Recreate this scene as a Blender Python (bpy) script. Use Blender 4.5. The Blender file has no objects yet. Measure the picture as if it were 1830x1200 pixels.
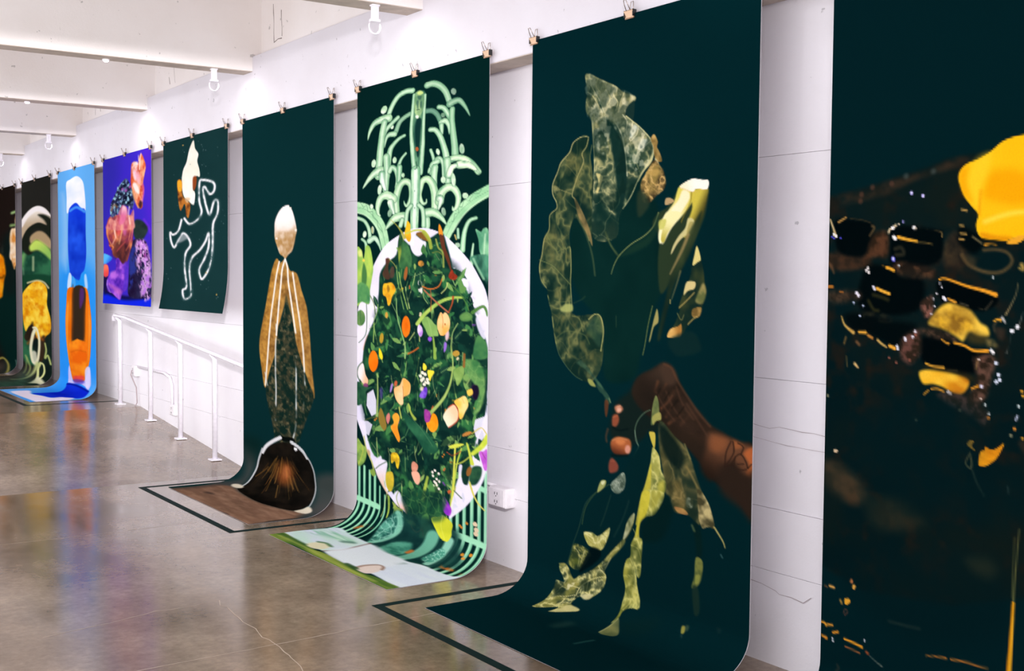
import bpy, bmesh, math, random
import numpy as np
from mathutils import Vector, Matrix

S = bpy.context.scene
COL = S.collection

# ------------------------------------------------------------------ camera
CAM_R = Matrix(((0.8290, -0.5592, 0.0083), (0.0202, 0.0449, 0.9988), (-0.5590, -0.8278, 0.0482)))
def make_camera():
    yaw, pitch, roll = 0.59328529, 0.04818615, -0.0082747
    f = Vector((math.sin(yaw)*math.cos(pitch), math.cos(yaw)*math.cos(pitch), -math.sin(pitch)))
    r = Vector((math.cos(yaw), -math.sin(yaw), 0)); d = f.cross(r)
    c, s = math.cos(roll), math.sin(roll)
    r2 = r*c + d*s; d2 = r*(-s) + d*c
    cd = bpy.data.cameras.new('camera'); cd.sensor_width = 36.0; cd.sensor_fit = 'HORIZONTAL'
    cd.lens = 2140.458/1830*36; cd.clip_start = 0.05; cd.clip_end = 100
    o = bpy.data.objects.new('camera', cd); COL.objects.link(o)
    m = Matrix((r2, -d2, -f)).transposed().to_4x4(); m.translation = (0, 0, 1.6)
    o.matrix_world = m
    S.camera = o
make_camera()

# ------------------------------------------------------------------ world, exposure
W = bpy.data.worlds.new('world'); S.world = W; W.use_nodes = True
W.node_tree.nodes['Background'].inputs[0].default_value = (0.96, 0.95, 1.0, 1)
W.node_tree.nodes['Background'].inputs[1].default_value = 2.1
S.view_settings.view_transform = 'Standard'; S.view_settings.look = 'None'
S.view_settings.exposure = 0.0; S.view_settings.gamma = 1.0; S.view_settings.use_curve_mapping = False
S.cycles.max_bounces = 8; S.cycles.diffuse_bounces = 5; S.cycles.glossy_bounces = 4
S.cycles.sample_clamp_indirect = 6.0

# room numbers (metres): camera stands at x=0,y=0; the picture wall runs along y at x = XR
XR = 3.66      # recessed lower wall
XS = 3.485     # face of the overhanging upper beam
XB = 3.462     # plane in which the banners hang
ZT = 2.785     # banner top
ZSP = 2.735    # underside of the upper beam
ZC = 3.262     # top of the upper beam ledge
ZSLAB = 4.0    # ceiling slab between the deep beams
XU = 3.555     # set-back wall above the ledge
ZBM = 3.15     # underside of ceiling beams
BEAMS = [0.92, 3.52, 6.12, 8.72, 11.32, 13.92, 16.52, 19.1]
Y0, Y1, XL = -1.6, 22.0, -1.0
RAMP0, RAMP1, ZUP = 9.15, 12.15, 0.262
def floor_z(y):
    return min(max((y-RAMP0)/(RAMP1-RAMP0), 0), 1)*ZUP

LAMP_W = 2.2
def add_light(name, kind, loc, energy, aim=None, color=(1, 0.972, 0.99), **kw):
    ld = bpy.data.lights.new(name, kind); ld.energy = energy; ld.color = color
    for k, v in kw.items(): setattr(ld, k, v)
    o = bpy.data.objects.new(name, ld); COL.objects.link(o); o.location = loc
    if aim is not None:
        o.rotation_euler = (Vector(aim)-Vector(loc)).to_track_quat('-Z', 'X' if kind == 'AREA' else 'Y').to_euler()
    return o
# downlights under every ceiling beam wash the picture wall (their housings are built further down)
for y in BEAMS:
    add_light('downlight_glow', 'SPOT', (2.41, y+0.09, 3.09), 4.8, (3.46, y-0.05, 0.9), spot_size=math.radians(165), spot_blend=0.6, shadow_soft_size=0.06)

# unseen fill spots added behind the camera to brighten the gaps between banners
for aim, p, cone in (((3.62, 9.4, 0.75), 2350, 41), ((3.62, 5.0, 1.4), 170, 46), ((3.62, 15.5, 1.0), 3000, 25)):
    add_light('gap_fill_light', 'SPOT', (-0.55, -0.9, 3.0), p, aim, spot_size=math.radians(cone), spot_blend=1.0, shadow_soft_size=0.2)

# one unseen fill light added behind the camera to brighten the ceiling
add_light('ceiling_fill_light', 'SPOT', (-0.8, -1.0, 0.9), 420, (1.9, 9.5, 3.3), spot_size=math.radians(36), spot_blend=1.0, shadow_soft_size=0.25)

# ------------------------------------------------------------------ materials
def srgb(h):
    h = h.lstrip('#'); c = [int(h[i:i+2], 16)/255 for i in (0, 2, 4)]
    return tuple(((v+0.055)/1.055)**2.4 if v > 0.04045 else v/12.92 for v in c)
def new_mat(name):
    m = bpy.data.materials.new(name); m.use_nodes = True
    return m, m.node_tree, m.node_tree.nodes['Principled BSDF']
def N(nt, t, **kw):
    n = nt.nodes.new(t)
    for k, v in kw.items(): setattr(n, k, v)
    return n
def ramp(nt, fac, stops):
    r = N(nt, 'ShaderNodeValToRGB'); e = r.color_ramp.elements
    while len(e) < len(stops): e.new(0.5)
    for el, (p, c) in zip(e, stops):
        el.position = p; el.color = (*c, 1) if len(c) == 3 else c
    nt.links.new(fac, r.inputs[0]); return r
def plain(name, col, rough=0.5, metal=0.0, noise=0.06, scale=30, bump=0.0):
    m, nt, b = new_mat(name)
    tc = N(nt, 'ShaderNodeTexCoord'); nz = N(nt, 'ShaderNodeTexNoise'); nz.inputs['Scale'].default_value = scale
    nz.inputs['Detail'].default_value = 5
    nt.links.new(tc.outputs['Object'], nz.inputs['Vector'])
    c = srgb(col)
    r = ramp(nt, nz.outputs['Fac'], [(0.3, tuple(v*(1-noise) for v in c)), (0.7, tuple(min(1, v*(1+noise)) for v in c))])
    nt.links.new(r.outputs[0], b.inputs['Base Color'])
    b.inputs['Roughness'].default_value = rough; b.inputs['Metallic'].default_value = metal
    if bump:
        bp = N(nt, 'ShaderNodeBump'); bp.inputs['Strength'].default_value = bump; bp.inputs['Distance'].default_value = 0.01
        nt.links.new(nz.outputs['Fac'], bp.inputs['Height']); nt.links.new(bp.outputs[0], b.inputs['Normal'])
    return m
def wall_mat(name, col, dirt, speck):
    m, nt, b = new_mat(name)
    tc = N(nt, 'ShaderNodeTexCoord')
    big = N(nt, 'ShaderNodeTexNoise'); big.inputs['Scale'].default_value = 1.3; big.inputs['Detail'].default_value = 6
    fine = N(nt, 'ShaderNodeTexNoise'); fine.inputs['Scale'].default_value = 55; fine.inputs['Detail'].default_value = 8; fine.inputs['Roughness'].default_value = 0.7
    sp = N(nt, 'ShaderNodeTexNoise'); sp.inputs['Scale'].default_value = 17; sp.inputs['Detail'].default_value = 3
    for n in (big, fine, sp): nt.links.new(tc.outputs['Object'], n.inputs['Vector'])
    c = srgb(col); d = srgb(dirt)
    r = ramp(nt, big.outputs['Fac'], [(0.35, d), (0.62, c)])
    pr = ramp(nt, sp.outputs['Fac'], [(speck, (0, 0, 0)), (speck+0.03, (1, 1, 1))])
    mx = N(nt, 'ShaderNodeMix', data_type='RGBA'); mx.blend_type = 'MULTIPLY'; mx.inputs[0].default_value = 0.35
    nt.links.new(r.outputs[0], mx.inputs[6]); nt.links.new(pr.outputs[0], mx.inputs[7])
    nt.links.new(mx.outputs[2], b.inputs['Base Color'])
    b.inputs['Roughness'].default_value = 0.62
    bp = N(nt, 'ShaderNodeBump'); bp.inputs['Strength'].default_value = 0.25; bp.inputs['Distance'].default_value = 0.006
    nt.links.new(fine.outputs['Fac'], bp.inputs['Height']); nt.links.new(bp.outputs[0], b.inputs['Normal'])
    return m
def floor_mat():
    m, nt, b = new_mat('polished_concrete')
    tc = N(nt, 'ShaderNodeTexCoord')
    def nz(sc, det, rg=0.55, st=(1, 1, 1)):
        mp = N(nt, 'ShaderNodeMapping'); mp.inputs['Scale'].default_value = st
        n = N(nt, 'ShaderNodeTexNoise'); n.inputs['Scale'].default_value = sc; n.inputs['Detail'].default_value = det; n.inputs['Roughness'].default_value = rg
        nt.links.new(tc.outputs['Object'], mp.inputs[0]); nt.links.new(mp.outputs[0], n.inputs['Vector']); return n
    a = nz(0.9, 6, 0.6); f = nz(26, 8, 0.72); s = nz(3.2, 6, 0.62, (1, 0.45, 1)); sp = nz(90, 2)
    r1 = ramp(nt, a.outputs['Fac'], [(0.3, srgb('70604f')), (0.5, srgb('8e7d6d')), (0.7, srgb('ab9a89'))])
    r2 = ramp(nt, f.outputs['Fac'], [(0.3, (0.62, 0.60, 0.56)), (0.7, (1.18, 1.15, 1.1))])
    r3 = ramp(nt, s.outputs['Fac'], [(0.32, (0.70, 0.69, 0.67)), (0.7, (1.14, 1.12, 1.10))])
    m1 = N(nt, 'ShaderNodeMix', data_type='RGBA'); m1.blend_type = 'MULTIPLY'; m1.inputs[0].default_value = 0.8
    nt.links.new(r1.outputs[0], m1.inputs[6]); nt.links.new(r2.outputs[0], m1.inputs[7])
    m2 = N(nt, 'ShaderNodeMix', data_type='RGBA'); m2.blend_type = 'MULTIPLY'; m2.inputs[0].default_value = 1
    nt.links.new(m1.outputs[2], m2.inputs[6]); nt.links.new(r3.outputs[0], m2.inputs[7])
    nt.links.new(m2.outputs[2], b.inputs['Base Color'])
    rr = ramp(nt, s.outputs['Fac'], [(0.3, (0.12,)*3), (0.75, (0.22,)*3)])
    nt.links.new(rr.outputs[0], b.inputs['Roughness'])
    b.inputs['Specular IOR Level'].default_value = 0.75
    bp = N(nt, 'ShaderNodeBump'); bp.inputs['Strength'].default_value = 0.03; bp.inputs['Distance'].default_value = 0.004
    nt.links.new(s.outputs['Fac'], bp.inputs['Height']); nt.links.new(bp.outputs[0], b.inputs['Normal'])
    return m
M = {
 'wall': wall_mat('painted_block', 'efecf1', 'e7e3e7', 0.25),
 'spandrel': wall_mat('painted_spandrel', 'dedbe2', 'd8d4da', 0.27),
 'ceiling': wall_mat('painted_ceiling', 'f4efed', 'ede6e2', 0.27),
 'beam': wall_mat('painted_beam', 'f4efed', 'ede6e2', 0.27),
 'floor': floor_mat(),
 'tape': plain('black_tape', '06201f', 0.75),
 'white': plain('white_metal', 'eeeaf2', 0.35),
 'conduit': plain('painted_conduit', 'e9e4ea', 0.45),
 'plastic': plain('white_plastic', 'ebe6ea', 0.35),
 'black': plain('black_plastic', '121416', 0.4),
 'brass': plain('clip_plating', 'c2a184', 0.28, 0.75),
 'wire': plain('clip_wire', 'b0a49c', 0.25, 0.9),
 'paper': plain('paper_back', 'e4dfe4', 0.7),
 'crackdark': plain('crack_dark', 'a89a9c', 0.9),
 'markdark': plain('form_mark_dark', '8a7f78', 0.9, 0, 0.3, 60),
 'cracklight': plain('crack_light', 'b8a898', 0.5),
 'soffit': plain('soffit_tan_shade', 'c4b6aa', 0.85, 0, 0.12, 14, 0.2),  # browner concrete tone, with the shade of the undersides put into the colour
 'stain': plain('tan_bare_concrete', 'c6b5a8', 0.85, 0, 0.15, 18, 0.3),
}
def glow_mat(name, col, e):
    m, nt, b = new_mat(name)
    b.inputs['Emission Color'].default_value = (*srgb(col), 1); b.inputs['Emission Strength'].default_value = e
    return m
M['tape'].node_tree.nodes['Principled BSDF'].inputs['Specular IOR Level'].default_value = 0.1
M['bulb'] = glow_mat('lit_bulb', 'fff6f0', 25)

# ------------------------------------------------------------------ mesh helpers
def box(bm, x0, x1, y0, y1, z0, z1):
    v = [bm.verts.new(p) for p in ((x0,y0,z0),(x1,y0,z0),(x1,y1,z0),(x0,y1,z0),(x0,y0,z1),(x1,y0,z1),(x1,y1,z1),(x0,y1,z1))]
    for q in ((0,3,2,1),(4,5,6,7),(0,1,5,4),(1,2,6,5),(2,3,7,6),(3,0,4,7)): bm.faces.new([v[i] for i in q])
    return v
def tube(bm, pts, r, seg=8, closed=False):
    pts = [Vector(p) for p in pts]; n = len(pts); rings = []
    up = None
    for i, p in enumerate(pts):
        a = pts[(i-1) % n] if (closed or i > 0) else p
        b = pts[(i+1) % n] if (closed or i < n-1) else p
        t = (b-a).normalized()
        if up is None:
            up = Vector((0, 0, 1)) if abs(t.z) < 0.9 else Vector((1, 0, 0))
        s = t.cross(up).normalized(); up = s.cross(t).normalized()
        rr = r[i] if isinstance(r, (list, tuple)) else r
        rings.append([bm.verts.new(p+(s*math.cos(k*2*math.pi/seg)+up*math.sin(k*2*math.pi/seg))*rr) for k in range(seg)])
    for i in range(n if closed else n-1):
        A, B = rings[i], rings[(i+1) % n]
        for k in range(seg): bm.faces.new((A[k], A[(k+1) % seg], B[(k+1) % seg], B[k]))
    if not closed:
        bm.faces.new(rings[0][::-1]); bm.faces.new(rings[-1])
def lathe(bm, prof, seg=20, at=(0, 0, 0)):
    rings = [[bm.verts.new((at[0]+r*math.cos(k*2*math.pi/seg), at[1]+r*math.sin(k*2*math.pi/seg), at[2]+z)) for k in range(seg)] for r, z in prof]
    for A, B in zip(rings, rings[1:]):
        for k in range(seg): bm.faces.new((A[k], A[(k+1) % seg], B[(k+1) % seg], B[k]))
    bm.faces.new(rings[0][::-1]); bm.faces.new(rings[-1])
def obj(name, bm, mat, parent=None, bevel=0.0, smooth=False, origin=None):
    if bevel:
        bmesh.ops.bevel(bm, geom=list(bm.edges), offset=bevel, segments=2, profile=0.6, affect='EDGES')
    bmesh.ops.recalc_face_normals(bm, faces=bm.faces)
    me = bpy.data.meshes.new(name); bm.to_mesh(me); bm.free()
    if smooth:
        me.polygons.foreach_set('use_smooth', [True]*len(me.polygons))
    me.materials.append(M[mat] if isinstance(mat, str) else mat)
    o = bpy.data.objects.new(name, me); COL.objects.link(o)
    if parent is not None:
        o.parent = parent
        if origin is None: o.matrix_parent_inverse = Matrix.Translation(parent.location).inverted()
    return o
def tag(o, label, cat, group=None, kind=None):
    o['label'] = label; o['category'] = cat
    if group: o['group'] = group
    if kind: o['kind'] = kind
    return o
def struct(o, label=None):
    o['kind'] = 'structure'
    if label: o['label'] = label
    return o
def empty(name, loc, label, cat, group=None):
    o = bpy.data.objects.new(name, None); COL.objects.link(o); o.location = loc; o.empty_display_size = 0.05
    return tag(o, label, cat, group)

# ------------------------------------------------------------------ room shell
bm = bmesh.new(); box(bm, XL, XR+0.3, Y0, RAMP0, -0.3, 0)
FLOOR = struct(obj('floor', bm, 'floor'), 'brown grey polished concrete floor in front of the banners')
bm = bmesh.new()
v = [bm.verts.new(p) for p in ((XL,RAMP0,-0.3),(XR+0.3,RAMP0,-0.3),(XR+0.3,RAMP0,0),(XL,RAMP0,0),(XL,RAMP1,-0.3),(XR+0.3,RAMP1,-0.3),(XR+0.3,RAMP1,ZUP),(XL,RAMP1,ZUP))]
for q in ((0,1,2,3),(4,7,6,5),(3,2,6,7),(0,4,5,1),(0,3,7,4),(1,5,6,2)): bm.faces.new([v[i] for i in q])
struct(obj('floor_ramp', bm, 'floor'), 'shallow polished concrete ramp beside the white handrail')
bm = bmesh.new(); box(bm, XL, XR+0.3, RAMP1, Y1, -0.3, ZUP)
struct(obj('floor_landing', bm, 'floor'), 'raised polished concrete floor under the far banners')
bm = bmesh.new(); box(bm, XL, XR+0.3, Y0, Y1, ZSLAB, ZSLAB+0.2)
struct(obj('ceiling', bm, 'ceiling'), 'cream painted concrete ceiling slab')
# recessed block wall: backing plus poured courses with recessed joints
bm = bmesh.new(); box(bm, XR+0.008, XR+0.3, Y0, Y1, -0.3, ZSLAB)
WALL = struct(obj('wall_right', bm, 'wall'), 'white painted masonry wall behind the banners')
JZ = [-0.05, 0.39, 0.652, 1.19, 2.11, 2.80]
rnd = random.Random(4)
for i in range(len(JZ)-1):
    y = Y0+1.1*(i % 2)
    ys = [Y0, Y1]
    for a, b in zip(ys, ys[1:]):
        bm = bmesh.new(); box(bm, XR-0.002*rnd.random()-(0.007 if i < 2 else 0), XR+0.02, a, b, JZ[i]+0.0006, JZ[i+1]-0.0006)
        obj('wall_course', bm, 'wall', WALL, bevel=0.002)
bm = bmesh.new(); box(bm, XS, XR+0.29, Y0, Y1, ZSP, ZC)
SP = struct(obj('trim_1', bm, 'spandrel', bevel=0.006), 'white concrete beam along the top of the wall holding the clips')
for k, (x0, x1, y0, y1) in enumerate(((XL, XR+0.3, Y1, Y1+0.2),)):
    bm = bmesh.new(); box(bm, x0, x1, y0, y1, -0.3, ZSLAB)
    struct(obj('wall_far', bm, 'wall'), 'plain white wall of the gallery')
bm = bmesh.new(); box(bm, XS+0.004, XR-0.004, Y0, Y1, ZSP-0.003, ZSP+0.002); obj('soffit_shade_strip', bm, 'soffit', SP)  # tan concrete strip under the spandrel, in the same shade-darkened colour
bm = bmesh.new(); box(bm, XU, XR+0.28, Y0, Y1, ZC-0.01, ZSLAB)
UP = struct(obj('trim_2', bm, 'ceiling'), 'cream painted wall above the clip beam')
for i, y in enumerate(BEAMS):
    bm = bmesh.new(); box(bm, XL, XU+0.05, y, y+0.19, ZBM, ZSLAB)
    B_ = struct(obj('ceiling_beam', bm, 'beam', bevel=0.008), 'cream concrete beam across the ceiling')
    bm = bmesh.new(); box(bm, XL, XS-0.001, y+0.004, y+0.186, ZBM-0.003, ZBM+0.002); obj('soffit_shade_strip', bm, 'soffit', B_)  # thin strip whose darker tan paints in the shade under the beam

# floor joints and hairline cracks
def strip(name, pts, w, mat, parent, z=0.0006, axis='floor', jit=0.0, seed=1):
    r = random.Random(seed); bm = bmesh.new(); P = []
    for (a, b), (c, d) in zip(pts, pts[1:]):
        n = max(1, int(math.hypot(c-a, d-b)/0.06))
        P += [(a+(c-a)*k/n, b+(d-b)*k/n) for k in range(n)]
    P.append(pts[-1])
    P = [(a+r.uniform(-jit, jit), b+r.uniform(-jit, jit)) for a, b in P]
    L, R_ = [], []
    for k, p in enumerate(P):
        q0 = P[max(0, k-1)]; q1 = P[min(len(P)-1, k+1)]
        dx, dy = q1[0]-q0[0], q1[1]-q0[1]; l = math.hypot(dx, dy) or 1
        ww = w*r.uniform(0.45, 1.2)/2; nx, ny = -dy/l*ww, dx/l*ww
        if axis == 'floor':
            L.append(bm.verts.new((p[0]+nx, p[1]+ny, z))); R_.append(bm.verts.new((p[0]-nx, p[1]-ny, z)))
        else:
            L.append(bm.verts.new((z, p[0]+nx, p[1]+ny))); R_.append(bm.verts.new((z, p[0]-nx, p[1]-ny)))
    for k in range(len(P)-1): bm.faces.new((L[k], L[k+1], R_[k+1], R_[k]))
    return obj(name, bm, mat, parent)
strip('crack', [(2.06, 5.62), (2.03, 5.15), (2.03, 4.84), (2.02, 4.66), (1.95, 4.3), (1.99, 3.9)], 0.0045, 'cracklight', FLOOR, jit=0.014, seed=2)
strip('crack', [(-1.5, 4.80), (1.4, 4.79), (2.2, 4.83), (2.95, 4.88), (3.6, 4.87)], 0.005, 'cracklight', FLOOR, jit=0.004, seed=3)
strip('crack', [(1.2, 5.45), (1.75, 5.60), (2.06, 5.62)], 0.004, 'cracklight', FLOOR, jit=0.01, seed=5)
strip('crack', [(-1.5, 7.47), (1.9, 7.48), (2.6, 7.52)], 0.004, 'cracklight', FLOOR, jit=0.004, seed=6)
# wall cracks
strip('crack', [(3.62, 1.0), (3.5, 0.985), (3.45, 0.995), (3.2, 0.985), (3.0, 0.99)], 0.0022, 'crackdark', WALL, z=XR-0.0075, axis='w', jit=0.003, seed=7)
strip('crack', [(3.62, 0.94), (3.4, 0.925), (3.2, 0.92), (3.0, 0.93)], 0.0016, 'crackdark', WALL, z=XR-0.0075, axis='w', jit=0.002, seed=8)
strip('crack', [(3.60, 0.335), (3.53, 0.325), (3.45, 0.315), (3.42, 0.31), (3.3, 0.30), (3.25, 0.33)], 0.003, 'crackdark', WALL, z=XR-0.0125, axis='w', jit=0.006, seed=9)

# dark form marks and hairlines on the cream wall above the ledge
for k, (ya, za, yb, zb, w) in enumerate(((8.48, 3.62, 8.47, 3.34, 0.010), (8.34, 3.55, 8.32, 3.36, 0.014), (8.47, 3.34, 8.33, 3.35, 0.008), (10.76, 3.48, 10.73, 3.33, 0.008), (10.90, 3.40, 10.88, 3.33, 0.014), (13.4, 3.44, 13.38, 3.33, 0.008), (13.2, 3.42, 13.18, 3.34, 0.012))):
    strip('form_mark', [(ya, za), (yb, zb)], w, 'markdark', UP, z=XU-0.0006, axis='w', jit=0.006, seed=20+k)

# ------------------------------------------------------------------ floor tape outlines
def tape_u(y0, y1, x0, z, label):
    w = 0.046
    t = empty('floor_tape_outline', ((x0+XR)/2, (y0+y1)/2, z), label, 'tape', 'black floor tape outlines')
    zt = z+0.0012
    for q in ((x0, x0+w, y0, y1), (x0+w, XR-0.03, y0, y0+w), (x0+w, XR-0.03, y1-w, y1)):
        bm = bmesh.new(); box(bm, q[0], q[1], q[2], q[3], z+0.0001, zt); obj('tape_strip', bm, 'tape', t)
tape_u(3.22, 5.150, 2.662, 0, 'black tape outline on the floor around the leafy greens banner')
tape_u(7.085, 8.985, 2.676, 0, 'black tape outline on the floor around the cracker and brush banner')
tape_u(12.78, 14.86, 2.66, ZUP, 'black tape outline on the floor around the blue banner')

# ------------------------------------------------------------------ banners
def prof_long(zf, reach, r=0.17, lean=0.0):
    """(x, z, s) polyline of a sheet that hangs to the floor and runs out along it"""
    P = [(XB, ZT)]
    n = 12; zc = zf+0.004
    for k in range(n+1):
        a = (k/n)*math.pi/2
        P.append((XB-r*1.25+r*1.25*math.cos(a), zc+r*(1-math.sin(a))))
    P.append((reach, zc-0.001))
    return P
def prof_short(zb, curl):
    P = [(XB, ZT), (XB, zb+0.42)]
    for k in range(1, 9):
        t = k/8; P.append((XB-curl*t*t*(1 if k < 8 else 1.0), zb+0.42*(1-t)))
    return P
class Profile:
    def __init__(s, P):
        s.P = P; s.S = [0.0]
        for a, b in zip(P, P[1:]): s.S.append(s.S[-1]+math.hypot(b[0]-a[0], b[1]-a[1]))
        s.len = s.S[-1]
    def at(s, v):
        return np.interp(v, s.S, [p[0] for p in s.P]), np.interp(v, s.S, [p[1] for p in s.P])
BAN = {  # key: (y of left edge, y of right edge, profile, columns, rows)
 'A': (3.037, 1.49, Profile(prof_long(0, 2.86)), 300, 620),
 'B': (4.970, 3.404, Profile(prof_long(0, 2.857)), 320, 680),
 'C': (6.912, 5.367, Profile(prof_long(0, 2.860)), 260, 560),
 'D': (8.872, 7.257, Profile(prof_long(0, 2.868)), 170, 400),
 'E': (10.79, 9.182, Profile(prof_short(1.295, 0.05)), 170, 170),
 'F': (12.77, 11.145, Profile(prof_short(1.300, 0.012)), 140, 140),
 'G': (14.69, 13.105, Profile(prof_long(ZUP, 2.79, 0.15)), 110, 420),
 'H': (16.625, 15.05, Profile(prof_long(ZUP, 2.80, 0.15)), 90, 360),
 'I': (18.60, 17.015, Profile(prof_long(ZUP, 2.80, 0.15)), 80, 360),
}
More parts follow.
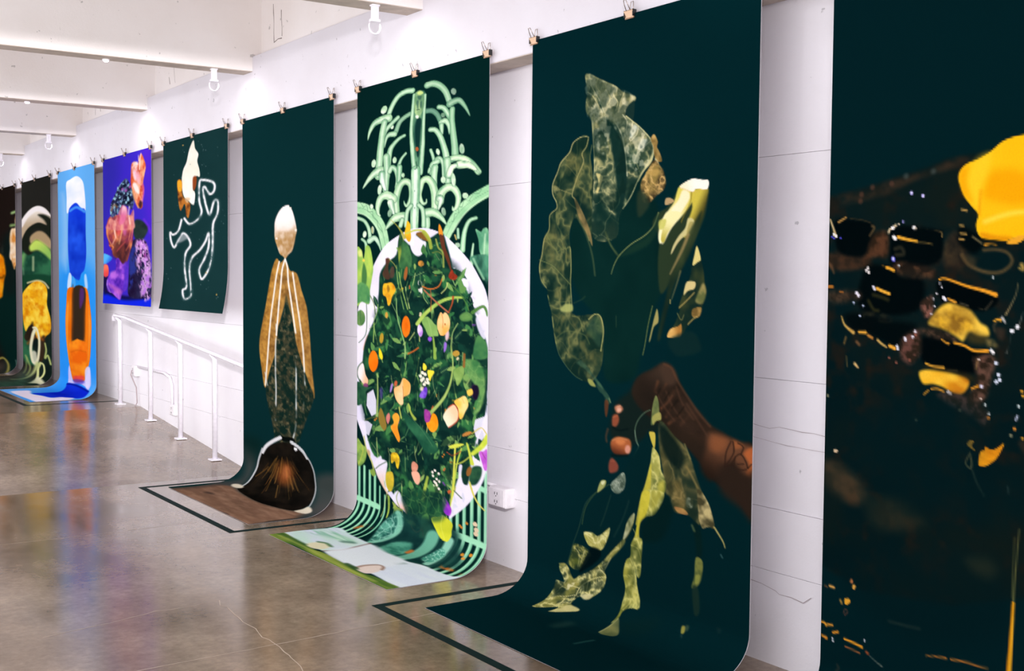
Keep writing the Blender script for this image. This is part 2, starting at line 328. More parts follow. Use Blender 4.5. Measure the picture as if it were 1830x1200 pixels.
ART = {
'A': ('031e22', 0.909, 1.0, '''
F;0e1a18;14.6;;0;100;n:04181b:230:300:2.4:0.05:2/n:201a14:60:60:2.4:-0.5:3;-24 888 28 869 99 860 173 847 244 830 314 814 381 799 446 780 510 771 592 764 1026 754 1064 1996 -45 2242 -75 1004
F;33291f;14.9;;0;90;n:1a1d18:50:50:2.6:0:4/m:80:60:3:0.15:5;2 881 99 862 173 849 244 833 318 819 403 800 501 774 527 790 426 823 337 841 264 870 179 890 100 904 18 917
D;5a3a2c;5.08;9.49;0;60;;134 875 178 852 130 899 254 844
D;4a5450;8.12;9.11;0;60;;410 813 309 822
F;2b1e14;13.5;;0;90;n:5a3824:30:30:3:0:6;172 1024 240 1013 246 1098 189 1102 146 1132 154 1080
F;2a2018;13.9;;0;85;n:4a3020:30:30:3:0:7;-4 1086 120 1092 170 1110 165 1136 55 1149 -2 1131
F;231d18;15.8;;0;80;n:4a3824:40:40:3:0:8;487 1020 538 1062 532 1134 469 1141 450 1084
F;02090b;10.3;;0;100;;30 962 171 976 187 1011 168 1054 145 1097 54 1087 26 1033
F;02090b;9.8;;0;100;;267 993 431 1010 449 1031 434 1121 271 1141 255 1056
F;02090b;12.5;;0;100;;508 1005 558 1022 592 1055 560 1094 509 1061
L;c0a878;2.1;6.26,11.6;0;100;;4 961 18 993 29 1022
D;f0ece8;1.75;5.35;0;100;;21 1015 31 1022
D;4a48c0;2.1;4.01;0;100;;21 1029 50 1029 13 1024
L;b88a48;2.61;7.97,6.2;0;90;;40 971 71 955
L;6a5030;2.56;3.05,3.05;0;80;;91 960 141 967 176 979
L;6a5434;4.24;8.64,6.05;0;80;;181 990 189 998 172 1024
L;e0c9a0;2.5;6.79,8.49;0;100;;247 1015 251 1005 263 999 274 991
D;f6f2f0;1.99;6.33;0;100;;263 999 268 1031 273 1037 344 1001
D;a8a0e0;2.44;6.23;0;100;;331 881 374 893
D;dcd8ff;1.63;3.74;0;100;;331 881 375 894
D;c8b8a0;1.64;3.77;0;100;;286 987 350 1004
D;8a84c0;2.47;4.21;0;100;;302 979
L;e9a832;1.97;10.9,7.55;0;100;;285 1032 315 1040 356 1048
L;8a7038;1.95;4.13,4.13;0;90;;356 1052 388 1054 412 1059
L;8a7040;2.41;3.28,4.92;0;80;m:30:30:5:0.1:9;364 1000 413 1012 444 1019 447 1035
L;4a4430;6.63;10.1,10.1;0;60;;274 1073 297 1069 307 1091 279 1094
D;7a78d8;2.5;5.94;0;100;;266 1105 270 1111
D;f0f0ff;1.67;2.97;0;100;;267 1106
L;b8904a;2.51;6.4,6.4;0;90;;514 947 531 951
L;b8904a;2.52;6.42,6.42;0;90;;510 999 520 1001
L;b8904a;2.52;6.41,6.41;0;90;;512 1026 531 1028
L;b8904a;2.52;6.42,6.42;0;90;;509 1044 523 1046
L;8a7a50;3.11;5.55,5.55;0;80;;554 1038 571 1050 584 1059
F;f9b90e;2.44;;0;100;n:fbc41c:300:300:2:0:10;925 715 783 714 711 720 670 726 639 738 604 765 564 785 527 797 507 815 499 840 508 873 522 905 547 937 570 965 564 999 571 1027 588 1043 632 1050 663 1053 694 1044 755 1040 829 1030 933 997
F;f2a006;24.3;;0;80;;602 836 673 825 731 856 744 922 691 942 628 927 588 905
F;f49a06;11;;0;60;;507 821 536 811 533 854 551 919 522 901 506 860
F;ffd02c;18.6;;0;60;;552 792 604 769 601 828 579 889 572 944 551 919 529 854
L;e08c08;7.75;5.53,5.53;0;70;;577 889 574 928 573 964
L;ffdf58;9.11;11.6,8.52;0;80;;594 990 638 976 684 966 738 963
F;d8860c;9.2;;0;80;;588 1043 632 1050 663 1053 679 1041 631 1036 583 1025
L;ba7a18;3.14;2.8,2.8;0;60;;531 797 507 815 500 840 508 873 523 906
F;e9a42a;2.26;;0;100;;666 1058 694 1042 725 1039 725 1046 703 1061 679 1065
L;e0962a;2.16;7.85,6.28;0;100;;596 1065 616 1061 632 1066
F;0c1210;6.14;;0;70;;583 1047 668 1058 656 1072 596 1059
F;e9a42a;2.26;;0;90;;666 1058 694 1042 725 1039 725 1046 703 1061 679 1065
L;7a5c34;6.16;5.49,9.42;0;85;;592 1082 633 1081 668 1091 685 1115 674 1138 643 1155 594 1152 545 1130 519 1097
F;3a3424;12.5;;0;70;;519 1097 560 1106 565 1134 545 1134
F;02090b;13.4;;0;100;;156 1144 194 1127 281 1140 300 1170 382 1178 376 1277 275 1306 150 1292 128 1232
F;02090b;16.9;;0;90;;75 1312 160 1301 257 1323 359 1336 333 1379 288 1416 230 1398 162 1371 106 1364
F;02080a;7.87;;0;100;;444 1181 637 1231 606 1279 523 1273 455 1255
F;02080a;11.1;;0;100;;387 1377 458 1373 506 1391 569 1412 618 1413 603 1461 571 1487 508 1488 399 1468 380 1419
F;33251c;8.11;;0;90;n:8a5a4c:16:18:4:-0.1:11;375 1261 419 1235 421 1293 395 1310
F;2e2219;13.2;;0;90;n:6a443a:20:20:4:-0.1:12;306 1389 369 1353 380 1427 345 1471 307 1449
F;2c2118;12.5;;0;90;n:6a4a3c:20:20:4:-0.1:13;570 1435 638 1427 628 1499 606 1576 557 1577 580 1503
F;241c16;13.1;;0;80;n:5a3c28:24:20:4:-0.1:14;275 1119 412 1140 409 1173 300 1165
F;2a2119;17.4;;0;80;n:4f3a2a:26:26:4:-0.1:15;5 1229 123 1223 134 1249 27 1269
F;261e17;11.3;;0;80;n:5a4030:20:20:4:-0.1:16;378 1348 440 1349 492 1363 518 1386 462 1381 396 1368
L;e39a30;2.36;4.3,6.88;0;100;m:40:40:4:0.25:17;170 1140 190 1130 224 1131 248 1138
L;eaa632;2.17;10.2,10.2;0;100;;243 1138 257 1142 270 1148
D;e8e0dc;2.04;5.21;0;100;;161 1148 171 1155 168 1140
L;efae3a;2.19;10.3,10.3;0;100;;206 1212 228 1221 255 1230
D;e6e2f0;2.03;5.19;0;100;;192 1207 197 1215
D;ece8f4;2.24;6.14;0;100;;123 1230 131 1238
D;b8c4e0;2.24;4.38;0;100;;151 1275 112 1265 139 1312
D;5a58c8;2.5;7.64;0;100;;267 1108
D;f4f4ff;1.67;3.82;0;100;;267 1107
D;c8d0d0;1.92;3.66;0;100;;290 1132 625 1171
L;c87a28;2.47;8.08,8.08;0;100;;-1 1208 20 1208
L;a86428;2.62;6.23,6.23;0;80;;52 1226 65 1228
L;44401f;6.74;8.59,8.59;0;70;;192 1235 226 1243 250 1251
L;44401f;6.79;7.79,7.79;0;70;;173 1257 194 1287 213 1291
F;3a3a28;11.8;;0;60;m:30:20:4:0.1:18;155 1305 209 1299 262 1315 252 1328 170 1322
L;6a4a30;5.28;10.8,5.38;0;80;;-3 1117 13 1135 24 1157
L;ec9e2a;2.04;5.61,14.4;0;100;;442 1179 465 1176 538 1200 596 1214 635 1227
L;e39a30;2.23;6.49,8.92;0;100;;476 1244 500 1254
D;f0ecf4;1.92;5.3;0;100;;459 1240 465 1246
D;d8d4dc;1.61;3.28;0;100;;451 1204 427 1270 422 1245 434 1226 444 1192 416 1295
L;5a5240;3.15;4.82,4.82;0;80;;519 1257 544 1265
L;5a5240;3.86;3.94,5.51;0;70;;625 1247 614 1263 604 1275
L;6a624a;2.33;3.17,3.17;0;70;;581 1272 594 1275
F;dcaa2e;7.91;;0;100;n:8a6420:36:36:3.4:-0.1:19/n:f4c848:60:60:2.4:-0.15:20;406 1330 421 1301 442 1276 476 1257 515 1265 549 1277 566 1292 587 1319 612 1334 616 1361 580 1363 551 1353 531 1382 509 1371 475 1352 440 1341
F;4a3c1c;15.6;;0;70;;547 1353 608 1362 601 1390 552 1385
F;8a7440;10.8;;0;80;m:30:30:3:0.1:21;609 1374 633 1376 646 1399 617 1397
L;c88a2c;2.4;4.9,8.16;0;100;;456 1381 471 1391 480 1393
L;ea9f2c;2.04;7.2,10.4;0;100;;501 1390 535 1397 569 1412 614 1410
D;f4f0f0;1.85;5.51;0;100;;626 1408 632 1414
L;ecab3a;2.1;6.6,8.25;0;100;;401 1466 426 1474 465 1476
L;4a4630;3.98;4.87,4.87;0;70;;482 1484 512 1483
F;eba91e;6.42;;0;100;g:c87a18:421:1499:543:1541/n:f6c43a:100:60:2.4:-0.15:22;376 1501 399 1488 444 1487 508 1494 553 1509 550 1537 527 1560 493 1555 462 1541 427 1534 392 1536
F;3a2a10;16;;0;70;;399 1476 550 1493 563 1512 508 1492 443 1485
L;d8942c;2.44;5.81,5.81;0;90;;397 1572 412 1558
L;d8942c;2.42;5.76,7.41;0;100;;423 1551 445 1549 467 1556
D;f0ecf0;1.92;5.71;0;100;;484 1557 491 1562
L;d08a28;2.35;6.39,7.99;0;100;;564 1538 585 1528
D;e0dcf0;1.87;5.56;0;100;;597 1528
L;b88a3c;3.13;4.43,13.3;0;100;n:d8b060:30:30:2:0:23;62 1317 76 1348 112 1373
L;eaa83c;2.4;8.75,10.5;0;100;;137 1371 164 1371
L;b87a34;2.73;9.56,9.56;0;100;;174 1381 191 1389
L;c9a258;2.53;8.61,6.02;0;100;;214 1396 228 1407 248 1418
L;eda83a;2.34;11.1,12.8;0;100;;262 1414 281 1421
D;e8e4f0;1.99;5.06;0;100;;291 1413 293 1422 320 1384 322 1389 349 1377 358 1359
D;9a5a4a;2.65;4.65;0;80;;360 1370 261 1456 289 1471 340 1459
L;8a5c38;4.31;10.5,10.5;0;70;;128 1407 138 1416
L;7a5c30;3.49;7.11,7.11;0;80;;82 1392 75 1415
L;6a5a34;2.79;4.44,4.44;0;80;;86 1463 90 1498
L;d8b070;2.76;10.6,6.16;0;95;;122 1487 135 1499
L;a08a5c;2.43;3.09,6.19;0;80;;706 1191 700 1226 681 1269 670 1289
L;e0a030;2.15;5.48,9.4;0;100;;633 1313 643 1307 653 1308
L;c8c4c0;2.29;9.35,4.68;0;90;;659 1301 669 1316
L;aaa89c;2.43;3.09,4.64;0;75;m:60:60:4:0.2:24;724 1279 717 1310 708 1330 687 1346 684 1377 676 1413
D;f0f0f4;2.12;6.57;0;100;;691 1342 708 1328
L;5a4a34;4.62;6.28,6.28;0;70;;639 1317 632 1329 636 1345
F;3a2e24;10.7;;0;70;;640 1333 668 1339 661 1371 644 1360
L;c9a04c;4.52;11.5,6.14;0;80;;716 1130 720 1145 709 1141
D;d0d8e8;2.31;6.28;0;100;;652 1485 645 1509 656 1502 643 1448
L;a08448;3.13;3.98,3.98;0;70;;582 1443 577 1471
D;d8c0b0;2.03;3.98;0;100;;596 1569 586 1440
D;d0dcdc;2;4.32;0;100;;611 1587 624 1615 719 1581
L;c0c8e0;2.13;6.2,6.2;0;90;;716 1613 711 1625
D;c88030;2.15;5.49;0;100;;622 1628 708 1654
D;9a9470;3.26;4.98;0;80;;370 1664 9 1614 697 1677 526 1613
F;d8bc98;2.83;;0;100;;58 1814 57 1817 53 1820 49 1821 44 1821 40 1819 39 1817 40 1813 44 1811 48 1809 53 1810 56 1811
F;2b2a20;28.1;;0;80;n:4a3a28:60:60:2.6:-0.1:25;0 1868 73 1861 140 1896 186 1954 143 1998 76 1987 2 1945
F;1a241e;33.8;;0;70;n:2e2c20:60:60:2.6:-0.1:26;177 1969 320 1953 414 2020 276 2069 204 2053
F;2a221a;15.8;;0;80;n:5a4038:20:20:4:-0.1:27;446 1566 552 1564 615 1606 608 1655 567 1627 511 1605
F;f2a21c;2.33;;0;100;n:c87a14:60:20:2.4:-0.1:28;594 1786 599 1744 613 1736 614 1723 637 1732 659 1720 676 1705 667 1730 652 1758 628 1781 610 1789
F;d89a30;2.36;;0;100;;553 1724 563 1710 577 1711 569 1726 582 1742 565 1734
L;7a7048;2.84;4.83,4.83;0;85;;564 1752 571 1784 567 1802 550 1787 562 1757
L;46503e;4.71;4,6.4;0;70;;574 1807 589 1845 615 1885
L;7a8878;3.07;4.69,4.69;0;80;;692 1844 694 1864
D;c8902c;2.12;5.01;0;100;;732 1547 734 1682 728 1532
F;33281e;10.6;;0;70;;721 1699 743 1685 745 1731
F;041a1d;64.5;;0;75;;179 1648 553 1597 586 1713 556 1830 739 1802 744 1956 412 1979 224 1883 123 1836
F;041a1d;65.8;;0;60;;108 2218 524 2064 710 2143 700 2323 425 2434 246 2389 136 2328
F;e0a030;2.64;;0;100;;101 2357 119 2352 125 2362 111 2376 101 2373
L;b88a3c;3.54;8.11,8.11;0;90;;83 2367 88 2376
F;daa048;2.45;;0;100;;146 2302 144 2307 141 2311 138 2312 134 2311 132 2308 132 2304 134 2299 137 2295 141 2294 144 2295 146 2298
F;a8683c;2.8;;0;100;;135 2284 134 2288 132 2292 129 2293 125 2293 123 2291 122 2287 123 2283 125 2279 128 2277 132 2278 134 2280
L;d8a050;2.67;9.08,9.08;0;100;;36 2325 53 2326
L;6a4a30;3.58;6.39,6.39;0;80;;14 2329 24 2331
L;8a4a38;2.82;3.59,3.59;0;80;;97 2411 104 2395 115 2401 102 2418
L;dc9630;2.7;6.42,10.1;0;100;;-3 2469 14 2469 23 2476
L;c88a34;2.68;8.2,8.2;0;100;;30 2472 50 2469
L;da8e2c;2.67;8.17,8.17;0;100;;54 2496 75 2488
L;d88a2c;2.88;7.34,11.9;0;100;;5 2520 24 2524
D;c8c8d0;2.3;4.06;0;100;;52 2519 54 2527 188 2488
L;ea9c2a;2.28;7.15,8.93;0;100;;104 2506 140 2509 178 2515
L;a05f34;2.81;5.36,5.36;0;90;;108 2533 141 2536 169 2540
L;a8502c;3.46;8.83,8.83;0;90;;197 2528 203 2531
L;8a8c7c;2.75;3.5,5.26;0;80;;211 2538 241 2553 260 2560
L;b4702e;2.61;4.16,6.66;0;95;;428 2472 470 2463 500 2460
L;b4702e;2.54;6.48,4.05;0;90;;518 2458 569 2452 606 2453 643 2451
L;33322a;5.2;7.95,7.95;0;70;;76 2612 82 2624 73 2635
L;2f3a32;6.7;5.98,5.98;0;60;;285 2391 341 2389 401 2386
F;232a20;28.2;;0;70;;563 2108 629 2090 662 2118 639 2152 589 2143
L;6a6a3c;2.29;3.9,6.23;0;85;;732 1975 727 2060 722 2151 720 2215
L;55562f;2.3;3.9,3.9;0;80;;718 2003 716 2102 714 2201
L;e39c1c;2.15;8.62,15.7;0;100;;720 2215 717 2310 712 2444
L;a8650c;2.46;3.14,4.71;0;90;;714 2224 712 2320 705 2446
L;f4c23c;2.15;3.14,3.14;0;80;;721 2262 719 2341 715 2438
'''),
'B': ('032226', 0.64, 1.1, '''
F;062523;12.9;;0;100;n:0c302c:160:260:1.6:-0.1:2;316 712 543 735 624 895 598 954 689 989 761 921 719 1079 663 1199 600 1336 554 1513 518 1636 388 1651 379 1430 331 1348 260 1271 216 1138 220 869
F;152f26;2.75;;0;100;n:0f2a26:90:140:2.2:-0.05:3/r:7e7f50:84:136:7:0.85:4/v:7e7f50:120:170:0.05:0.28:5/n:6b6a40:40:60:2.4:-0.55:6;297 520 265 512 220 536 202 580 159 622 141 667 116 726 116 774 135 809 140 844 102 876 99 951 73 991 63 1068 49 1130 60 1193 91 1234 103 1303 119 1358 131 1446 143 1508 162 1561 199 1612 236 1649 279 1671 328 1671 374 1581 375 1385 331 1354 225 1353 220 1191 213 1043 207 969 231 897 270 939 319 993 325 915 317 797 319 680 304 600
L;b9b07a;1.83;4.03,4.03;0;90;;297 520 265 514 222 537 204 580 161 623 143 669 118 726 119 774 137 810
L;b9ae70;1.88;4.14,4.14;0;75;;137 810 141 844 105 876 102 944 76 992 65 1068 52 1130 62 1193 91 1234
L;9d9a60;1.88;4.83,4.83;0;80;m:40:40:4:0.1:7;91 1241 106 1303 120 1357 133 1446 145 1507
L;4f6248;1.85;4.07,4.07;0;70;;145 1507 162 1561 199 1612 240 1652 279 1671
L;a89f68;2.25;4.63,4.63;0;85;;297 527 287 565 266 595 274 635 246 698 219 782 234 810 256 878 284 946 306 1006
L;8f8a58;2.3;4.05,4.05;0;70;;219 782 161 757 135 748
L;8f8a58;2.28;3.36,3.36;0;50;;239 698 189 639 159 642
L;6f7148;2.67;5.23,5.23;0;70;;314 562 305 626 316 705 303 770 318 856
F;8d7a4e;2.7;;0;90;n:3a3a28:40:60:2.5:0:8;230 797 259 845 291 913 316 987 320 1033 299 986 270 932 245 871
F;a39a64;4.63;;0;70;n:2f4030:25:30:3:0:9;120 733 149 743 157 774 128 771
L;a9a468;1.83;4.04,4.04;0;80;;200 1036 213 1043 217 1138 215 1205 221 1286 224 1339
L;7f8652;1.86;3.42,3.42;0;80;;51 1095 120 1123 165 1165 217 1218
L;6f7848;1.85;3.41,3.41;0;80;;88 971 142 1055 171 1039 211 1045
L;5a6842;1.84;2.71,2.71;0;70;;148 933 174 981 200 1036
F;a5ab68;6.91;;0;85;;163 1335 192 1310 225 1312 225 1343 182 1349
L;7a8250;2.78;3.4,3.4;0;70;;133 1296 174 1301 218 1294
F;8a8850;9.35;;0;60;;88 964 126 973 126 993 89 999
F;9c9860;9.43;;0;70;n:24382c:25:30:3:0:10;56 1158 98 1165 106 1220 83 1227 62 1200
L;6a7448;3.43;4.04,4.04;0;60;;143 1480 190 1443 241 1443 290 1456 312 1494
L;8c8c54;3.41;4.01,4.01;0;70;;226 1366 261 1378 280 1437
L;55643e;3.4;3.33,3.33;0;50;;232 1305 274 1284 288 1270
L;aeaa6c;2;4.58,4.58;0;90;;307 1379 334 1354 358 1356 372 1385 379 1430 373 1483 367 1523
F;27463a;8.93;;0;70;n:3f5a3e:40:50:2:0:11;317 1382 344 1364 365 1386 372 1437 360 1504 325 1467 297 1429
F;5a7858;4.48;;0;70;n:1f3b34:30:40:2.5:0:12;250 1593 292 1616 334 1657 376 1718 403 1767 416 1745 375 1685 327 1632 278 1577
F;6d7350;2.16;;0;100;g:12302a:372:325:404:842/n:21382e:60:90:2.6:-0.1:13/r:c9c08a:73:96:7:0.80:14/v:c9c08a:105:120:0.05:0.25:15;279 226 303 228 338 252 381 280 424 307 463 345 513 371 511 390 486 401 471 423 474 452 503 481 528 504 559 540 587 574 597 612 597 643 582 677 561 700 543 722 528 752 507 800 485 836 463 866 445 903 433 998 326 994 321 797 326 700 322 602 317 504 309 444 285 401 283 355 291 304 282 263
F;8f8d62;6.51;;0;45;n:2c3f32:40:60:3.5:0:16/r:e0d8a6:49:64:7:0.90:17/v:e0d8a6:70:80:0.05:0.30:18;283 230 338 255 424 311 508 370 486 401 464 431 426 450 400 471 373 435 346 366 318 296
F;12302b;8.68;;0;95;;325 304 353 367 373 429 400 465 427 488 460 569 477 659 481 747 470 841 432 927 430 742 412 613 394 521 374 448 346 372
F;e2dab0;6.41;;0;85;n:8a8a60:40:40:2.5:-0.2:19;511 372 463 347 457 367 438 408 432 426 413 454 426 469 458 430 472 433 474 420 486 401 511 390
F;1c3631;2.55;;0;90;;511 393 489 401 472 423 476 452 504 480
L;d6cd98;1.74;3.84,3.84;0;75;;381 283 379 314 399 356 386 386
L;d6cd98;1.72;3.8,3.8;0;75;;424 311 415 347 435 382 426 418
L;d6cd98;1.71;3.78,3.78;0;75;;463 347 451 372 442 402
L;d6cd98;1.76;3.87,3.87;0;75;;341 256 331 286 352 322
L;d6cd98;1.76;3.88,3.88;0;75;;300 234 311 288 346 353 370 415 380 462
L;d6cd98;1.76;3.89,3.89;0;75;;291 310 318 335 353 399 373 435
L;d6cd98;1.77;3.9,3.9;0;75;;286 355 312 405 346 398
L;d6cd98;1.76;3.87,3.87;0;75;;312 412 360 459 380 468
F;a8a270;6.61;;0;60;n:2a3b2c:35:50:4:0:20/r:e6deb0:42:56:7:1.00:21/v:e6deb0:60:70:0.05:0.35:22;288 336 326 362 360 407 384 462 374 493 334 487 313 438 286 401
F;9b9a70;6.35;;0;55;n:27443a:40:50:4:0:23/r:e4ddb4:56:48:7:1.00:24/v:e4ddb4:80:60:0.05:0.35:25;413 473 458 449 503 485 559 543 593 599 578 597 530 628 492 586 453 543
L;dcd6b0;1.92;5.02,5.02;0;75;;458 443 478 477 475 521 491 561
L;dcd6b0;1.91;5,5;0;75;;503 485 500 518 488 554
L;dcd6b0;1.9;4.98,4.98;0;75;;528 507 522 540 494 567
L;dcd6b0;1.9;4.96,4.96;0;75;;559 543 541 574 523 627 511 663
L;dcd6b0;1.88;4.93,4.93;0;75;;587 577 560 595 529 622
L;dcd6b0;1.93;5.05,5.05;0;75;;426 475 453 530 466 582 477 659 481 722
F;d9e0d0;4.24;;0;70;;509 495 525 510 510 538 494 555 491 529
F;d9e0d0;5.25;;0;60;;541 568 572 572 554 606 529 609
F;44604f;10.6;;0;50;;492 592 529 622 518 676 480 678 476 621
L;c5bf86;1.69;3.11,3.11;0;70;;480 666 518 667 530 690 543 722
L;e0d8a0;1.69;4.34,3.1;0;95;;474 452 503 480 528 503 559 538 585 574 596 612 595 642 581 676 561 698 542 724 526 753 506 800 485 837 463 866
F;d0c890;3.14;;0;80;;593 630 591 666 567 694 549 717 531 752 540 722 558 687 579 659
F;b5ac74;6.59;;0;55;n:1f3328:40:40:4:0:26;316 458 327 486 331 564 402 599 415 639 389 623 375 583 335 578 321 537
F;233b30;6.59;;0;80;;324 492 374 506 388 559 362 575 328 564
L;d8d09a;1.77;3.26,3.26;0;70;;313 431 317 484 322 563 328 642 323 719
L;7d8052;2.17;3.84,3.84;0;70;;391 547 402 606 415 645
F;cfc284;3.31;;0;90;;336 695 367 711 357 755 344 786 336 779 347 735
F;c9bd80;6.61;;0;50;;329 616 356 632 369 659 349 664 336 649
L;4d5f44;2.61;3.19,3.19;0;60;;376 647 403 714 437 775 447 833 425 869
L;42563f;2.15;2.53,2.53;0;60;;429 672 454 650 480 650
L;42563f;3.27;3.21,3.21;0;50;;365 840 406 900 445 934
F;efe8c6;6.45;;0;42;m:26:34:9:-0.3:27;283 230 338 255 424 311 508 370 486 401 464 431 458 455 503 485 559 543 593 599 585 659 543 716 493 686 466 582 413 486 395 547 402 612 335 591 316 458 286 401
F;0c2620;8.6;;0;50;m:46:60:8:-0.22:28;283 230 338 255 424 311 508 370 486 401 464 431 458 455 503 485 559 543 593 599 585 659 543 716 507 787 431 870 338 799 321 589 316 458 286 401
F;c3a465;2.48;;0;100;n:7a6538:30:40:2.5:0:29;598 551 584 571 595 606 600 646 615 672 633 671 623 634 611 608 614 584
F;d8c693;2.48;;0;90;;603 656 618 676 621 700 606 680
F;8d7a44;4.16;;0;100;n:241f16:50:60:3.2:0:30/r:d2b070:49:56:7:1.00:31/v:d2b070:70:70:0.05:0.35:32;561 724 597 664 627 695 642 721 651 770 640 799 611 821 581 849 551 841 541 790 544 753
F;b89a58;4.16;;0;80;;567 713 618 706 610 735 580 726
F;2a3a2c;10.5;;0;90;;544 791 581 843 570 879 533 908 526 814
F;2d3d2a;6.1;;0;100;;595 942 624 895 659 873 709 799 754 809 820 809 816 895 800 953 769 1027 720 1115 681 1187 635 1249 621 1126 625 1004
F;d9cc62;4.07;;0;100;g:f2ebc0:737:831:653:932;709 787 687 851 665 885 636 926 625 962 622 1010 635 1029 677 964 717 919 755 868 766 833 760 809
F;f4ecca;5.09;;0;90;;721 806 704 846 676 886 660 945 637 1023 646 1026 677 964 716 901 747 850 749 820
F;cdbd4e;4.98;;0;100;g:4d4a22:771:863:820:884;754 815 820 806 818 849 810 889 795 941 768 986 729 1008 745 938 761 880
F;f3e9c8;1.99;;0;100;g:fbf3e6:720:794:775:781;708 793 720 779 759 762 797 769 822 774 823 801 812 811 776 805 760 818 726 804
L;c8a860;1.6;2.94,2.94;0;70;;709 793 738 807 763 817 814 811
L;8a7c30;2.01;4.73,4.73;0;70;;757 818 752 862 728 913 717 942
F;c9a878;3.07;;0;90;;647 860 652 836 670 835 687 851 659 864
L;8c935c;1.71;5.02,3.14;0;90;;621 895 601 952 562 993 501 1030 450 1078 425 1122 412 1164
F;1a382c;10.5;;0;80;;618 901 598 961 565 1002 504 1038 460 1081 523 1063 584 1028 619 968
F;ece6ac;3.08;;0;100;g:b9ae50:676:934:643:1023;653 897 716 901 689 947 660 988 646 1026 633 1014 640 963
F;c7c468;4.13;;0;90;;624 931 654 927 645 963 625 968
F;cfc68c;3.03;;0;95;;745 926 770 939 757 986 724 1008 699 1037 676 1079 684 1043 707 1001 734 967
F;a89c5a;4.01;;0;80;;751 944 770 951 762 992 740 994
F;3d4a2f;8.15;;0;90;n:1a2c22:60:200:2:0:33;773 939 800 906 769 1039 731 1127 692 1211 665 1321 637 1444 625 1433 658 1260 680 1151 719 1050
L;a08a5a;4.06;13.1,4.78;0;75;;746 997 724 1056 697 1115 674 1163
L;8f7f50;3.06;7.2,3.6;0;60;;717 1151 704 1199 682 1272
L;c9b888;1.63;3.59,3.59;0;80;;679 1073 701 1031 718 1008
F;b3a664;3.14;;0;90;;621 1316 627 1371 607 1397 593 1454 587 1460 598 1404 609 1354
L;7d854c;1.9;3.72,3.72;0;85;;600 1305 583 1386 569 1480 560 1525
L;4f6142;2.62;3.21,3.21;0;60;;437 1356 438 1407
L;a79a60;1.64;4.84,4.84;0;80;;676 1275 676 1290
L;a09a5c;4.37;6.42,8.99;0;70;n:3a4a30:40:60:2:0:34;383 970 407 1029 444 1081
L;6c7048;4.49;6.6,5.28;0;60;;241 884 285 966 320 1072 335 1171
L;8f7c50;6.74;17.2,17.2;0;50;;256 885 305 973
F;182f28;3.02;;0;100;n:3a452c:60:80:2.5:0:35;782 1045 798 1098 810 1151 815 1198 822 1238 809 1291 791 1339 751 1382 724 1426 667 1436 695 1380 717 1318 711 1307 733 1234 754 1186 764 1121
F;dccd84;2.4;;0;100;;782 1045 798 1099 786 1113 766 1126 772 1086
F;d4c488;3.02;;0;100;;746 1195 778 1197 774 1225 749 1234 732 1252 735 1222
F;6d7444;5.97;;0;90;n:a89a60:30:30:3:-0.1:36;809 1201 821 1238 808 1285 780 1280 788 1245
L;a8965a;1.62;4.75,4.75;0;90;;714 1307 744 1276 774 1242
L;8c8652;1.63;3.59,3.59;0;80;;706 1331 723 1360 734 1336
F;cda862;3;;0;95;n:7a6236:30:30:2.5:0:37;770 1310 803 1303 798 1338 779 1348 765 1337
F;dcb269;2.46;;0;100;n:a97a3c:40:40:2:0:38;665 1436 678 1402 709 1388 724 1378 723 1426 696 1436
L;b7a060;2.01;4.73,4.73;0;80;;751 1376 773 1351 787 1342
F;14302e;10.1;;0;70;;673 1448 763 1405 802 1456 797 1491 720 1516 685 1495
F;172420;17.2;;0;90;;442 1754 518 1680 549 1632 642 1763 631 1851 547 1916 509 1936 418 1914 424 1822
F;241f1a;10.1;;0;100;n:33281f:200:200:2:0:39;543 1621 603 1583 651 1550 686 1562 709 1602 739 1658 795 1740 845 1790 898 1816 960 1839 1010 1861 1014 2138 943 2071 864 2021 810 1962 753 1902 696 1864 631 1820 576 1785 532 1742 512 1687
F;45372c;18.8;;0;85;g:2a221c:639:1572:574:1679;555 1625 603 1589 651 1553 683 1565 704 1602 698 1645 652 1669 605 1675 562 1675
F;4c3a2e;16.5;;0;70;;639 1567 683 1565 707 1608 687 1653 658 1638
L;6a452f;6.21;15.8,15.8;0;80;;699 1669 682 1708 645 1753
L;6a452f;6.21;9.74,9.74;0;80;;691 1731 666 1784
L;6a452f;6.17;10.9,10.9;0;80;;734 1761 701 1790 678 1812
L;6a452f;6.1;10.8,10.8;0;80;;768 1756 729 1810
L;6a452f;6.24;8.56,8.56;0;80;;664 1643 641 1689
L;6a452f;6.28;8.63,8.63;0;80;;628 1635 617 1680
L;b06c46;3.11;7.31,7.31;0;90;;690 1689 673 1718 646 1749
F;3a2c22;20;;0;80;;795 1740 845 1796 898 1822 835 1874 780 1849 757 1787
F;6e4a34;17.6;;0;100;g:2b2019:909:1871:837:2014;843 1826 898 1828 955 1843 1010 1864 1012 1976 972 1979 931 1925 890 1986 848 2024 810 1974 830 1893
F;a5643c;19.7;;0;50;;856 1835 909 1837 904 1879 873 1902 846 1884
F;b8683a;9.56;;0;90;;971 1883 1010 1858 1012 1970 982 1965 991 1924
F;a8663c;9.67;;0;70;;935 1838 970 1854 940 1872
F;33271f;23.2;;0;90;;879 1965 926 1938 972 1968 1012 1959 1015 2155 964 2112 891 2061
L;33231c;2.34;5.17,5.17;0;85;;924 1846 907 1895 903 1954
L;33231c;2.33;5.15,5.15;0;85;;932 1845 935 1890 910 1941
L;33231c;2.33;5.13,5.13;0;85;;903 1954 926 1943 957 1954 982 1948
L;33231c;2.32;5.11,5.11;0;85;;926 1943 941 1906 961 1890 979 1915 987 1942
L;33231c;2.33;5.14,5.14;0;85;;941 1906 936 1941
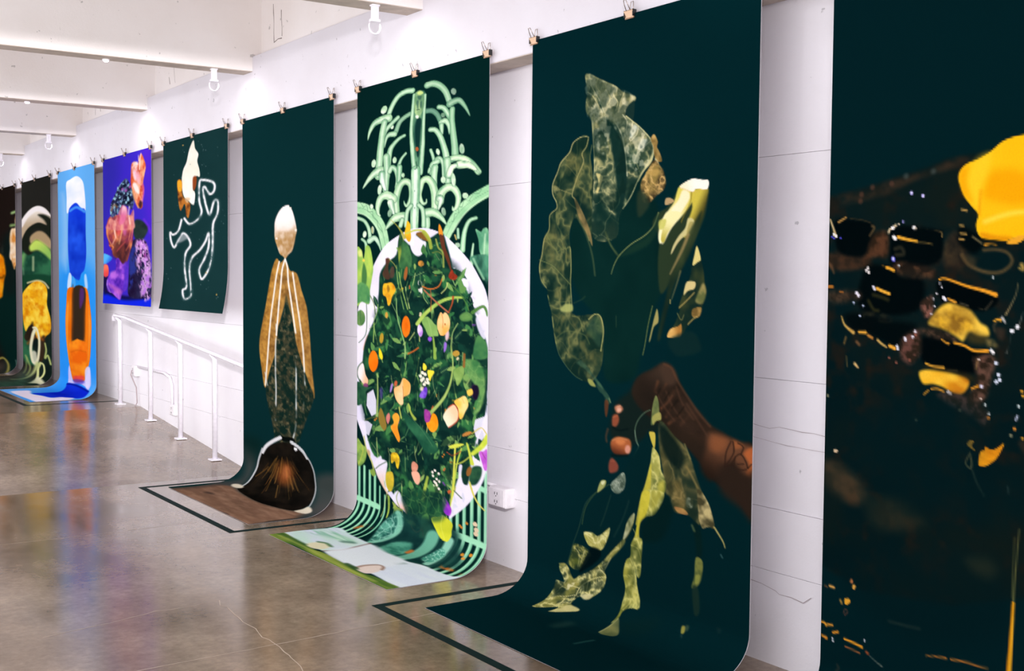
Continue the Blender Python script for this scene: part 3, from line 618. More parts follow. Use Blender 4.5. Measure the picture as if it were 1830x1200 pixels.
L;33231c;2.31;5.1,5.1;0;85;;961 1890 970 1860 950 1847
L;33231c;2.29;5.06,5.06;0;85;;987 1942 1001 1922
L;33231c;2.31;5.11,5.11;0;85;;951 1932 971 1928
F;6d3d26;4.43;;0;80;;388 1756 403 1750 407 1773 399 1826 390 1814
L;5d4030;4.43;9.13,9.13;0;70;;405 1884 397 1918 400 1943
F;8e5038;6.58;;0;100;;427 1818 450 1808 457 1836 444 1864 425 1861
F;b3785c;6.56;;0;100;;436 1775 459 1762 475 1779 459 1800 443 1799
F;e0b49c;4.37;;0;80;;466 1784 465 1790 461 1794 456 1796 451 1796 447 1792 446 1788 447 1782 451 1778 456 1776 461 1776 465 1779
F;a8623a;6.55;;0;100;g:5a3020:451:1940:438:1994;419 1940 444 1913 483 1909 509 1917 514 1954 497 1983 446 1994 423 1978
F;d88a54;8.74;;0;70;;486 1931 482 1938 473 1944 462 1946 451 1944 444 1939 442 1932 446 1924 455 1919 467 1917 477 1919 485 1924
F;d79a86;5.42;;0;90;;511 1958 509 1968 505 1976 498 1979 492 1978 487 1972 485 1963 487 1953 491 1945 498 1941 504 1942 509 1949
F;85493a;6.62;;0;100;;410 2052 420 2018 436 2018 456 2043 450 2071 417 2085
F;3f3026;16.3;;0;75;n:2a211b:70:40:2:0:40;605 1675 698 1645 739 1676 801 1750 824 1818 780 1849 712 1813 654 1773
L;5a4030;5.09;7.19,7.19;0;60;;707 1650 734 1719 779 1778
L;5a4030;5.14;6.05,6.05;0;60;;664 1674 694 1737 741 1796
L;5a4030;5.2;6.11,6.11;0;60;;623 1685 653 1737 701 1796
L;5a4030;5.03;7.09,7.09;0;60;;751 1716 796 1781 835 1839
L;1c1814;3.32;4.88,4.88;0;70;;676 1678 659 1711
L;1c1814;3.29;4.84,4.84;0;70;;714 1704 688 1744
L;1c1814;3.27;4.81,4.81;0;70;;740 1730 712 1776
L;1c1814;3.35;4.92,4.92;0;70;;640 1665 623 1698
L;7a5038;6.11;5.99,5.99;0;60;;654 1556 686 1571 707 1614 739 1664 795 1742 845 1796
L;0a1a1a;4.37;9,9;0;80;;431 1873 457 1881 496 1868
L;0a1a1a;4.38;9.01,9.01;0;80;;426 2003 459 1997 497 1989
L;c98a5c;3.5;5.15,5.15;0;80;;428 1932 458 1916 493 1918
L;d8a888;2.19;4.5,4.5;0;80;;446 1775 461 1768
L;b06a48;2.63;4.52,4.52;0;80;;430 1824 447 1815
L;a8604a;2.65;4.54,4.54;0;70;;420 2028 436 2027
L;58705a;2.14;4.4,4.4;0;85;;597 1765 570 1783 542 1822 530 1868 540 1917 547 1941 526 1983
L;8ea48c;1.72;3.16,3.16;0;80;;530 1868 534 1912 547 1935
F;9a9c58;4.5;;0;95;;307 1661 327 1665 345 1692 324 1692 310 1680
F;2b4a3e;4.44;;0;90;;348 1682 389 1710 416 1745 389 1729 362 1713
L;748860;1.99;5.19,5.19;0;80;;409 1740 416 1758
F;06292c;8.79;;0;100;;595 1857 608 1954 597 2032 562 2165 539 2292 399 2535 279 2642 239 2553 283 2369 300 2277 348 2198 421 2135 485 2049 522 1978 571 1899
L;56683f;2.03;3.32,3.32;0;85;;414 2140 351 2196 303 2275 286 2362
F;8b9886;3.29;;0;100;r:d7ddc8:18:24:7:1.00:41/v:d7ddc8:26:30:0.05:0.40:42/n:4a5a4c:25:25:2:0:43;421 2138 447 2103 480 2070 491 2099 483 2146 454 2174 429 2166
L;c4ccb4;1.54;2.59,2.59;0;80;;420 2142 447 2129 479 2109
F;a8aa66;3.35;;0;95;;374 2134 400 2127 391 2158 358 2191
F;e0e0b8;2.68;;0;80;;377 2135 394 2130 388 2146 378 2148
F;1f3228;5.11;;0;100;n:4c4d30:60:120:2.6:-0.05:44/r:7a7148:84:128:7:0.90:45/v:7a7148:120:160:0.05:0.30:46;639 1806 702 1863 748 1903 777 1963 785 1991 817 2079 845 2143 865 2205 808 2221 763 2191 706 2191 688 2134 664 2116 654 2019 638 1930
F;081c1c;12.4;;0;80;;637 1819 702 1875 743 1940 726 2004 674 1966 644 1898
F;6a6038;10.3;;0;80;n:353a26:40:60:2.5:0:47/r:a08c58:56:88:7:1.00:48/v:a08c58:80:110:0.05:0.35:49;676 2076 727 2052 751 2119 740 2176 700 2168 688 2134
F;c8a75e;3.08;;0;100;n:a0744a:40:30:2:0:50;706 2170 735 2168 752 2173 762 2189 729 2192 712 2183
L;8f8552;3.05;7.18,7.18;0;70;;745 1891 759 1925 768 1947
L;8c7c4c;4.05;8.34,8.34;0;80;;755 1986 777 2022 800 2065
F;bfae7a;3.01;;0;100;n:4f4a30:35:45:3.2:-0.1:51;798 2072 820 2081 839 2121 853 2164 865 2208 819 2221 805 2177 815 2139 804 2106
F;949a80;4.07;;0;90;n:3a4634:20:30:3:0:52;759 2117 782 2123 779 2154 757 2156
F;8e935a;2.52;;0;100;n:4b5c3a:40:60:2:0:53;620 1698 632 1721 637 1776 643 1800 619 1813 601 1833 603 1781 608 1737
F;b6b062;3.15;;0;80;;606 1793 639 1769 645 1799 624 1809 610 1830
F;c9b850;2.53;;0;100;;594 1864 618 1863 621 1902 617 1934 608 1917 598 1888
F;9fa050;2.54;;0;100;n:3e4f2a:70:110:2.8:-0.05:54/r:dcd686:66:96:7:0.90:55/v:dcd686:95:120:0.05:0.30:56;611 1929 638 1961 648 2021 667 2066 665 2115 636 2185 617 2230 603 2212 588 2231 570 2258 542 2297 542 2266 559 2172 580 2098 600 2006 605 1961
F;cfc248;3.84;;0;90;n:a8a03e:40:90:2:0:57;604 1999 603 2093 598 2188 582 2236 542 2297 544 2259 559 2172 580 2098
F;d8cc52;10.5;;0;60;;634 2086 661 2067 663 2110 641 2127
L;e2dc90;1.71;4.39,4.39;0;80;;560 2198 582 2230 600 2237
F;a3a046;2.81;;0;100;n:4d5a2c:60:90:2.8:-0.05:58/r:e2dc86:70:104:7:0.90:59/v:e2dc86:100:130:0.05:0.30:60;579 2129 656 2118 657 2157 623 2225 587 2245 560 2282 556 2345 570 2357 567 2442 563 2518 548 2530 541 2485 552 2583 563 2627 567 2670 532 2679 509 2704 510 2744 499 2779 499 2724 491 2667 495 2596 485 2537 497 2472 517 2445 519 2389 536 2344 548 2265 557 2195
F;d0c440;4.28;;0;85;;566 2139 599 2131 596 2192 581 2243 560 2276 550 2333 539 2343 551 2251 557 2195
L;ddd98a;1.74;3.4,3.4;0;70;;517 2458 538 2506 538 2561 527 2626
F;8a8c58;4.15;;0;100;n:5f6a44:60:50:2:0:61;508 2741 536 2778 565 2824 553 2852 504 2860 504 2787
L;c0bc80;2.11;3.79,3.79;0;80;;502 2857 506 2789 509 2745
F;082220;14.8;;0;60;;587 2248 632 2203 663 2129 701 2172 665 2313 602 2358 569 2354 565 2288
F;aca75a;2.93;;0;100;n:556034:35:45:3:0:62/r:e6e0a0:38:48:7:1.00:63/v:e6e0a0:55:60:0.05:0.35:64;295 2399 339 2389 369 2395 420 2341 406 2409 378 2461 337 2459 312 2447
F;57632f;4.61;;0;100;n:26382a:40:50:3:0:65/r:a7a35c:42:56:7:1.00:66/v:a7a35c:60:70:0.05:0.35:67;250 2466 311 2473 330 2503 274 2585 222 2577 235 2510
F;031518;6.82;;0;90;;318 2485 340 2457 377 2464 370 2505 304 2576 274 2593
F;7f8044;2.96;;0;100;n:24362a:50:55:3.6:0:68/r:dfd894:56:60:7:1.00:69/v:dfd894:80:75:0.05:0.38:70;534 2249 518 2325 475 2416 434 2471 399 2545 406 2579 392 2639 363 2685 342 2711 303 2709 294 2760 348 2776 301 2815 252 2856 259 2801 177 2866 179 2789 174 2711 169 2672 208 2667 174 2614 180 2585 213 2583 247 2638 276 2614 312 2588 370 2533 427 2452 482 2373 498 2300
F;c9c9a0;2.83;;0;90;n:6a7450:30:50:2.5:0:71;534 2245 520 2307 498 2361 482 2376 498 2303 514 2264
L;dcd692;1.74;4.77,2.73;0;90;;404 2578 360 2597 321 2626 287 2672 287 2757
F;cfc88c;5.06;;0;90;;252 2853 271 2806 292 2768 344 2773 307 2812
F;d8d0a0;4.63;;0;80;;306 2699 356 2677 352 2701 329 2715
F;a8a058;6.78;;0;60;;210 2673 271 2644 268 2683 229 2697
L;a9a462;2.77;6.52,6.52;0;70;;174 2589 209 2585 214 2620 248 2645
F;a39e56;4.42;;0;50;;392 2512 427 2459 482 2380 489 2398 434 2477
L;3e5440;2.08;3.62,3.62;0;70;;352 2191 301 2260 272 2376 239 2480 213 2576 174 2618
L;2c443a;3.34;4.2,4.2;0;60;;423 2187 396 2285 375 2347
L;24403a;4.38;5.5,5.5;0;60;;507 2194 480 2284 440 2378
L;d3cc90;1.62;3.63,2.18;0;85;;287 2672 249 2674 219 2693 180 2676
L;d3cc90;1.55;3.47,2.08;0;85;;321 2626 321 2663 336 2708
L;d3cc90;1.51;3.39,2.04;0;85;;360 2597 358 2629 357 2680
L;d3cc90;1.92;4.31,2.58;0;85;;281 2710 248 2732 206 2751 183 2789
L;d3cc90;2.25;5.04,3.03;0;85;;287 2757 251 2770 239 2815
L;d3cc90;1.63;3.65,2.19;0;85;;287 2672 287 2707 303 2709
L;d3cc90;1.58;3.54,2.12;0;85;;392 2561 371 2554 327 2579
L;d3cc90;1.56;3.5,2.1;0;85;;427 2480 413 2512 399 2545
L;d3cc90;1.55;3.48,2.09;0;85;;461 2427 434 2450 406 2493
L;d3cc90;1.56;3.5,2.1;0;85;;210 2673 217 2641 206 2615
F;e6e0b4;4.51;;0;70;m:14:14:6:0:72;213 2680 245 2661 272 2648 265 2676 234 2700
F;1a2c22;6.56;;0;60;;285 2640 329 2629 330 2668 300 2678
F;1a2c22;8.12;;0;60;;190 2713 219 2709 220 2736 195 2757
F;1a2c22;6.58;;0;50;;347 2647 371 2611 393 2603 382 2642
L;dad49a;1.59;3.56,2.14;0;80;;302 2400 325 2426 355 2438
L;dad49a;1.57;3.53,2.12;0;80;;369 2395 362 2429 377 2457
L;dad49a;1.57;3.51,2.11;0;80;;415 2350 390 2392 369 2420
L;dad49a;1.62;3.62,2.17;0;80;;250 2484 274 2513 267 2573
L;dad49a;1.61;3.6,2.16;0;80;;303 2482 289 2523 274 2571
L;d8d27c;1.51;3.39,2.03;0;70;;528 2318 544 2348 536 2371
L;d8d27c;1.51;3.39,2.03;0;70;;519 2396 550 2401 563 2437
L;d8d27c;1.52;3.41,2.04;0;70;;493 2486 524 2490 561 2492
L;d8d27c;1.52;3.41,2.04;0;70;;487 2544 531 2529 558 2517
L;d8d27c;1.52;3.41,2.05;0;70;;498 2595 525 2572 552 2590
L;d8d27c;1.45;3.24,1.95;0;70;;497 2664 522 2642 561 2634
L;d8d27c;1.46;3.28,1.97;0;70;;506 2697 525 2654 533 2624
F;c6b782;2.6;;0;100;n:4d4a32:40:40:3:-0.1:73;799 2077 820 2084 850 2134 868 2216 844 2217 820 2230 806 2177
L;b8a868;1.97;7.43,3.72;0;90;;867 2214 887 2242 902 2266 909 2287
L;5a7a78;2.96;4.95,4.95;0;70;;894 2321 900 2332
F;0a2624;8.09;;0;90;;780 2215 810 2233 823 2330 803 2375 793 2289
L;7a8254;4.06;8.91,8.91;0;60;;780 2231 789 2251
F;7f8446;3.65;;0;100;n:33472e:40:60:3:0:74;797 2364 825 2374 819 2452 799 2491 781 2497 792 2442
F;a8aa54;4.05;;0;70;;798 2440 815 2434 810 2468 795 2473
F;22382e;6.09;;0;80;;784 2496 808 2494 815 2588 794 2608
F;a8a04c;4.07;;0;90;;755 2675 769 2672 773 2698 762 2703
F;56674a;5.87;;0;60;;770 2665 782 2664 782 2684 771 2685
F;3c504c;4.28;;0;60;;764 2713 771 2710 775 2723
F;1d3c3a;23.2;;0;90;;359 2957 356 2881 391 2865 400 2923 385 2973
L;2f5752;6.53;8.53,8.53;0;90;;542 3039 543 2982 546 2940
F;0a2a2a;34;;0;60;;524 2755 649 2676 666 2728 598 2805
F;2a3e3a;9.43;;0;50;;886 2630 900 2631 894 2649
'''),
'C': ('04201f', 0.493, 1.0, '''
L;24503f;2.15;31.4,25.4;0;60;;433 232 466 237 494 264 513 308
L;5d8a76;1.88;26.7,22.5;0;80;n:6fa57c:40:60:2:-0.1:2;433 232 466 237 494 264 513 308
L;7fa78f;4.3;11.2,9.46;0;60;;433 232 466 237 494 264 513 308
L;24503f;2.25;28.6,31.5;0;68;;341 226 306 240 275 264 255 309 244 327
L;7ea888;1.97;23.6,28.6;0;90;n:6fa57c:40:60:2:-0.1:3;341 226 306 240 275 264 255 309 244 327
L;a9c9a8;4.5;9.91,12;0;68;;341 226 306 240 275 264 255 309 244 327
L;24503f;2.26;33.6,29.1;0;75;;353 94 315 90 274 102 244 132 218 176 202 223
L;9cc69c;1.97;28.6,26.1;0;100;n:6fa57c:40:60:2:-0.1:4;353 94 315 90 274 102 244 132 218 176 202 223
L;d6e9cf;4.51;12,11;0;75;;353 94 315 90 274 102 244 132 218 176 202 223
L;24503f;2.13;37.6,31;0;71;;437 85 470 84 507 105 539 146 558 201
L;8fb892;1.87;32.9,28.2;0;95;n:6fa57c:40:60:2:-0.1:5;437 85 470 84 507 105 539 146 558 201
L;bcd8b8;4.26;13.8,11.9;0;71;;437 85 470 84 507 105 539 146 558 201
L;24503f;2.08;40.1,5.04;0;68;;562 221 589 211 615 215 645 259 667 309
L;7fa88a;1.82;35.5,2.29;0;90;n:6fa57c:40:60:2:-0.1:6;562 221 589 211 615 215 645 259 667 309
L;b4d0b0;4.15;14.9,0.961;0;68;;562 221 589 211 615 215 645 259 667 309
L;24503f;2.12;28,34.9;0;75;;503 224 531 237 554 275 572 306
L;9cc69c;1.85;23.3,32.1;0;100;n:6fa57c:40:60:2:-0.1:7;503 224 531 237 554 275 572 306
L;d6e9cf;4.23;9.8,13.5;0;75;;503 224 531 237 554 275 572 306
L;24503f;2.1;31.2,40.9;0;75;;576 252 574 307 581 382 590 463 593 523
L;86b58c;1.84;26.6,38.2;0;100;n:6fa57c:40:60:2:-0.1:8;576 252 574 307 581 382 590 463 593 523
L;b9d8b6;4.19;11.2,16;0;75;;576 252 574 307 581 382 590 463 593 523
F;24503f;2.09;;0;42;;598 161 596 169 590 175 582 175 574 171 568 162 565 152 568 143 574 138 582 138 590 142 596 151
F;a5cba2;2.09;;0;60;n:dcebd2:25:30:2:0:9;596 160 594 168 589 173 582 173 575 169 570 162 568 153 569 145 575 140 582 140 589 144 594 151
F;24503f;2.12;;0;42;;540 277 538 285 533 289 527 290 520 286 515 280 513 272 515 264 520 260 526 259 533 263 538 269
F;a5cba2;2.12;;0;60;n:dcebd2:25:30:2:0:10;537 277 536 283 532 287 527 288 521 285 517 279 515 272 517 266 521 262 526 261 532 264 536 270
F;24503f;2.31;;0;70;;195 180 185 189 173 193 162 189 156 179 155 166 160 154 170 145 182 142 193 146 199 155 200 168
F;a5cba2;2.31;;0;100;n:dcebd2:25:30:2:0:11;192 179 184 187 173 190 164 187 158 179 158 167 163 156 172 147 182 144 191 147 197 156 197 167
F;24503f;2.28;;0;70;;241 287 236 293 230 295 223 294 217 288 215 281 216 273 220 267 227 265 234 267 239 272 242 279
F;a5cba2;2.28;;0;100;n:dcebd2:25:30:2:0:12;238 285 235 290 229 293 224 291 219 287 218 281 219 275 222 270 227 268 233 269 237 273 239 279
F;24503f;2.14;;0;70;;512 475 512 485 509 492 503 495 497 492 491 485 488 475 488 466 491 458 497 456 503 458 509 465
F;a5cba2;2.14;;0;100;n:dcebd2:25:30:2:0:13;510 475 510 484 508 490 503 493 498 490 493 484 490 475 490 467 492 460 497 458 502 460 507 467
F;24503f;2.08;;0;56;;642 482 642 496 637 507 630 511 622 506 616 495 612 479 613 464 618 454 625 450 633 455 639 467
F;a5cba2;2.08;;0;80;n:dcebd2:25:30:2:0:14;640 481 640 495 636 505 630 508 623 504 617 494 614 479 615 466 619 456 625 453 632 457 637 468
L;24503f;2.33;51.5,5.66;0;75;;207 224 164 223 115 238 85 281 71 331
L;a6cd9f;2.04;46.3,2.57;0;100;n:6fa57c:40:60:2:-0.1:15;207 224 164 223 115 238 85 281 71 331
L;dfedd6;4.67;19.5,1.08;0;75;;207 224 164 223 115 238 85 281 71 331
L;24503f;2.29;27.8,28.3;0;75;;265 232 228 259 191 292 173 329
L;9cc69c;2;22.7,25.2;0;100;n:6fa57c:40:60:2:-0.1:16;265 232 228 259 191 292 173 329
L;d6e9cf;4.58;9.54,10.6;0;75;;265 232 228 259 191 292 173 329
L;24503f;2.32;41,49.1;0;75;;181 244 167 302 159 362 151 438 141 565
L;9cc69c;2.03;35.8,46.1;0;100;n:6fa57c:40:60:2:-0.1:17;181 244 167 302 159 362 151 438 141 565
L;d6e9cf;4.64;15.1,19.4;0;75;;181 244 167 302 159 362 151 438 141 565
L;24503f;2.28;21.3,44.4;0;75;;306 347 275 358 239 387 213 433 195 572
L;a6cfa0;1.99;16.3,41.4;0;100;n:6fa57c:40:60:2:-0.1:18;306 347 275 358 239 387 213 433 195 572
L;d6e9cf;4.55;6.85,17.4;0;75;;306 347 275 358 239 387 213 433 195 572
L;24503f;2.3;35.4,5.57;0;75;;244 327 213 324 192 343 180 397
L;9cc69c;2.01;30.4,2.53;0;100;n:6fa57c:40:60:2:-0.1:19;244 327 213 324 192 343 180 397
L;d6e9cf;4.59;12.8,1.06;0;75;;244 327 213 324 192 343 180 397
L;24503f;2.12;35,5.13;0;75;;518 314 540 309 557 341 561 388
L;9cc69c;1.85;30.3,2.33;0;100;n:6fa57c:40:60:2:-0.1:20;518 314 540 309 557 341 561 388
L;d6e9cf;4.23;12.7,0.98;0;75;;518 314 540 309 557 341 561 388
L;24503f;2.13;28.2,14.6;0;75;;518 328 522 376
L;9cc69c;1.86;23.5,11.7;0;100;n:6fa57c:40:60:2:-0.1:21;518 328 522 376
L;d6e9cf;4.26;9.86,4.93;0;75;;518 328 522 376
L;24503f;2.14;28.3,41.7;0;75;;457 342 485 350 513 393 532 452 546 516 551 633
L;9cc69c;1.87;23.5,38.8;0;100;n:6fa57c:40:60:2:-0.1:22;457 342 485 350 513 393 532 452 546 516 551 633
L;d6e9cf;4.27;9.89,16.3;0;75;;457 342 485 350 513 393 532 452 546 516 551 633
F;24503f;2.28;;0;70;;260 488 256 497 249 503 241 503 234 498 230 489 230 478 234 469 241 464 248 463 255 468 260 477
F;a5cba2;2.28;;0;100;n:dcebd2:25:30:2:0:23;257 487 254 495 248 500 242 500 236 496 233 488 232 479 236 471 241 466 248 466 254 470 257 478
F;24503f;2.35;;0;70;;127 488 123 500 115 508 105 508 98 502 93 491 93 478 98 466 106 458 115 458 123 464 127 475
F;a5cba2;2.35;;0;100;n:dcebd2:25:30:2:0:24;125 487 120 498 114 505 106 506 99 501 96 491 96 478 100 468 107 461 115 460 121 465 125 475
L;24503f;2.26;17.4,34.1;0;75;;314 454 286 484 268 532 269 577
L;9cc69c;1.98;12.5,31.1;0;100;n:6fa57c:40:60:2:-0.1:25;314 454 286 484 268 532 269 577
L;d6e9cf;4.52;5.23,13.1;0;75;;314 454 286 484 268 532 269 577
L;24503f;2.16;20.2,20.7;0;75;;460 459 472 494 484 544
L;9cc69c;1.89;15.5,17.9;0;100;n:6fa57c:40:60:2:-0.1:26;460 459 472 494 484 544
L;d6e9cf;4.32;6.5,7.5;0;75;;460 459 472 494 484 544
L;24503f;2.14;34.3,14.6;0;75;;473 585 491 526 509 515 528 546 530 612
L;9cc69c;1.87;29.5,11.8;0;100;n:6fa57c:40:60:2:-0.1:27;473 585 491 526 509 515 528 546 530 612
L;d6e9cf;4.28;12.4,4.96;0;75;;473 585 491 526 509 515 528 546 530 612
F;5f8f6c;3.3;;0;100;n:2c5a48:20:120:3:0:28;362 121 394 106 427 123 425 218 420 409 401 575 364 570 346 396 353 202
L;24503f;2.22;20.8,31;0;75;;362 121 352 231 346 327 352 426 367 575
L;9cc69c;1.94;15.9,28.1;0;100;n:6fa57c:40:60:2:-0.1:29;362 121 352 231 346 327 352 426 367 575
L;d6e9cf;4.43;6.67,11.8;0;75;;362 121 352 231 346 327 352 426 367 575
L;24503f;2.18;19.3,30.6;0;75;;426 137 420 246 416 350 414 427 402 580
L;9cc69c;1.91;14.5,27.7;0;100;n:6fa57c:40:60:2:-0.1:30;426 137 420 246 416 350 414 427 402 580
L;d6e9cf;4.37;6.07,11.6;0;75;;426 137 420 246 416 350 414 427 402 580
F;0a2a28;5.5;;0;95;;380 266 405 271 402 338 396 429 391 481 381 480 371 400 368 322
F;aac78a;3.29;;0;100;n:5f8a62:30:50:2.6:0:31;367 117 394 107 418 125 422 179 413 225 390 258 378 256 364 214 363 165
F;c4d67e;4.1;;0;90;;380 116 397 106 416 122 394 131
F;2f5548;5.48;;0;85;;382 133 406 137 402 157 387 154
F;33594c;5.49;;0;80;;377 163 390 162 387 209 380 203
F;33594c;5.47;;0;80;;397 173 407 170 407 204 398 202
D;14352e;1.65;3.39;0;100;;381 212 391 214
F;e4eed6;3.3;;0;100;;390 254 389 259 385 262 380 262 375 260 372 255 370 250 372 246 375 243 380 243 385 245 389 249
L;22493d;1.94;2.44,2.44;0;80;;356 300 354 397
L;22493d;1.94;2.44,2.44;0;80;;366 297 364 409
L;22493d;1.92;2.41,2.41;0;80;;410 311 406 421
F;a5562e;2.76;;0;100;;391 441 390 447 386 450 381 451 376 449 373 444 371 438 373 432 376 428 381 428 386 430 389 435
L;24503f;2.07;38.8,31.3;0;75;;559 532 599 524 643 540 677 568 711 618
L;bfdcae;1.81;34.3,28.6;0;100;n:6fa57c:40:60:2:-0.1:32;559 532 599 524 643 540 677 568 711 618
L;e6f0d4;4.14;14.4,12;0;75;;559 532 599 524 643 540 677 568 711 618
L;2f5a48;1.58;2.32,2.32;0;100;;559 532 582 540
L;1f4a3a;2.96;78.2,62.6;0;80;;-9 744 55 763 111 812 161 888 188 1002
L;8dc492;2.37;68.9,54.3;0;100;n:b3dcae:80:60:2:0:33;-9 744 55 763 111 812 161 888 188 1002
L;2f5f47;2.07;2.61,2.61;0;80;;-9 744 55 763 111 812 161 888 188 1002
L;1f4a3a;2.6;68.7,55;0;80;;769 720 691 761 627 815 584 876 544 962
L;8dc492;2.08;60.4,47.6;0;100;n:b3dcae:80:60:2:0:34;769 720 691 761 627 815 584 876 544 962
L;2f5f47;1.82;2.29,2.29;0;80;;769 720 691 761 627 815 584 876 544 962
L;24503c;1.78;2.61,2.61;1;90;;20 715 43 749 63 735 72 778 103 780 106 817 133 840 139 876 166 909
L;24503c;1.56;2.29,2.29;1;90;;728 707 716 732 687 734 670 759 670 768 640 761 631 797 610 799 614 827 592 835 588 872 566 879
L;c9e6c0;3.56;7.33,7.33;0;70;;-3 777 61 803 117 859 161 945
L;c9e6c0;3.1;6.37,6.37;0;70;;757 750 691 793 636 847 584 932
L;24503f;2.07;33.2,6.17;0;75;;564 637 573 582 613 562 664 572 694 597 717 625
L;c3dcb2;1.81;28.6,3.43;0;100;n:6fa57c:40:60:2:-0.1:35;564 637 573 582 613 562 664 572 694 597 717 625
L;eef5e0;4.15;12,1.44;0;75;;564 637 573 582 613 562 664 572 694 597 717 625
L;24503f;2.06;44.3,14.1;0;75;;613 565 664 575 698 604
L;cfe3bd;1.8;39.8,11.4;0;100;n:6fa57c:40:60:2:-0.1:36;613 565 664 575 698 604
L;f2f7e4;4.12;16.7,4.78;0;75;;613 565 664 575 698 604
L;24503f;2.35;59.7,6.36;0;75;;176 541 133 537 85 570 37 629
L;b5d5ab;2.06;54.5,3.24;0;100;n:6fa57c:40:60:2:-0.1:37;176 541 133 537 85 570 37 629
L;e6f0dc;4.71;22.9,1.36;0;75;;176 541 133 537 85 570 37 629
L;24503f;2.31;44.6,38.7;0;75;;192 456 195 538 187 654
L;9cc69c;2.02;39.5,35.7;0;100;n:6fa57c:40:60:2:-0.1:38;192 456 195 538 187 654
L;d6e9cf;4.62;16.6,15;0;75;;192 456 195 538 187 654
L;24503f;2.32;43.5,15.9;0;75;;163 554 166 601 185 654
L;cfe3cf;2.03;38.4,12.8;0;100;n:6fa57c:40:60:2:-0.1:39;163 554 166 601 185 654
L;eef5ee;4.64;16.1,5.38;0;75;;163 554 166 601 185 654
L;24503f;2.12;42.1,37.8;0;75;;550 532 553 588 556 649
L;9cc69c;1.85;37.4,35;0;100;n:6fa57c:40:60:2:-0.1:40;550 532 553 588 556 649
L;d6e9cf;4.24;15.7,14.7;0;75;;550 532 553 588 556 649
L;24503f;2.11;33.7,26;0;75;;560 617 573 577 595 567
L;d9e9c6;1.84;29,23.2;0;100;n:6fa57c:40:60:2:-0.1:41;560 617 573 577 595 567
L;f2f7e8;4.21;12.2,9.76;0;75;;560 617 573 577 595 567
L;24503f;2.28;30.2,38.2;0;75;;214 546 229 523 255 547 269 599 264 648
L;b9d8b2;2;25.2,35.2;0;100;n:6fa57c:40:60:2:-0.1:42;214 546 229 523 255 547 269 599 264 648
L;d6e9cf;4.56;10.6,14.8;0;75;;214 546 229 523 255 547 269 599 264 648
L;24503f;2.16;38,30.2;0;75;;468 586 472 544 500 529
L;9cc69c;1.89;33.3,27.3;0;100;n:6fa57c:40:60:2:-0.1:43;468 586 472 544 500 529
L;d6e9cf;4.31;14,11.5;0;75;;468 586 472 544 500 529
L;24503f;2.16;40.4,26.6;0;75;;484 560 480 616 485 664
L;9cc69c;1.89;35.7,23.8;0;100;n:6fa57c:40:60:2:-0.1:44;484 560 480 616 485 664
L;d6e9cf;4.31;15,9.99;0;75;;484 560 480 616 485 664
L;24503f;2.27;36.2,28;0;75;;276 530 274 579 271 614
L;9cc69c;1.98;31.2,25;0;100;n:6fa57c:40:60:2:-0.1:45;276 530 274 579 271 614
L;d6e9cf;4.53;13.1,10.5;0;75;;276 530 274 579 271 614
L;24503f;2.18;46.9,6.5;0;75;;488 798 485 712 468 650 440 621 413 632 403 669 398 712 416 758 436 757 438 736
L;a8cf9e;1.91;42.1,3.61;0;100;n:6fa57c:40:60:2:-0.1:46;488 798 485 712 468 650 440 621 413 632 403 669 398 712 416 758 436 757 438 736
L;dcebcf;4.36;17.7,1.52;0;75;;488 798 485 712 468 650 440 621 413 632 403 669 398 712 416 758 436 757 438 736
L;24503f;2.25;48.5,6.71;0;75;;256 793 252 732 264 673 287 628 317 620 342 640 348 682 343 726 323 764 309 753 304 735
L;a8cf9e;1.97;43.5,3.73;0;100;n:6fa57c:40:60:2:-0.1:47;256 793 252 732 264 673 287 628 317 620 342 640 348 682 343 726 323 764 309 753 304 735
L;dcebcf;4.51;18.3,1.57;0;75;;256 793 252 732 264 673 287 628 317 620 342 640 348 682 343 726 323 764 309 753 304 735
L;24503f;2.22;57.5,49.4;0;75;;374 563 373 675 369 788 367 905
L;b3d6b0;1.94;52.6,46.5;0;100;n:6fa57c:40:60:2:-0.1:48;374 563 373 675 369 788 367 905
L;e9f2e6;4.44;22.1,19.5;0;75;;374 563 373 675 369 788 367 905
L;4f8a68;2.23;2.95,2.95;0;80;;350 599 348 707 351 825
L;4f8a68;2.21;2.92,2.92;0;80;;396 605 392 712 388 828
D;2a5546;1.67;2.94;0;100;;368 682 369 782
L;1a4032;2.21;4.88,4.88;0;80;;376 515 381 545 369 555
L;24503f;2.11;51.3,6.3;0;75;;511 757 520 711 551 684 585 690 610 735 605 790 586 811 581 792
L;b9d9ac;1.85;46.6,3.5;0;100;n:6fa57c:40:60:2:-0.1:49;511 757 520 711 551 684 585 690 610 735 605 790 586 811 581 792
L;e6f0d6;4.23;19.6,1.47;0;75;;511 757 520 711 551 684 585 690 610 735 605 790 586 811 581 792
L;24503f;2.15;40.2,11.1;0;75;;511 738 520 749 506 799
L;e6ecd6;1.88;35.5,8.28;0;100;n:6fa57c:40:60:2:-0.1:50;511 738 520 749 506 799
L;f6f6ec;4.29;14.9,3.48;0;75;;511 738 520 749 506 799
L;24503f;2.33;56.4,6.93;0;75;;235 715 198 689 158 700 138 747 139 793 154 810
L;b3d6aa;2.04;51.3,3.85;0;100;n:6fa57c:40:60:2:-0.1:51;235 715 198 689 158 700 138 747 139 793 154 810
L;e4efd8;4.65;21.5,1.62;0;75;;235 715 198 689 158 700 138 747 139 793 154 810
L;24503f;2.3;43,13.2;0;75;;219 734 230 776 241 807
L;dcead2;2.01;38,10.1;0;100;n:6fa57c:40:60:2:-0.1:52;219 734 230 776 241 807
L;f2f5ea;4.59;15.9,4.25;0;75;;219 734 230 776 241 807
L;24503f;2.29;59.4,5.57;0;75;;298 826 251 830 212 865 185 900
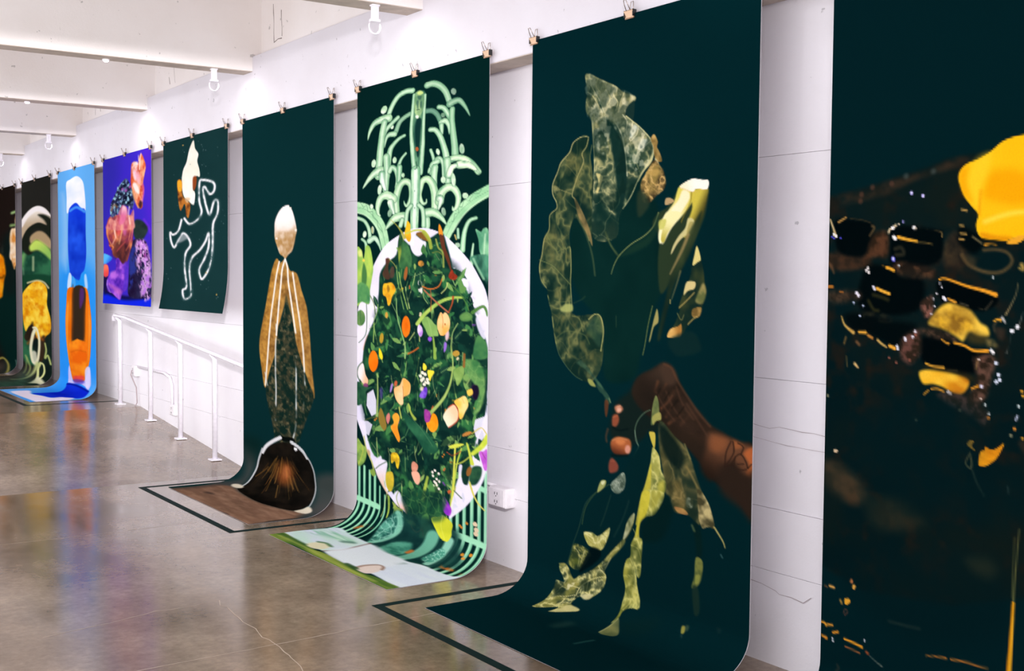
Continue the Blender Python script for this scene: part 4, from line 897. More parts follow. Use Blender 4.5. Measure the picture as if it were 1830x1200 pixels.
L;b5d8a9;2.01;54.4,2.53;0;100;n:6fa57c:40:60:2:-0.1:53;298 826 251 830 212 865 185 900
L;e6f0d8;4.59;22.8,1.06;0;75;;298 826 251 830 212 865 185 900
L;24503f;2.16;55.9,5.23;0;75;;436 817 478 816 520 848 550 890
L;a8d0a2;1.89;51.1,2.38;0;100;n:6fa57c:40:60:2:-0.1:54;436 817 478 816 520 848 550 890
L;dcecd0;4.31;21.5,0.998;0;75;;436 817 478 816 520 848 550 890
L;24503f;2.19;34.9,21;0;75;;443 852 446 890 441 909
L;9cc69c;1.91;30.1,18.1;0;100;n:6fa57c:40:60:2:-0.1:55;443 852 446 890 441 909
L;d6e9cf;4.37;12.6,7.59;0;75;;443 852 446 890 441 909
L;24503f;2.24;27.2,27.7;0;75;;348 766 326 794 318 843 318 882
L;9cc69c;1.96;22.3,24.8;0;100;n:6fa57c:40:60:2:-0.1:56;348 766 326 794 318 843 318 882
L;d6e9cf;4.49;9.36,10.4;0;75;;348 766 326 794 318 843 318 882
L;24503f;2.2;26.7,27.2;0;75;;392 765 414 791 422 841 422 889
L;9cc69c;1.92;21.8,24.3;0;100;n:6fa57c:40:60:2:-0.1:57;392 765 414 791 422 841 422 889
L;d6e9cf;4.4;9.17,10.2;0;75;;392 765 414 791 422 841 422 889
L;24503f;2.27;30,28;0;75;;293 846 283 880
L;9cc69c;1.98;25,25;0;100;n:6fa57c:40:60:2:-0.1:58;293 846 283 880
L;d6e9cf;4.53;10.5,10.5;0;75;;293 846 283 880
F;24503f;2.33;;0;70;;165 654 160 670 153 680 145 683 137 676 133 663 134 646 138 630 146 620 154 618 161 624 165 637
F;a5cba2;2.33;;0;100;n:dcebd2:25:30:2:0:59;162 653 158 668 152 678 145 680 139 675 136 662 136 647 140 632 147 622 154 620 160 626 163 638
F;24503f;2.37;;0;70;;109 749 108 758 102 765 96 766 89 763 83 756 81 747 83 738 88 732 95 730 102 733 108 740
F;a5cba2;2.37;;0;100;n:dcebd2:25:30:2:0:60;107 749 105 757 101 762 96 764 90 761 86 755 84 747 86 739 90 734 95 733 101 735 105 741
F;24503f;2.25;;0;70;;309 581 308 589 303 594 297 595 290 592 286 586 284 578 286 571 290 566 297 564 303 567 308 574
F;a5cba2;2.25;;0;100;n:dcebd2:25:30:2:0:61;307 581 306 587 302 592 297 593 292 590 288 585 287 578 288 572 292 568 297 567 302 569 306 574
F;24503f;2.17;;0;70;;460 578 456 586 452 592 446 592 443 588 441 580 443 571 446 562 451 557 456 556 460 560 461 568
F;a5cba2;2.17;;0;100;n:dcebd2:25:30:2:0:62;458 577 455 584 451 589 447 590 444 587 444 580 445 572 448 564 452 559 456 558 458 562 459 568
F;24503f;2.07;;0;70;;663 740 661 749 655 755 646 756 638 753 632 746 629 737 632 728 638 722 646 721 654 724 661 731
F;a5cba2;2.07;;0;100;n:dcebd2:25:30:2:0:63;661 740 659 748 654 753 646 754 639 751 634 745 632 737 633 729 639 724 646 723 653 726 659 732
F;24503f;2.1;;0;70;;598 644 598 664 594 678 588 683 581 678 574 663 571 643 571 623 575 609 581 604 588 610 595 624
F;a5cba2;2.1;;0;100;n:dcebd2:25:30:2:0:64;596 644 596 663 593 676 588 681 582 676 576 662 573 643 573 625 576 611 581 606 587 612 593 626
F;24503f;2.13;;0;70;;547 639 544 649 539 656 531 658 523 654 517 646 515 635 517 625 523 618 531 616 538 620 544 628
F;a5cba2;2.13;;0;100;n:dcebd2:25:30:2:0:65;544 639 542 648 538 654 531 656 524 652 519 645 517 635 519 626 524 620 531 618 537 622 542 629
F;24503f;2.3;;0;49;;231 804 226 815 219 822 210 824 202 819 198 808 198 796 203 784 210 777 219 775 226 781 231 791
F;a5cba2;2.3;;0;70;n:dcebd2:25:30:2:0:66;228 803 224 813 218 820 210 821 204 817 201 807 201 796 205 786 211 779 218 778 225 783 228 792
F;24503f;2.14;;0;49;;548 815 548 828 545 838 538 842 531 839 524 830 520 817 520 804 523 794 529 790 537 793 544 802
F;a5cba2;2.14;;0;70;n:dcebd2:25:30:2:0:67;545 815 546 827 543 836 538 839 532 837 526 829 522 817 522 805 524 796 530 792 536 795 542 803
L;24503f;2.39;25.1,26.9;0;75;;3 812 49 836 78 888 86 946
L;9cc69c;2.09;19.8,23.7;0;100;n:6fa57c:40:60:2:-0.1:68;3 812 49 836 78 888 86 946
L;d6e9cf;4.78;8.31,9.97;0;75;;3 812 49 836 78 888 86 946
L;24503f;2.36;37.7,5.72;0;75;;81 962 117 945 145 985 157 1027
L;a9cfb0;2.06;32.5,2.6;0;100;n:6fa57c:40:60:2:-0.1:69;81 962 117 945 145 985 157 1027
L;d6e9cf;4.71;13.6,1.09;0;75;;81 962 117 945 145 985 157 1027
L;24503f;2.4;21.1,23;0;75;;32 949 55 971 61 1014
L;9cc69c;2.1;15.9,19.8;0;100;n:6fa57c:40:60:2:-0.1:70;32 949 55 971 61 1014
L;d6e9cf;4.79;6.66,8.33;0;75;;32 949 55 971 61 1014
F;24503f;2.4;;0;70;;65 921 60 933 53 940 45 941 38 937 34 927 34 915 39 904 46 896 54 895 61 900 65 909
F;a5cba2;2.4;;0;100;n:dcebd2:25:30:2:0:71;62 921 58 931 52 937 46 939 40 935 37 926 37 916 41 906 47 899 53 898 59 902 62 910
F;24503f;2.37;;0;56;;116 896 114 908 110 917 103 920 97 917 92 907 90 894 92 881 97 872 103 869 109 873 114 883
F;a5cba2;2.37;;0;80;n:dcebd2:25:30:2:0:72;113 895 112 907 108 915 103 918 98 914 94 906 93 894 94 883 98 875 103 872 108 875 112 884
L;c9a050;2.96;5.22,5.22;0;70;;99 879 102 910
L;24503f;2.07;21.7,29;0;75;;700 864 666 879 643 940 634 1036
L;93c79a;1.81;17.1,26.3;0;100;n:6fa57c:40:60:2:-0.1:73;700 864 666 879 643 940 634 1036
L;d6e9cf;4.14;7.19,11;0;75;;700 864 666 879 643 940 634 1036
L;24503f;2.06;12.5,23.2;0;75;;688 1003 682 1060 678 1133
L;9cc69c;1.8;7.96,20.5;0;100;n:6fa57c:40:60:2:-0.1:74;688 1003 682 1060 678 1133
L;d6e9cf;4.13;3.34,8.6;0;75;;688 1003 682 1060 678 1133
F;24503f;2.1;;0;56;;624 1008 622 1016 616 1021 609 1023 601 1021 595 1015 593 1007 595 999 601 993 609 991 616 993 622 1000
F;a5cba2;2.1;;0;80;n:dcebd2:25:30:2:0:75;622 1008 620 1015 615 1019 609 1021 602 1019 597 1014 595 1007 597 1000 602 995 609 993 615 995 620 1001
L;e0c070;2.63;8.36,8.36;0;80;;595 951 602 974
L;24503f;2.1;17.3,17.8;0;75;;610 919 612 966
L;7fb08c;1.84;12.7,15;0;100;n:6fa57c:40:60:2:-0.1:76;610 919 612 966
L;d6e9cf;4.2;5.34,6.31;0;75;;610 919 612 966
F;86bf92;3.05;;0;100;n:4f8f6c:40:60:2.4:0:77;698 924 725 940 738 922 762 942 763 1129 739 1097 718 1043 713 984
L;c3e2bd;3.81;8.06,8.06;0;70;;746 954 742 1017 739 1084
F;4f9070;5.09;;0;95;n:173c33:40:90:3:0:78;672 1075 771 1077 773 1264 756 1224 714 1143
L;9ecfa4;3.84;10.8,10.8;0;70;;689 1084 714 1143 739 1193
L;1f4a3c;2.55;20,20;1;100;;17 2396 17 2910
L;8fcfa6;2.55;14,14;1;100;n:6fb592:60:120:2:0:31;17 2396 17 2910
L;bfe6c8;1.7;4,4;1;60;;14 2396 14 2910
L;1f4a3c;2.55;20,20;1;100;;51 2393 51 2910
L;8fcfa6;2.55;14,14;1;100;n:6fb592:60:120:2:0:31;51 2393 51 2910
L;bfe6c8;1.7;4,4;1;60;;49 2393 49 2910
L;1f4a3c;2.55;20,20;1;100;;88 2412 88 2910
L;8fcfa6;2.55;14,14;1;100;n:6fb592:60:120:2:0:31;88 2412 88 2910
L;bfe6c8;1.7;4,4;1;60;;85 2412 85 2910
L;1f4a3c;2.55;20,20;1;100;;122 2431 122 2910
L;8fcfa6;2.55;14,14;1;100;n:6fb592:60:120:2:0:31;122 2431 122 2910
L;bfe6c8;1.7;4,4;1;60;;119 2431 119 2910
L;1f4a3c;2.55;14,14;1;100;;155 2491 155 2910
L;8fcfa6;2.55;8,8;1;100;n:6fb592:60:120:2:0:31;155 2491 155 2910
L;bfe6c8;1.7;2,2;1;60;;153 2491 153 2910
L;1f4a3c;2.55;14,14;1;100;;188 2537 188 2910
L;8fcfa6;2.55;8,8;1;100;n:6fb592:60:120:2:0:31;188 2537 188 2910
L;bfe6c8;1.7;2,2;1;60;;186 2537 186 2910
L;1f4a3c;2.55;22,22;1;100;;757 2066 757 3030
L;8fcfa6;2.55;16,16;1;100;n:6fb592:60:120:2:0:31;757 2066 757 3030
L;bfe6c8;1.7;5,5;1;60;;754 2066 754 3030
L;1f4a3c;2.55;22,22;1;100;;725 2257 725 3030
L;8fcfa6;2.55;16,16;1;100;n:6fb592:60:120:2:0:31;725 2257 725 3030
L;bfe6c8;1.7;5,5;1;60;;722 2257 722 3030
L;1f4a3c;2.55;22,22;1;100;;689 2384 689 3030
L;8fcfa6;2.55;16,16;1;100;n:6fb592:60:120:2:0:31;689 2384 689 3030
L;bfe6c8;1.7;5,5;1;60;;686 2384 686 3030
L;1f4a3c;2.55;22,22;1;100;;651 2449 651 3030
L;8fcfa6;2.55;16,16;1;100;n:6fb592:60:120:2:0:31;651 2449 651 3030
L;bfe6c8;1.7;5,5;1;60;;648 2449 648 3030
L;1f4a3c;2.55;22,22;1;100;;616 2483 616 3030
L;8fcfa6;2.55;16,16;1;100;n:6fb592:60:120:2:0:31;616 2483 616 3030
L;bfe6c8;1.7;5,5;1;60;;613 2483 613 3030
L;1f4a3c;2.55;22,22;1;100;;581 2536 581 3030
L;8fcfa6;2.55;16,16;1;100;n:6fb592:60:120:2:0:31;581 2536 581 3030
L;bfe6c8;1.7;5,5;1;60;;578 2536 578 3030
L;9ad6b0;2.38;35,35;0;100;;-5 2609 69 2614 142 2622
L;9ad6b0;2.05;33.2,33.2;0;100;;582 2621 671 2626 765 2636
L;9ad6b0;2.07;30.4,30.4;0;100;;716 2326 758 2332
D;d8c0a0;1.57;12.3;0;100;;706 2532 712 2561 710 2584
D;b8742c;1.59;7.81;0;100;;638 2573 629 2566 664 2541
F;e9e3f0;2.52;;0;100;n:d9d3ea:120:200:2:0:79;349 904 278 933 194 987 140 1058 84 1169 39 1293 8 1376 -15 1564 -22 1854 -14 2052 41 2209 87 2334 133 2406 213 2525 325 2601 456 2629 575 2544 680 2418 749 2255 778 2091 787 1789 780 1492 757 1285 715 1178 666 1090 584 992 521 936 436 903
F;b0cc58;3.6;;0;100;n:7fae52:40:90:2.4:0:80;-8 1022 27 1015 43 1071 58 992 89 1009 107 1125 98 1198 85 1277 79 1357 33 1343 -7 1355
F;386b3c;6.01;;0;90;;44 1098 64 1167 56 1246 33 1252 30 1167
D;e8c850;1.8;8.48;0;100;;43 1083
F;f2e890;9.06;;0;70;;4 1023 27 1018 33 1055 9 1055
F;3d7a4c;6.04;;0;100;n:5f9a58:40:60:2.4:0:81;-8 1255 33 1222 79 1263 82 1353 33 1345 -7 1352
F;4f7a44;3.03;;0;100;n:7a9a58:40:50:2:0:82;54 1447 50 1473 38 1492 22 1500 6 1495 -6 1477 -10 1451 -6 1426 6 1406 22 1398 38 1404 49 1422
L;2f5a38;2.42;4.27,4.27;0;70;;22 1404 25 1489 51 1466
L;41603a;2.41;4.79,4.79;0;90;;62 1359 65 1454 57 1551 11 1608
L;6d7f4c;2.38;7.34,7.34;0;80;;87 1305 113 1357 121 1419
F;e08a4a;9.04;;0;60;;40 1643 68 1555 80 1591 57 1646
F;12352a;5.55;;0;100;n:0c2a26:50:70:2.4:0:83/n:2f6a3c:70:90:3:-0.25:84;278 950 349 1003 392 972 462 959 524 930 555 1010 579 1104 591 1182 659 1258 679 1349 719 1422 753 1525 765 1673 760 1794 750 1916 706 2078 693 2143 673 2240 627 2285 598 2388 581 2504 563 2574 489 2690 391 2635 332 2589 235 2501 199 2408 198 2322 117 2308 68 2196 49 2057 9 1921 32 1774 47 1630 85 1520 130 1412 144 1272 151 1168 194 1100 257 1050
F;0a2622;2.25;;0;95;;391 1889 376 1905 372 1926 370 1947 374 1964 376 1972 383 1963 391 1945 403 1924 400 1904
L;86ab66;1.4;3.96,3.96;0;80;;391 1889 384 1930 376 1972
F;1d4a33;2.17;;1;95;;489 1187 483 1211 486 1239 491 1266 502 1287 507 1297 509 1285 510 1260 507 1232 501 1204
F;2f6a3c;2.22;;1;95;;476 2490 459 2511 448 2538 440 2566 441 2588 441 2599 450 2589 461 2564 473 2537 480 2509
F;2f6a3c;2.11;;1;95;;583 1407 592 1417 605 1424 619 1430 631 1433 637 1433 633 1429 622 1419 610 1410 595 1407
F;0d2b26;2.27;;1;95;;322 1638 321 1647 322 1658 328 1665 336 1670 339 1672 339 1667 339 1658 337 1648 329 1641
F;78a055;2.18;;0;95;;472 1349 467 1364 464 1383 468 1400 475 1414 480 1420 483 1412 488 1395 485 1378 481 1360
L;86ab66;1.36;3.85,3.85;0;80;;472 1349 476 1385 480 1420
F;0a2622;2.15;;0;95;;540 1574 534 1595 537 1617 542 1639 552 1654 559 1661 560 1652 565 1629 558 1608 551 1587
L;5f9058;1.34;3.79,3.79;0;80;;540 1574 550 1618 559 1661
F;5d8f4c;2.1;;0;95;;656 1940 653 1953 653 1967 657 1979 663 1988 668 1991 669 1985 674 1970 673 1956 665 1946
L;86ab66;1.31;3.7,3.7;0;80;;656 1940 662 1966 668 1991
F;1d4a33;2.18;;0;95;;518 1172 492 1179 468 1197 448 1220 438 1244 433 1257 445 1252 472 1241 496 1222 513 1197
F;16402f;2.16;;1;95;;571 2244 562 2259 554 2277 555 2295 556 2309 558 2316 562 2309 570 2292 575 2274 575 2256
L;86ab66;1.35;3.81,3.81;0;80;;571 2244 565 2280 558 2316
F;78a055;2.25;;1;95;;355 1500 348 1517 345 1538 343 1558 351 1574 355 1582 359 1573 365 1554 370 1533 363 1514
F;16402f;2.18;;0;95;;510 1791 496 1809 484 1833 481 1858 483 1879 487 1889 493 1880 505 1858 512 1834 515 1809
L;5f9058;1.36;3.85,3.85;0;80;;510 1791 499 1840 487 1889
F;5d8f4c;2.11;;0;95;;705 2086 684 2093 659 2107 638 2127 622 2146 615 2157 626 2153 649 2142 674 2128 693 2104
F;16402f;2.15;;0;95;;545 1410 538 1423 530 1440 534 1456 538 1469 541 1476 545 1469 551 1454 555 1438 552 1422
L;86ab66;1.34;3.79,3.79;0;80;;545 1410 543 1443 541 1476
F;0d2b26;2.06;;1;95;;736 2008 726 2030 719 2057 717 2085 721 2106 724 2116 730 2105 739 2080 746 2052 744 2026
F;447f45;2.07;;0;95;;712 2089 706 2105 707 2124 708 2143 713 2156 717 2162 719 2154 722 2136 724 2117 720 2099
L;5f9058;1.3;3.66,3.66;0;80;;712 2089 714 2125 717 2162
F;16402f;2.22;;0;95;;445 2278 439 2293 437 2310 441 2324 445 2335 450 2340 453 2332 457 2317 456 2301 453 2286
F;1a3d30;2.07;;1;95;;753 1716 731 1708 704 1709 679 1722 659 1735 649 1745 660 1747 685 1748 711 1745 736 1734
L;86ab66;1.29;3.65,3.65;0;80;;753 1716 701 1730 649 1745
F;78a055;2.18;;1;95;;527 2537 529 2549 536 2560 545 2568 554 2571 561 2571 560 2564 557 2552 551 2540 537 2538
F;0f3129;2.26;;1;95;;378 2524 378 2538 381 2553 391 2563 399 2571 405 2574 405 2566 402 2553 397 2539 387 2529
L;86ab66;1.41;3.99,3.99;0;80;;378 2524 391 2549 405 2574
F;0a2622;2.13;;1;95;;577 1358 570 1367 565 1378 567 1390 567 1400 569 1405 573 1400 579 1390 583 1379 581 1367
L;5f9058;1.33;3.76,3.76;0;80;;577 1358 573 1381 569 1405
F;78a055;2.35;;1;95;;250 1888 222 1897 196 1920 170 1944 156 1969 149 1982 163 1977 190 1959 216 1936 239 1911
L;5f9058;1.47;4.14,4.14;0;80;;250 1888 200 1935 149 1982
F;447f45;2.07;;1;95;;713 1817 708 1830 711 1842 714 1855 719 1863 723 1867 725 1861 726 1848 724 1835 719 1824
L;5f9058;1.29;3.64,3.64;0;80;;713 1817 718 1842 723 1867
F;78a055;2.21;;1;95;;449 1801 443 1820 447 1840 452 1859 457 1874 462 1881 464 1872 466 1853 465 1832 458 1813
F;1d4a33;2.17;;1;95;;537 983 513 983 487 991 462 1002 444 1018 436 1026 448 1026 474 1024 501 1016 523 999
L;5f9058;1.35;3.82,3.82;0;80;;537 983 487 1004 436 1026
F;16402f;2.19;;1;95;;496 1762 484 1784 474 1813 474 1841 479 1863 483 1874 489 1863 499 1837 507 1809 502 1781
F;16402f;2.22;;1;95;;382 932 367 959 365 992 375 1024 391 1049 401 1060 407 1047 418 1016 418 984 405 952
L;5f9058;1.38;3.91,3.91;0;80;;382 932 392 996 401 1060
F;5d8f4c;2.19;;1;95;;518 2167 506 2181 492 2200 488 2221 487 2238 487 2247 494 2239 509 2223 517 2203 521 2182
F;1d4a33;2.2;;1;95;;456 2241 467 2253 482 2259 501 2257 516 2252 524 2247 519 2242 506 2234 490 2228 471 2232
F;5d8f4c;2.07;;1;95;;713 2013 708 2022 704 2032 706 2042 709 2049 711 2053 713 2048 716 2039 720 2029 717 2020
L;86ab66;1.3;3.66,3.66;0;80;;713 2013 712 2033 711 2053
F;0a2622;2.24;;0;95;;449 2533 438 2544 432 2557 426 2571 428 2583 429 2589 433 2583 442 2571 449 2558 452 2543
F;1a3d30;2.15;;1;95;;517 1535 521 1558 533 1582 549 1603 565 1616 575 1621 572 1610 566 1586 553 1563 533 1546
F;0d2b26;2.23;;1;95;;406 2027 402 2053 409 2081 417 2109 430 2127 436 2136 437 2123 438 2095 432 2067 419 2042
L;5f9058;1.39;3.94,3.94;0;80;;406 2027 421 2082 436 2136
F;447f45;2.34;;1;95;;192 1519 182 1545 180 1576 185 1605 192 1629 196 1641 201 1628 206 1600 211 1569 204 1539
F;0a2622;2.17;;1;95;;526 1880 518 1905 513 1935 521 1963 526 1985 531 1995 534 1983 541 1955 541 1926 537 1898
L;86ab66;1.36;3.83,3.83;0;80;;526 1880 528 1938 531 1995
F;0a2622;2.07;;0;95;;672 1286 663 1307 661 1332 666 1356 676 1374 682 1384 684 1373 689 1350 689 1326 684 1302
L;86ab66;1.3;3.66,3.66;0;80;;672 1286 677 1335 682 1384
F;16402f;2.32;;0;95;;205 1600 210 1609 219 1616 230 1618 239 1617 244 1617 242 1613 234 1606 225 1602 214 1599
L;5f9058;1.45;4.1,4.1;0;80;;205 1600 225 1609 244 1617
F;0a2622;2.22;;1;95;;441 2560 444 2584 456 2607 473 2625 492 2633 503 2637 499 2626 495 2599 480 2580 462 2564
F;0a2622;2.07;;1;95;;718 1495 703 1501 692 1514 680 1527 675 1542 672 1549 679 1546 692 1536 703 1523 714 1508
L;86ab66;1.29;3.65,3.65;0;80;;718 1495 695 1522 672 1549
F;1d4a33;2.24;;1;95;;391 1854 382 1873 379 1896 380 1918 388 1933 395 1941 399 1931 406 1909 406 1888 403 1866
L;86ab66;1.4;3.95,3.95;0;80;;391 1854 393 1897 395 1941
F;447f45;2.13;;1;95;;585 1424 572 1444 569 1471 568 1498 570 1519 572 1530 577 1519 588 1496 593 1470 590 1443
F;5d8f4c;2.3;;1;95;;300 1264 277 1252 252 1255 226 1262 207 1273 198 1284 209 1287 234 1290 261 1296 285 1282
L;86ab66;1.44;4.06,4.06;0;80;;300 1264 250 1274 198 1284
F;5d8f4c;2.22;;1;95;;467 1794 448 1811 432 1836 419 1863 411 1886 410 1898 419 1889 436 1868 455 1844 465 1816
L;86ab66;1.38;3.91,3.91;0;80;;467 1794 438 1846 410 1898
F;1a3d30;2.14;;1;95;;566 1959 570 1976 579 1993 591 2008 605 2015 612 2019 610 2011 605 1992 594 1977 580 1964
F;0a2622;2.11;;0;95;;621 1633 615 1642 610 1654 612 1665 615 1674 617 1679 619 1674 625 1664 628 1652 625 1641
L;86ab66;1.32;3.73,3.73;0;80;;621 1633 619 1656 617 1679
F;0a2622;2.39;;1;95;;113 1622 94 1646 86 1675 90 1704 98 1727 103 1738 112 1726 128 1700 133 1671 128 1642
F;5d8f4c;2.19;;1;95;;505 2476 496 2506 493 2539 501 2567 512 2587 521 2595 526 2580 533 2548 530 2518 523 2490
F;0d2b26;2.16;;1;95;;501 1242 497 1258 495 1277 503 1294 509 1308 516 1313 519 1305 523 1287 522 1269 514 1252
F;1d4a33;2.29;;0;95;;335 1653 310 1658 287 1676 264 1695 251 1716 245 1727 257 1723 283 1714 308 1697 328 1675
F;1a3d30;2.17;;1;95;;534 1200 511 1210 483 1224 466 1249 458 1274 455 1288 468 1283 490 1267 516 1251 531 1224
F;16402f;2.23;;1;95;;420 1653 404 1661 393 1676 385 1693 382 1708 383 1717 390 1712 403 1700 417 1687 422 1669
F;16402f;2.29;;1;95;;316 2230 304 2257 299 2288 305 2316 314 2338 320 2348 324 2335 331 2306 333 2275 328 2247
L;86ab66;1.43;4.04,4.04;0;80;;316 2230 318 2289 320 2348
F;447f45;2.35;;1;95;;138 1802 156 1810 179 1813 203 1813 223 1807 233 1804 224 1801 205 1792 181 1791 156 1795
F;0f3129;2.19;;0;95;;558 2102 537 2101 511 2108 485 2116 467 2135 457 2144 469 2144 493 2140 519 2138 543 2118
L;86ab66;1.37;3.86,3.86;0;80;;558 2102 508 2123 457 2144
F;16402f;2.25;;0;95;;360 1566 351 1590 349 1618 359 1643 370 1663 375 1672 379 1660 384 1634 385 1607 374 1581
L;86ab66;1.4;3.96,3.96;0;80;;360 1566 368 1619 375 1672
F;16402f;2.15;;1;95;;558 2360 556 2388 570 2409 581 2431 601 2440 610 2445 610 2432 602 2410 592 2386 575 2368
L;86ab66;1.35;3.8,3.8;0;80;;558 2360 584 2403 610 2445
F;16402f;2.1;;0;95;;598 1598 609 1616 624 1633 644 1643 663 1645 673 1646 667 1638 656 1619 638 1605 616 1600
L;5f9058;1.31;3.71,3.71;0;80;;598 1598 636 1622 673 1646
F;447f45;2.28;;0;95;;327 1743 306 1760 297 1784 291 1810 288 1831 291 1842 300 1833 319 1813 329 1789 329 1762
F;2f6a3c;2.06;;0;95;;717 1662 710 1673 706 1686 708 1698 710 1709 713 1714 716 1708 720 1697 724 1684 723 1671
F;447f45;2.35;;1;95;;167 1320 161 1341 156 1368 161 1393 167 1413 171 1423 174 1413 180 1389 183 1363 175 1338
F;447f45;2.2;;0;95;;512 1281 486 1273 455 1279 424 1286 399 1294 387 1302 401 1304 430 1307 461 1301 492 1293
L;86ab66;1.37;3.87,3.87;0;80;;512 1281 451 1291 387 1302
F;1a3d30;2.16;;1;95;;505 2592 505 2605 509 2618 518 2625 528 2628 534 2628 533 2622 529 2611 525 2600 515 2594
L;86ab66;1.35;3.82,3.82;0;80;;505 2592 519 2611 534 2628
F;78a055;2.2;;0;95;;508 2131 491 2143 479 2161 471 2182 469 2199 471 2209 478 2202 492 2186 506 2168 510 2147
F;0f3129;2.16;;1;95;;492 1054 492 1063 498 1072 504 1081 510 1087 514 1089 513 1085 511 1075 505 1066 499 1058
L;86ab66;1.35;3.81,3.81;0;80;;492 1054 503 1072 514 1089
F;78a055;2.42;;0;95;;124 1828 92 1831 55 1843 21 1866 -6 1885 -19 1898 -2 1896 35 1890 71 1874 104 1851
F;2f6a3c;2.17;;0;95;;533 1444 515 1449 493 1457 478 1473 467 1489 461 1497 470 1495 489 1486 508 1475 525 1460
F;0a2622;2.21;;0;95;;502 2398 482 2422 470 2453 463 2484 468 2508 471 2520 480 2508 499 2480 508 2449 510 2419
F;0d2b26;2.17;;0;95;;552 2355 542 2375 537 2398 536 2420 541 2436 545 2444 549 2434 556 2413 559 2391 557 2370
L;5f9058;1.36;3.83,3.83;0;80;;552 2355 549 2400 545 2444
F;0d2b26;2.11;;0;95;;620 1159 601 1174 592 1197 591 1223 591 1244 596 1255 603 1247 619 1228 627 1204 625 1178
L;86ab66;1.32;3.72,3.72;0;80;;620 1159 608 1207 596 1255
F;0f3129;2.37;;1;95;;110 1304 107 1323 111 1343 119 1363 132 1375 140 1381 141 1372 140 1352 136 1332 124 1314
L;5f9058;1.48;4.18,4.18;0;80;;110 1304 125 1342 140 1381
F;447f45;2.28;;0;95;;343 2020 334 2022 322 2025 312 2032 305 2039 301 2043 306 2042 316 2039 327 2035 337 2027
L;5f9058;1.43;4.03,4.03;0;80;;343 2020 322 2031 301 2043
F;0a2622;2.39;;0;95;;161 1842 143 1841 121 1846 102 1857 86 1867 79 1874 88 1873 108 1872 129 1865 148 1853
F;1d4a33;2.15;;1;95;;573 1827 559 1850 548 1880 546 1910 547 1934 549 1946 555 1934 567 1908 578 1878 577 1848
L;5f9058;1.34;3.79,3.79;0;80;;573 1827 561 1886 549 1946
F;0a2622;2.15;;1;95;;550 1255 537 1265 527 1280 522 1298 520 1313 520 1321 526 1316 538 1303 545 1287 551 1270
F;5d8f4c;2.38;;1;95;;125 1838 119 1859 120 1881 126 1903 135 1918 143 1924 144 1915 149 1892 149 1869 138 1850
F;16402f;2.12;;0;95;;643 2375 639 2389 637 2405 641 2418 646 2428 649 2433 650 2427 653 2412 652 2397 648 2383
F;0d2b26;2.2;;1;95;;435 1341 428 1358 429 1375 432 1393 441 1406 446 1412 448 1404 454 1387 452 1369 445 1352
F;0f3129;2.28;;1;95;;367 2221 351 2228 339 2241 328 2256 323 2270 320 2277 327 2274 341 2263 355 2251 363 2234
L;5f9058;1.42;4.02,4.02;0;80;;367 2221 344 2249 320 2277
F;5d8f4c;2.36;;1;95;;187 2045 182 2059 180 2076 181 2091 186 2103 189 2109 191 2102 194 2087 198 2070 194 2055
F;2f6a3c;2.29;;0;95;;345 1881 325 1882 305 1891 291 1909 281 1924 276 1933 286 1931 307 1928 323 1914 338 1899
F;447f45;2.1;;1;95;;598 1175 599 1199 610 1224 621 1248 639 1263 648 1269 647 1258 643 1232 634 1207 616 1186
L;86ab66;1.31;3.7,3.7;0;80;;598 1175 623 1222 648 1269
F;2f6a3c;2.07;;1;95;;683 1459 681 1467 681 1476 682 1485 685 1492 687 1496 687 1492 690 1483 690 1474 687 1465
F;0a2622;2.3;;1;95;;249 1362 239 1384 237 1409 248 1430 259 1447 266 1455 269 1444 276 1421 279 1397 262 1376
F;0d2b26;2.11;;0;95;;553 1403 570 1420 593 1433 619 1431 639 1428 651 1422 642 1416 623 1403 599 1394 574 1393
F;5d8f4c;2.17;;1;95;;529 1698 514 1703 503 1716 493 1729 489 1743 488 1751 494 1747 507 1739 519 1726 527 1712
L;5f9058;1.36;3.84,3.84;0;80;;529 1698 509 1725 488 1751
F;1a3d30;2.26;;1;95;;357 1468 337 1490 324 1519 325 1549 329 1573 334 1586 342 1575 361 1550 371 1521 368 1491
L;5f9058;1.41;3.98,3.98;0;80;;357 1468 345 1527 334 1586
F;447f45;2.29;;0;95;;329 2514 323 2540 320 2571 330 2594 342 2611 351 2618 353 2605 361 2575 359 2548 342 2527
L;86ab66;1.43;4.04,4.04;0;80;;329 2514 339 2566 351 2618
F;0a2622;2.13;;0;95;;599 1654 589 1668 579 1686 577 1705 577 1720 579 1728 585 1721 592 1705 600 1687 603 1668
F;1a3d30;2.31;;1;95;;270 2225 264 2244 260 2266 268 2282 281 2293 287 2298 289 2289 293 2269 290 2250 281 2234
L;86ab66;1.45;4.08,4.08;0;80;;270 2225 278 2261 287 2298
F;16402f;2.29;;0;95;;258 1872 273 1880 294 1883 315 1883 332 1878 341 1873 333 1870 316 1861 296 1862 275 1862
L;5f9058;1.43;4.04,4.04;0;80;;258 1872 300 1872 341 1873
F;16402f;2.1;;0;95;;641 1255 633 1260 629 1269 624 1277 622 1286 622 1290 625 1287 632 1281 637 1273 640 1263
F;0f3129;2.06;;0;95;;760 1839 746 1844 732 1855 720 1868 715 1883 712 1891 719 1888 734 1880 746 1868 756 1853
L;5f9058;1.28;3.63,3.63;0;80;;760 1839 736 1865 712 1891
F;0f3129;2.16;;0;95;;557 2389 562 2398 569 2407 579 2414 588 2418 593 2419 591 2414 584 2405 576 2397 567 2390
L;86ab66;1.35;3.81,3.81;0;80;;557 2389 575 2404 593 2419
F;0d2b26;2.34;;0;95;;263 1793 238 1792 208 1798 179 1810 160 1830 150 1841 163 1842 191 1838 221 1829 246 1810
L;5f9058;1.46;4.13,4.13;0;80;;263 1793 207 1817 150 1841
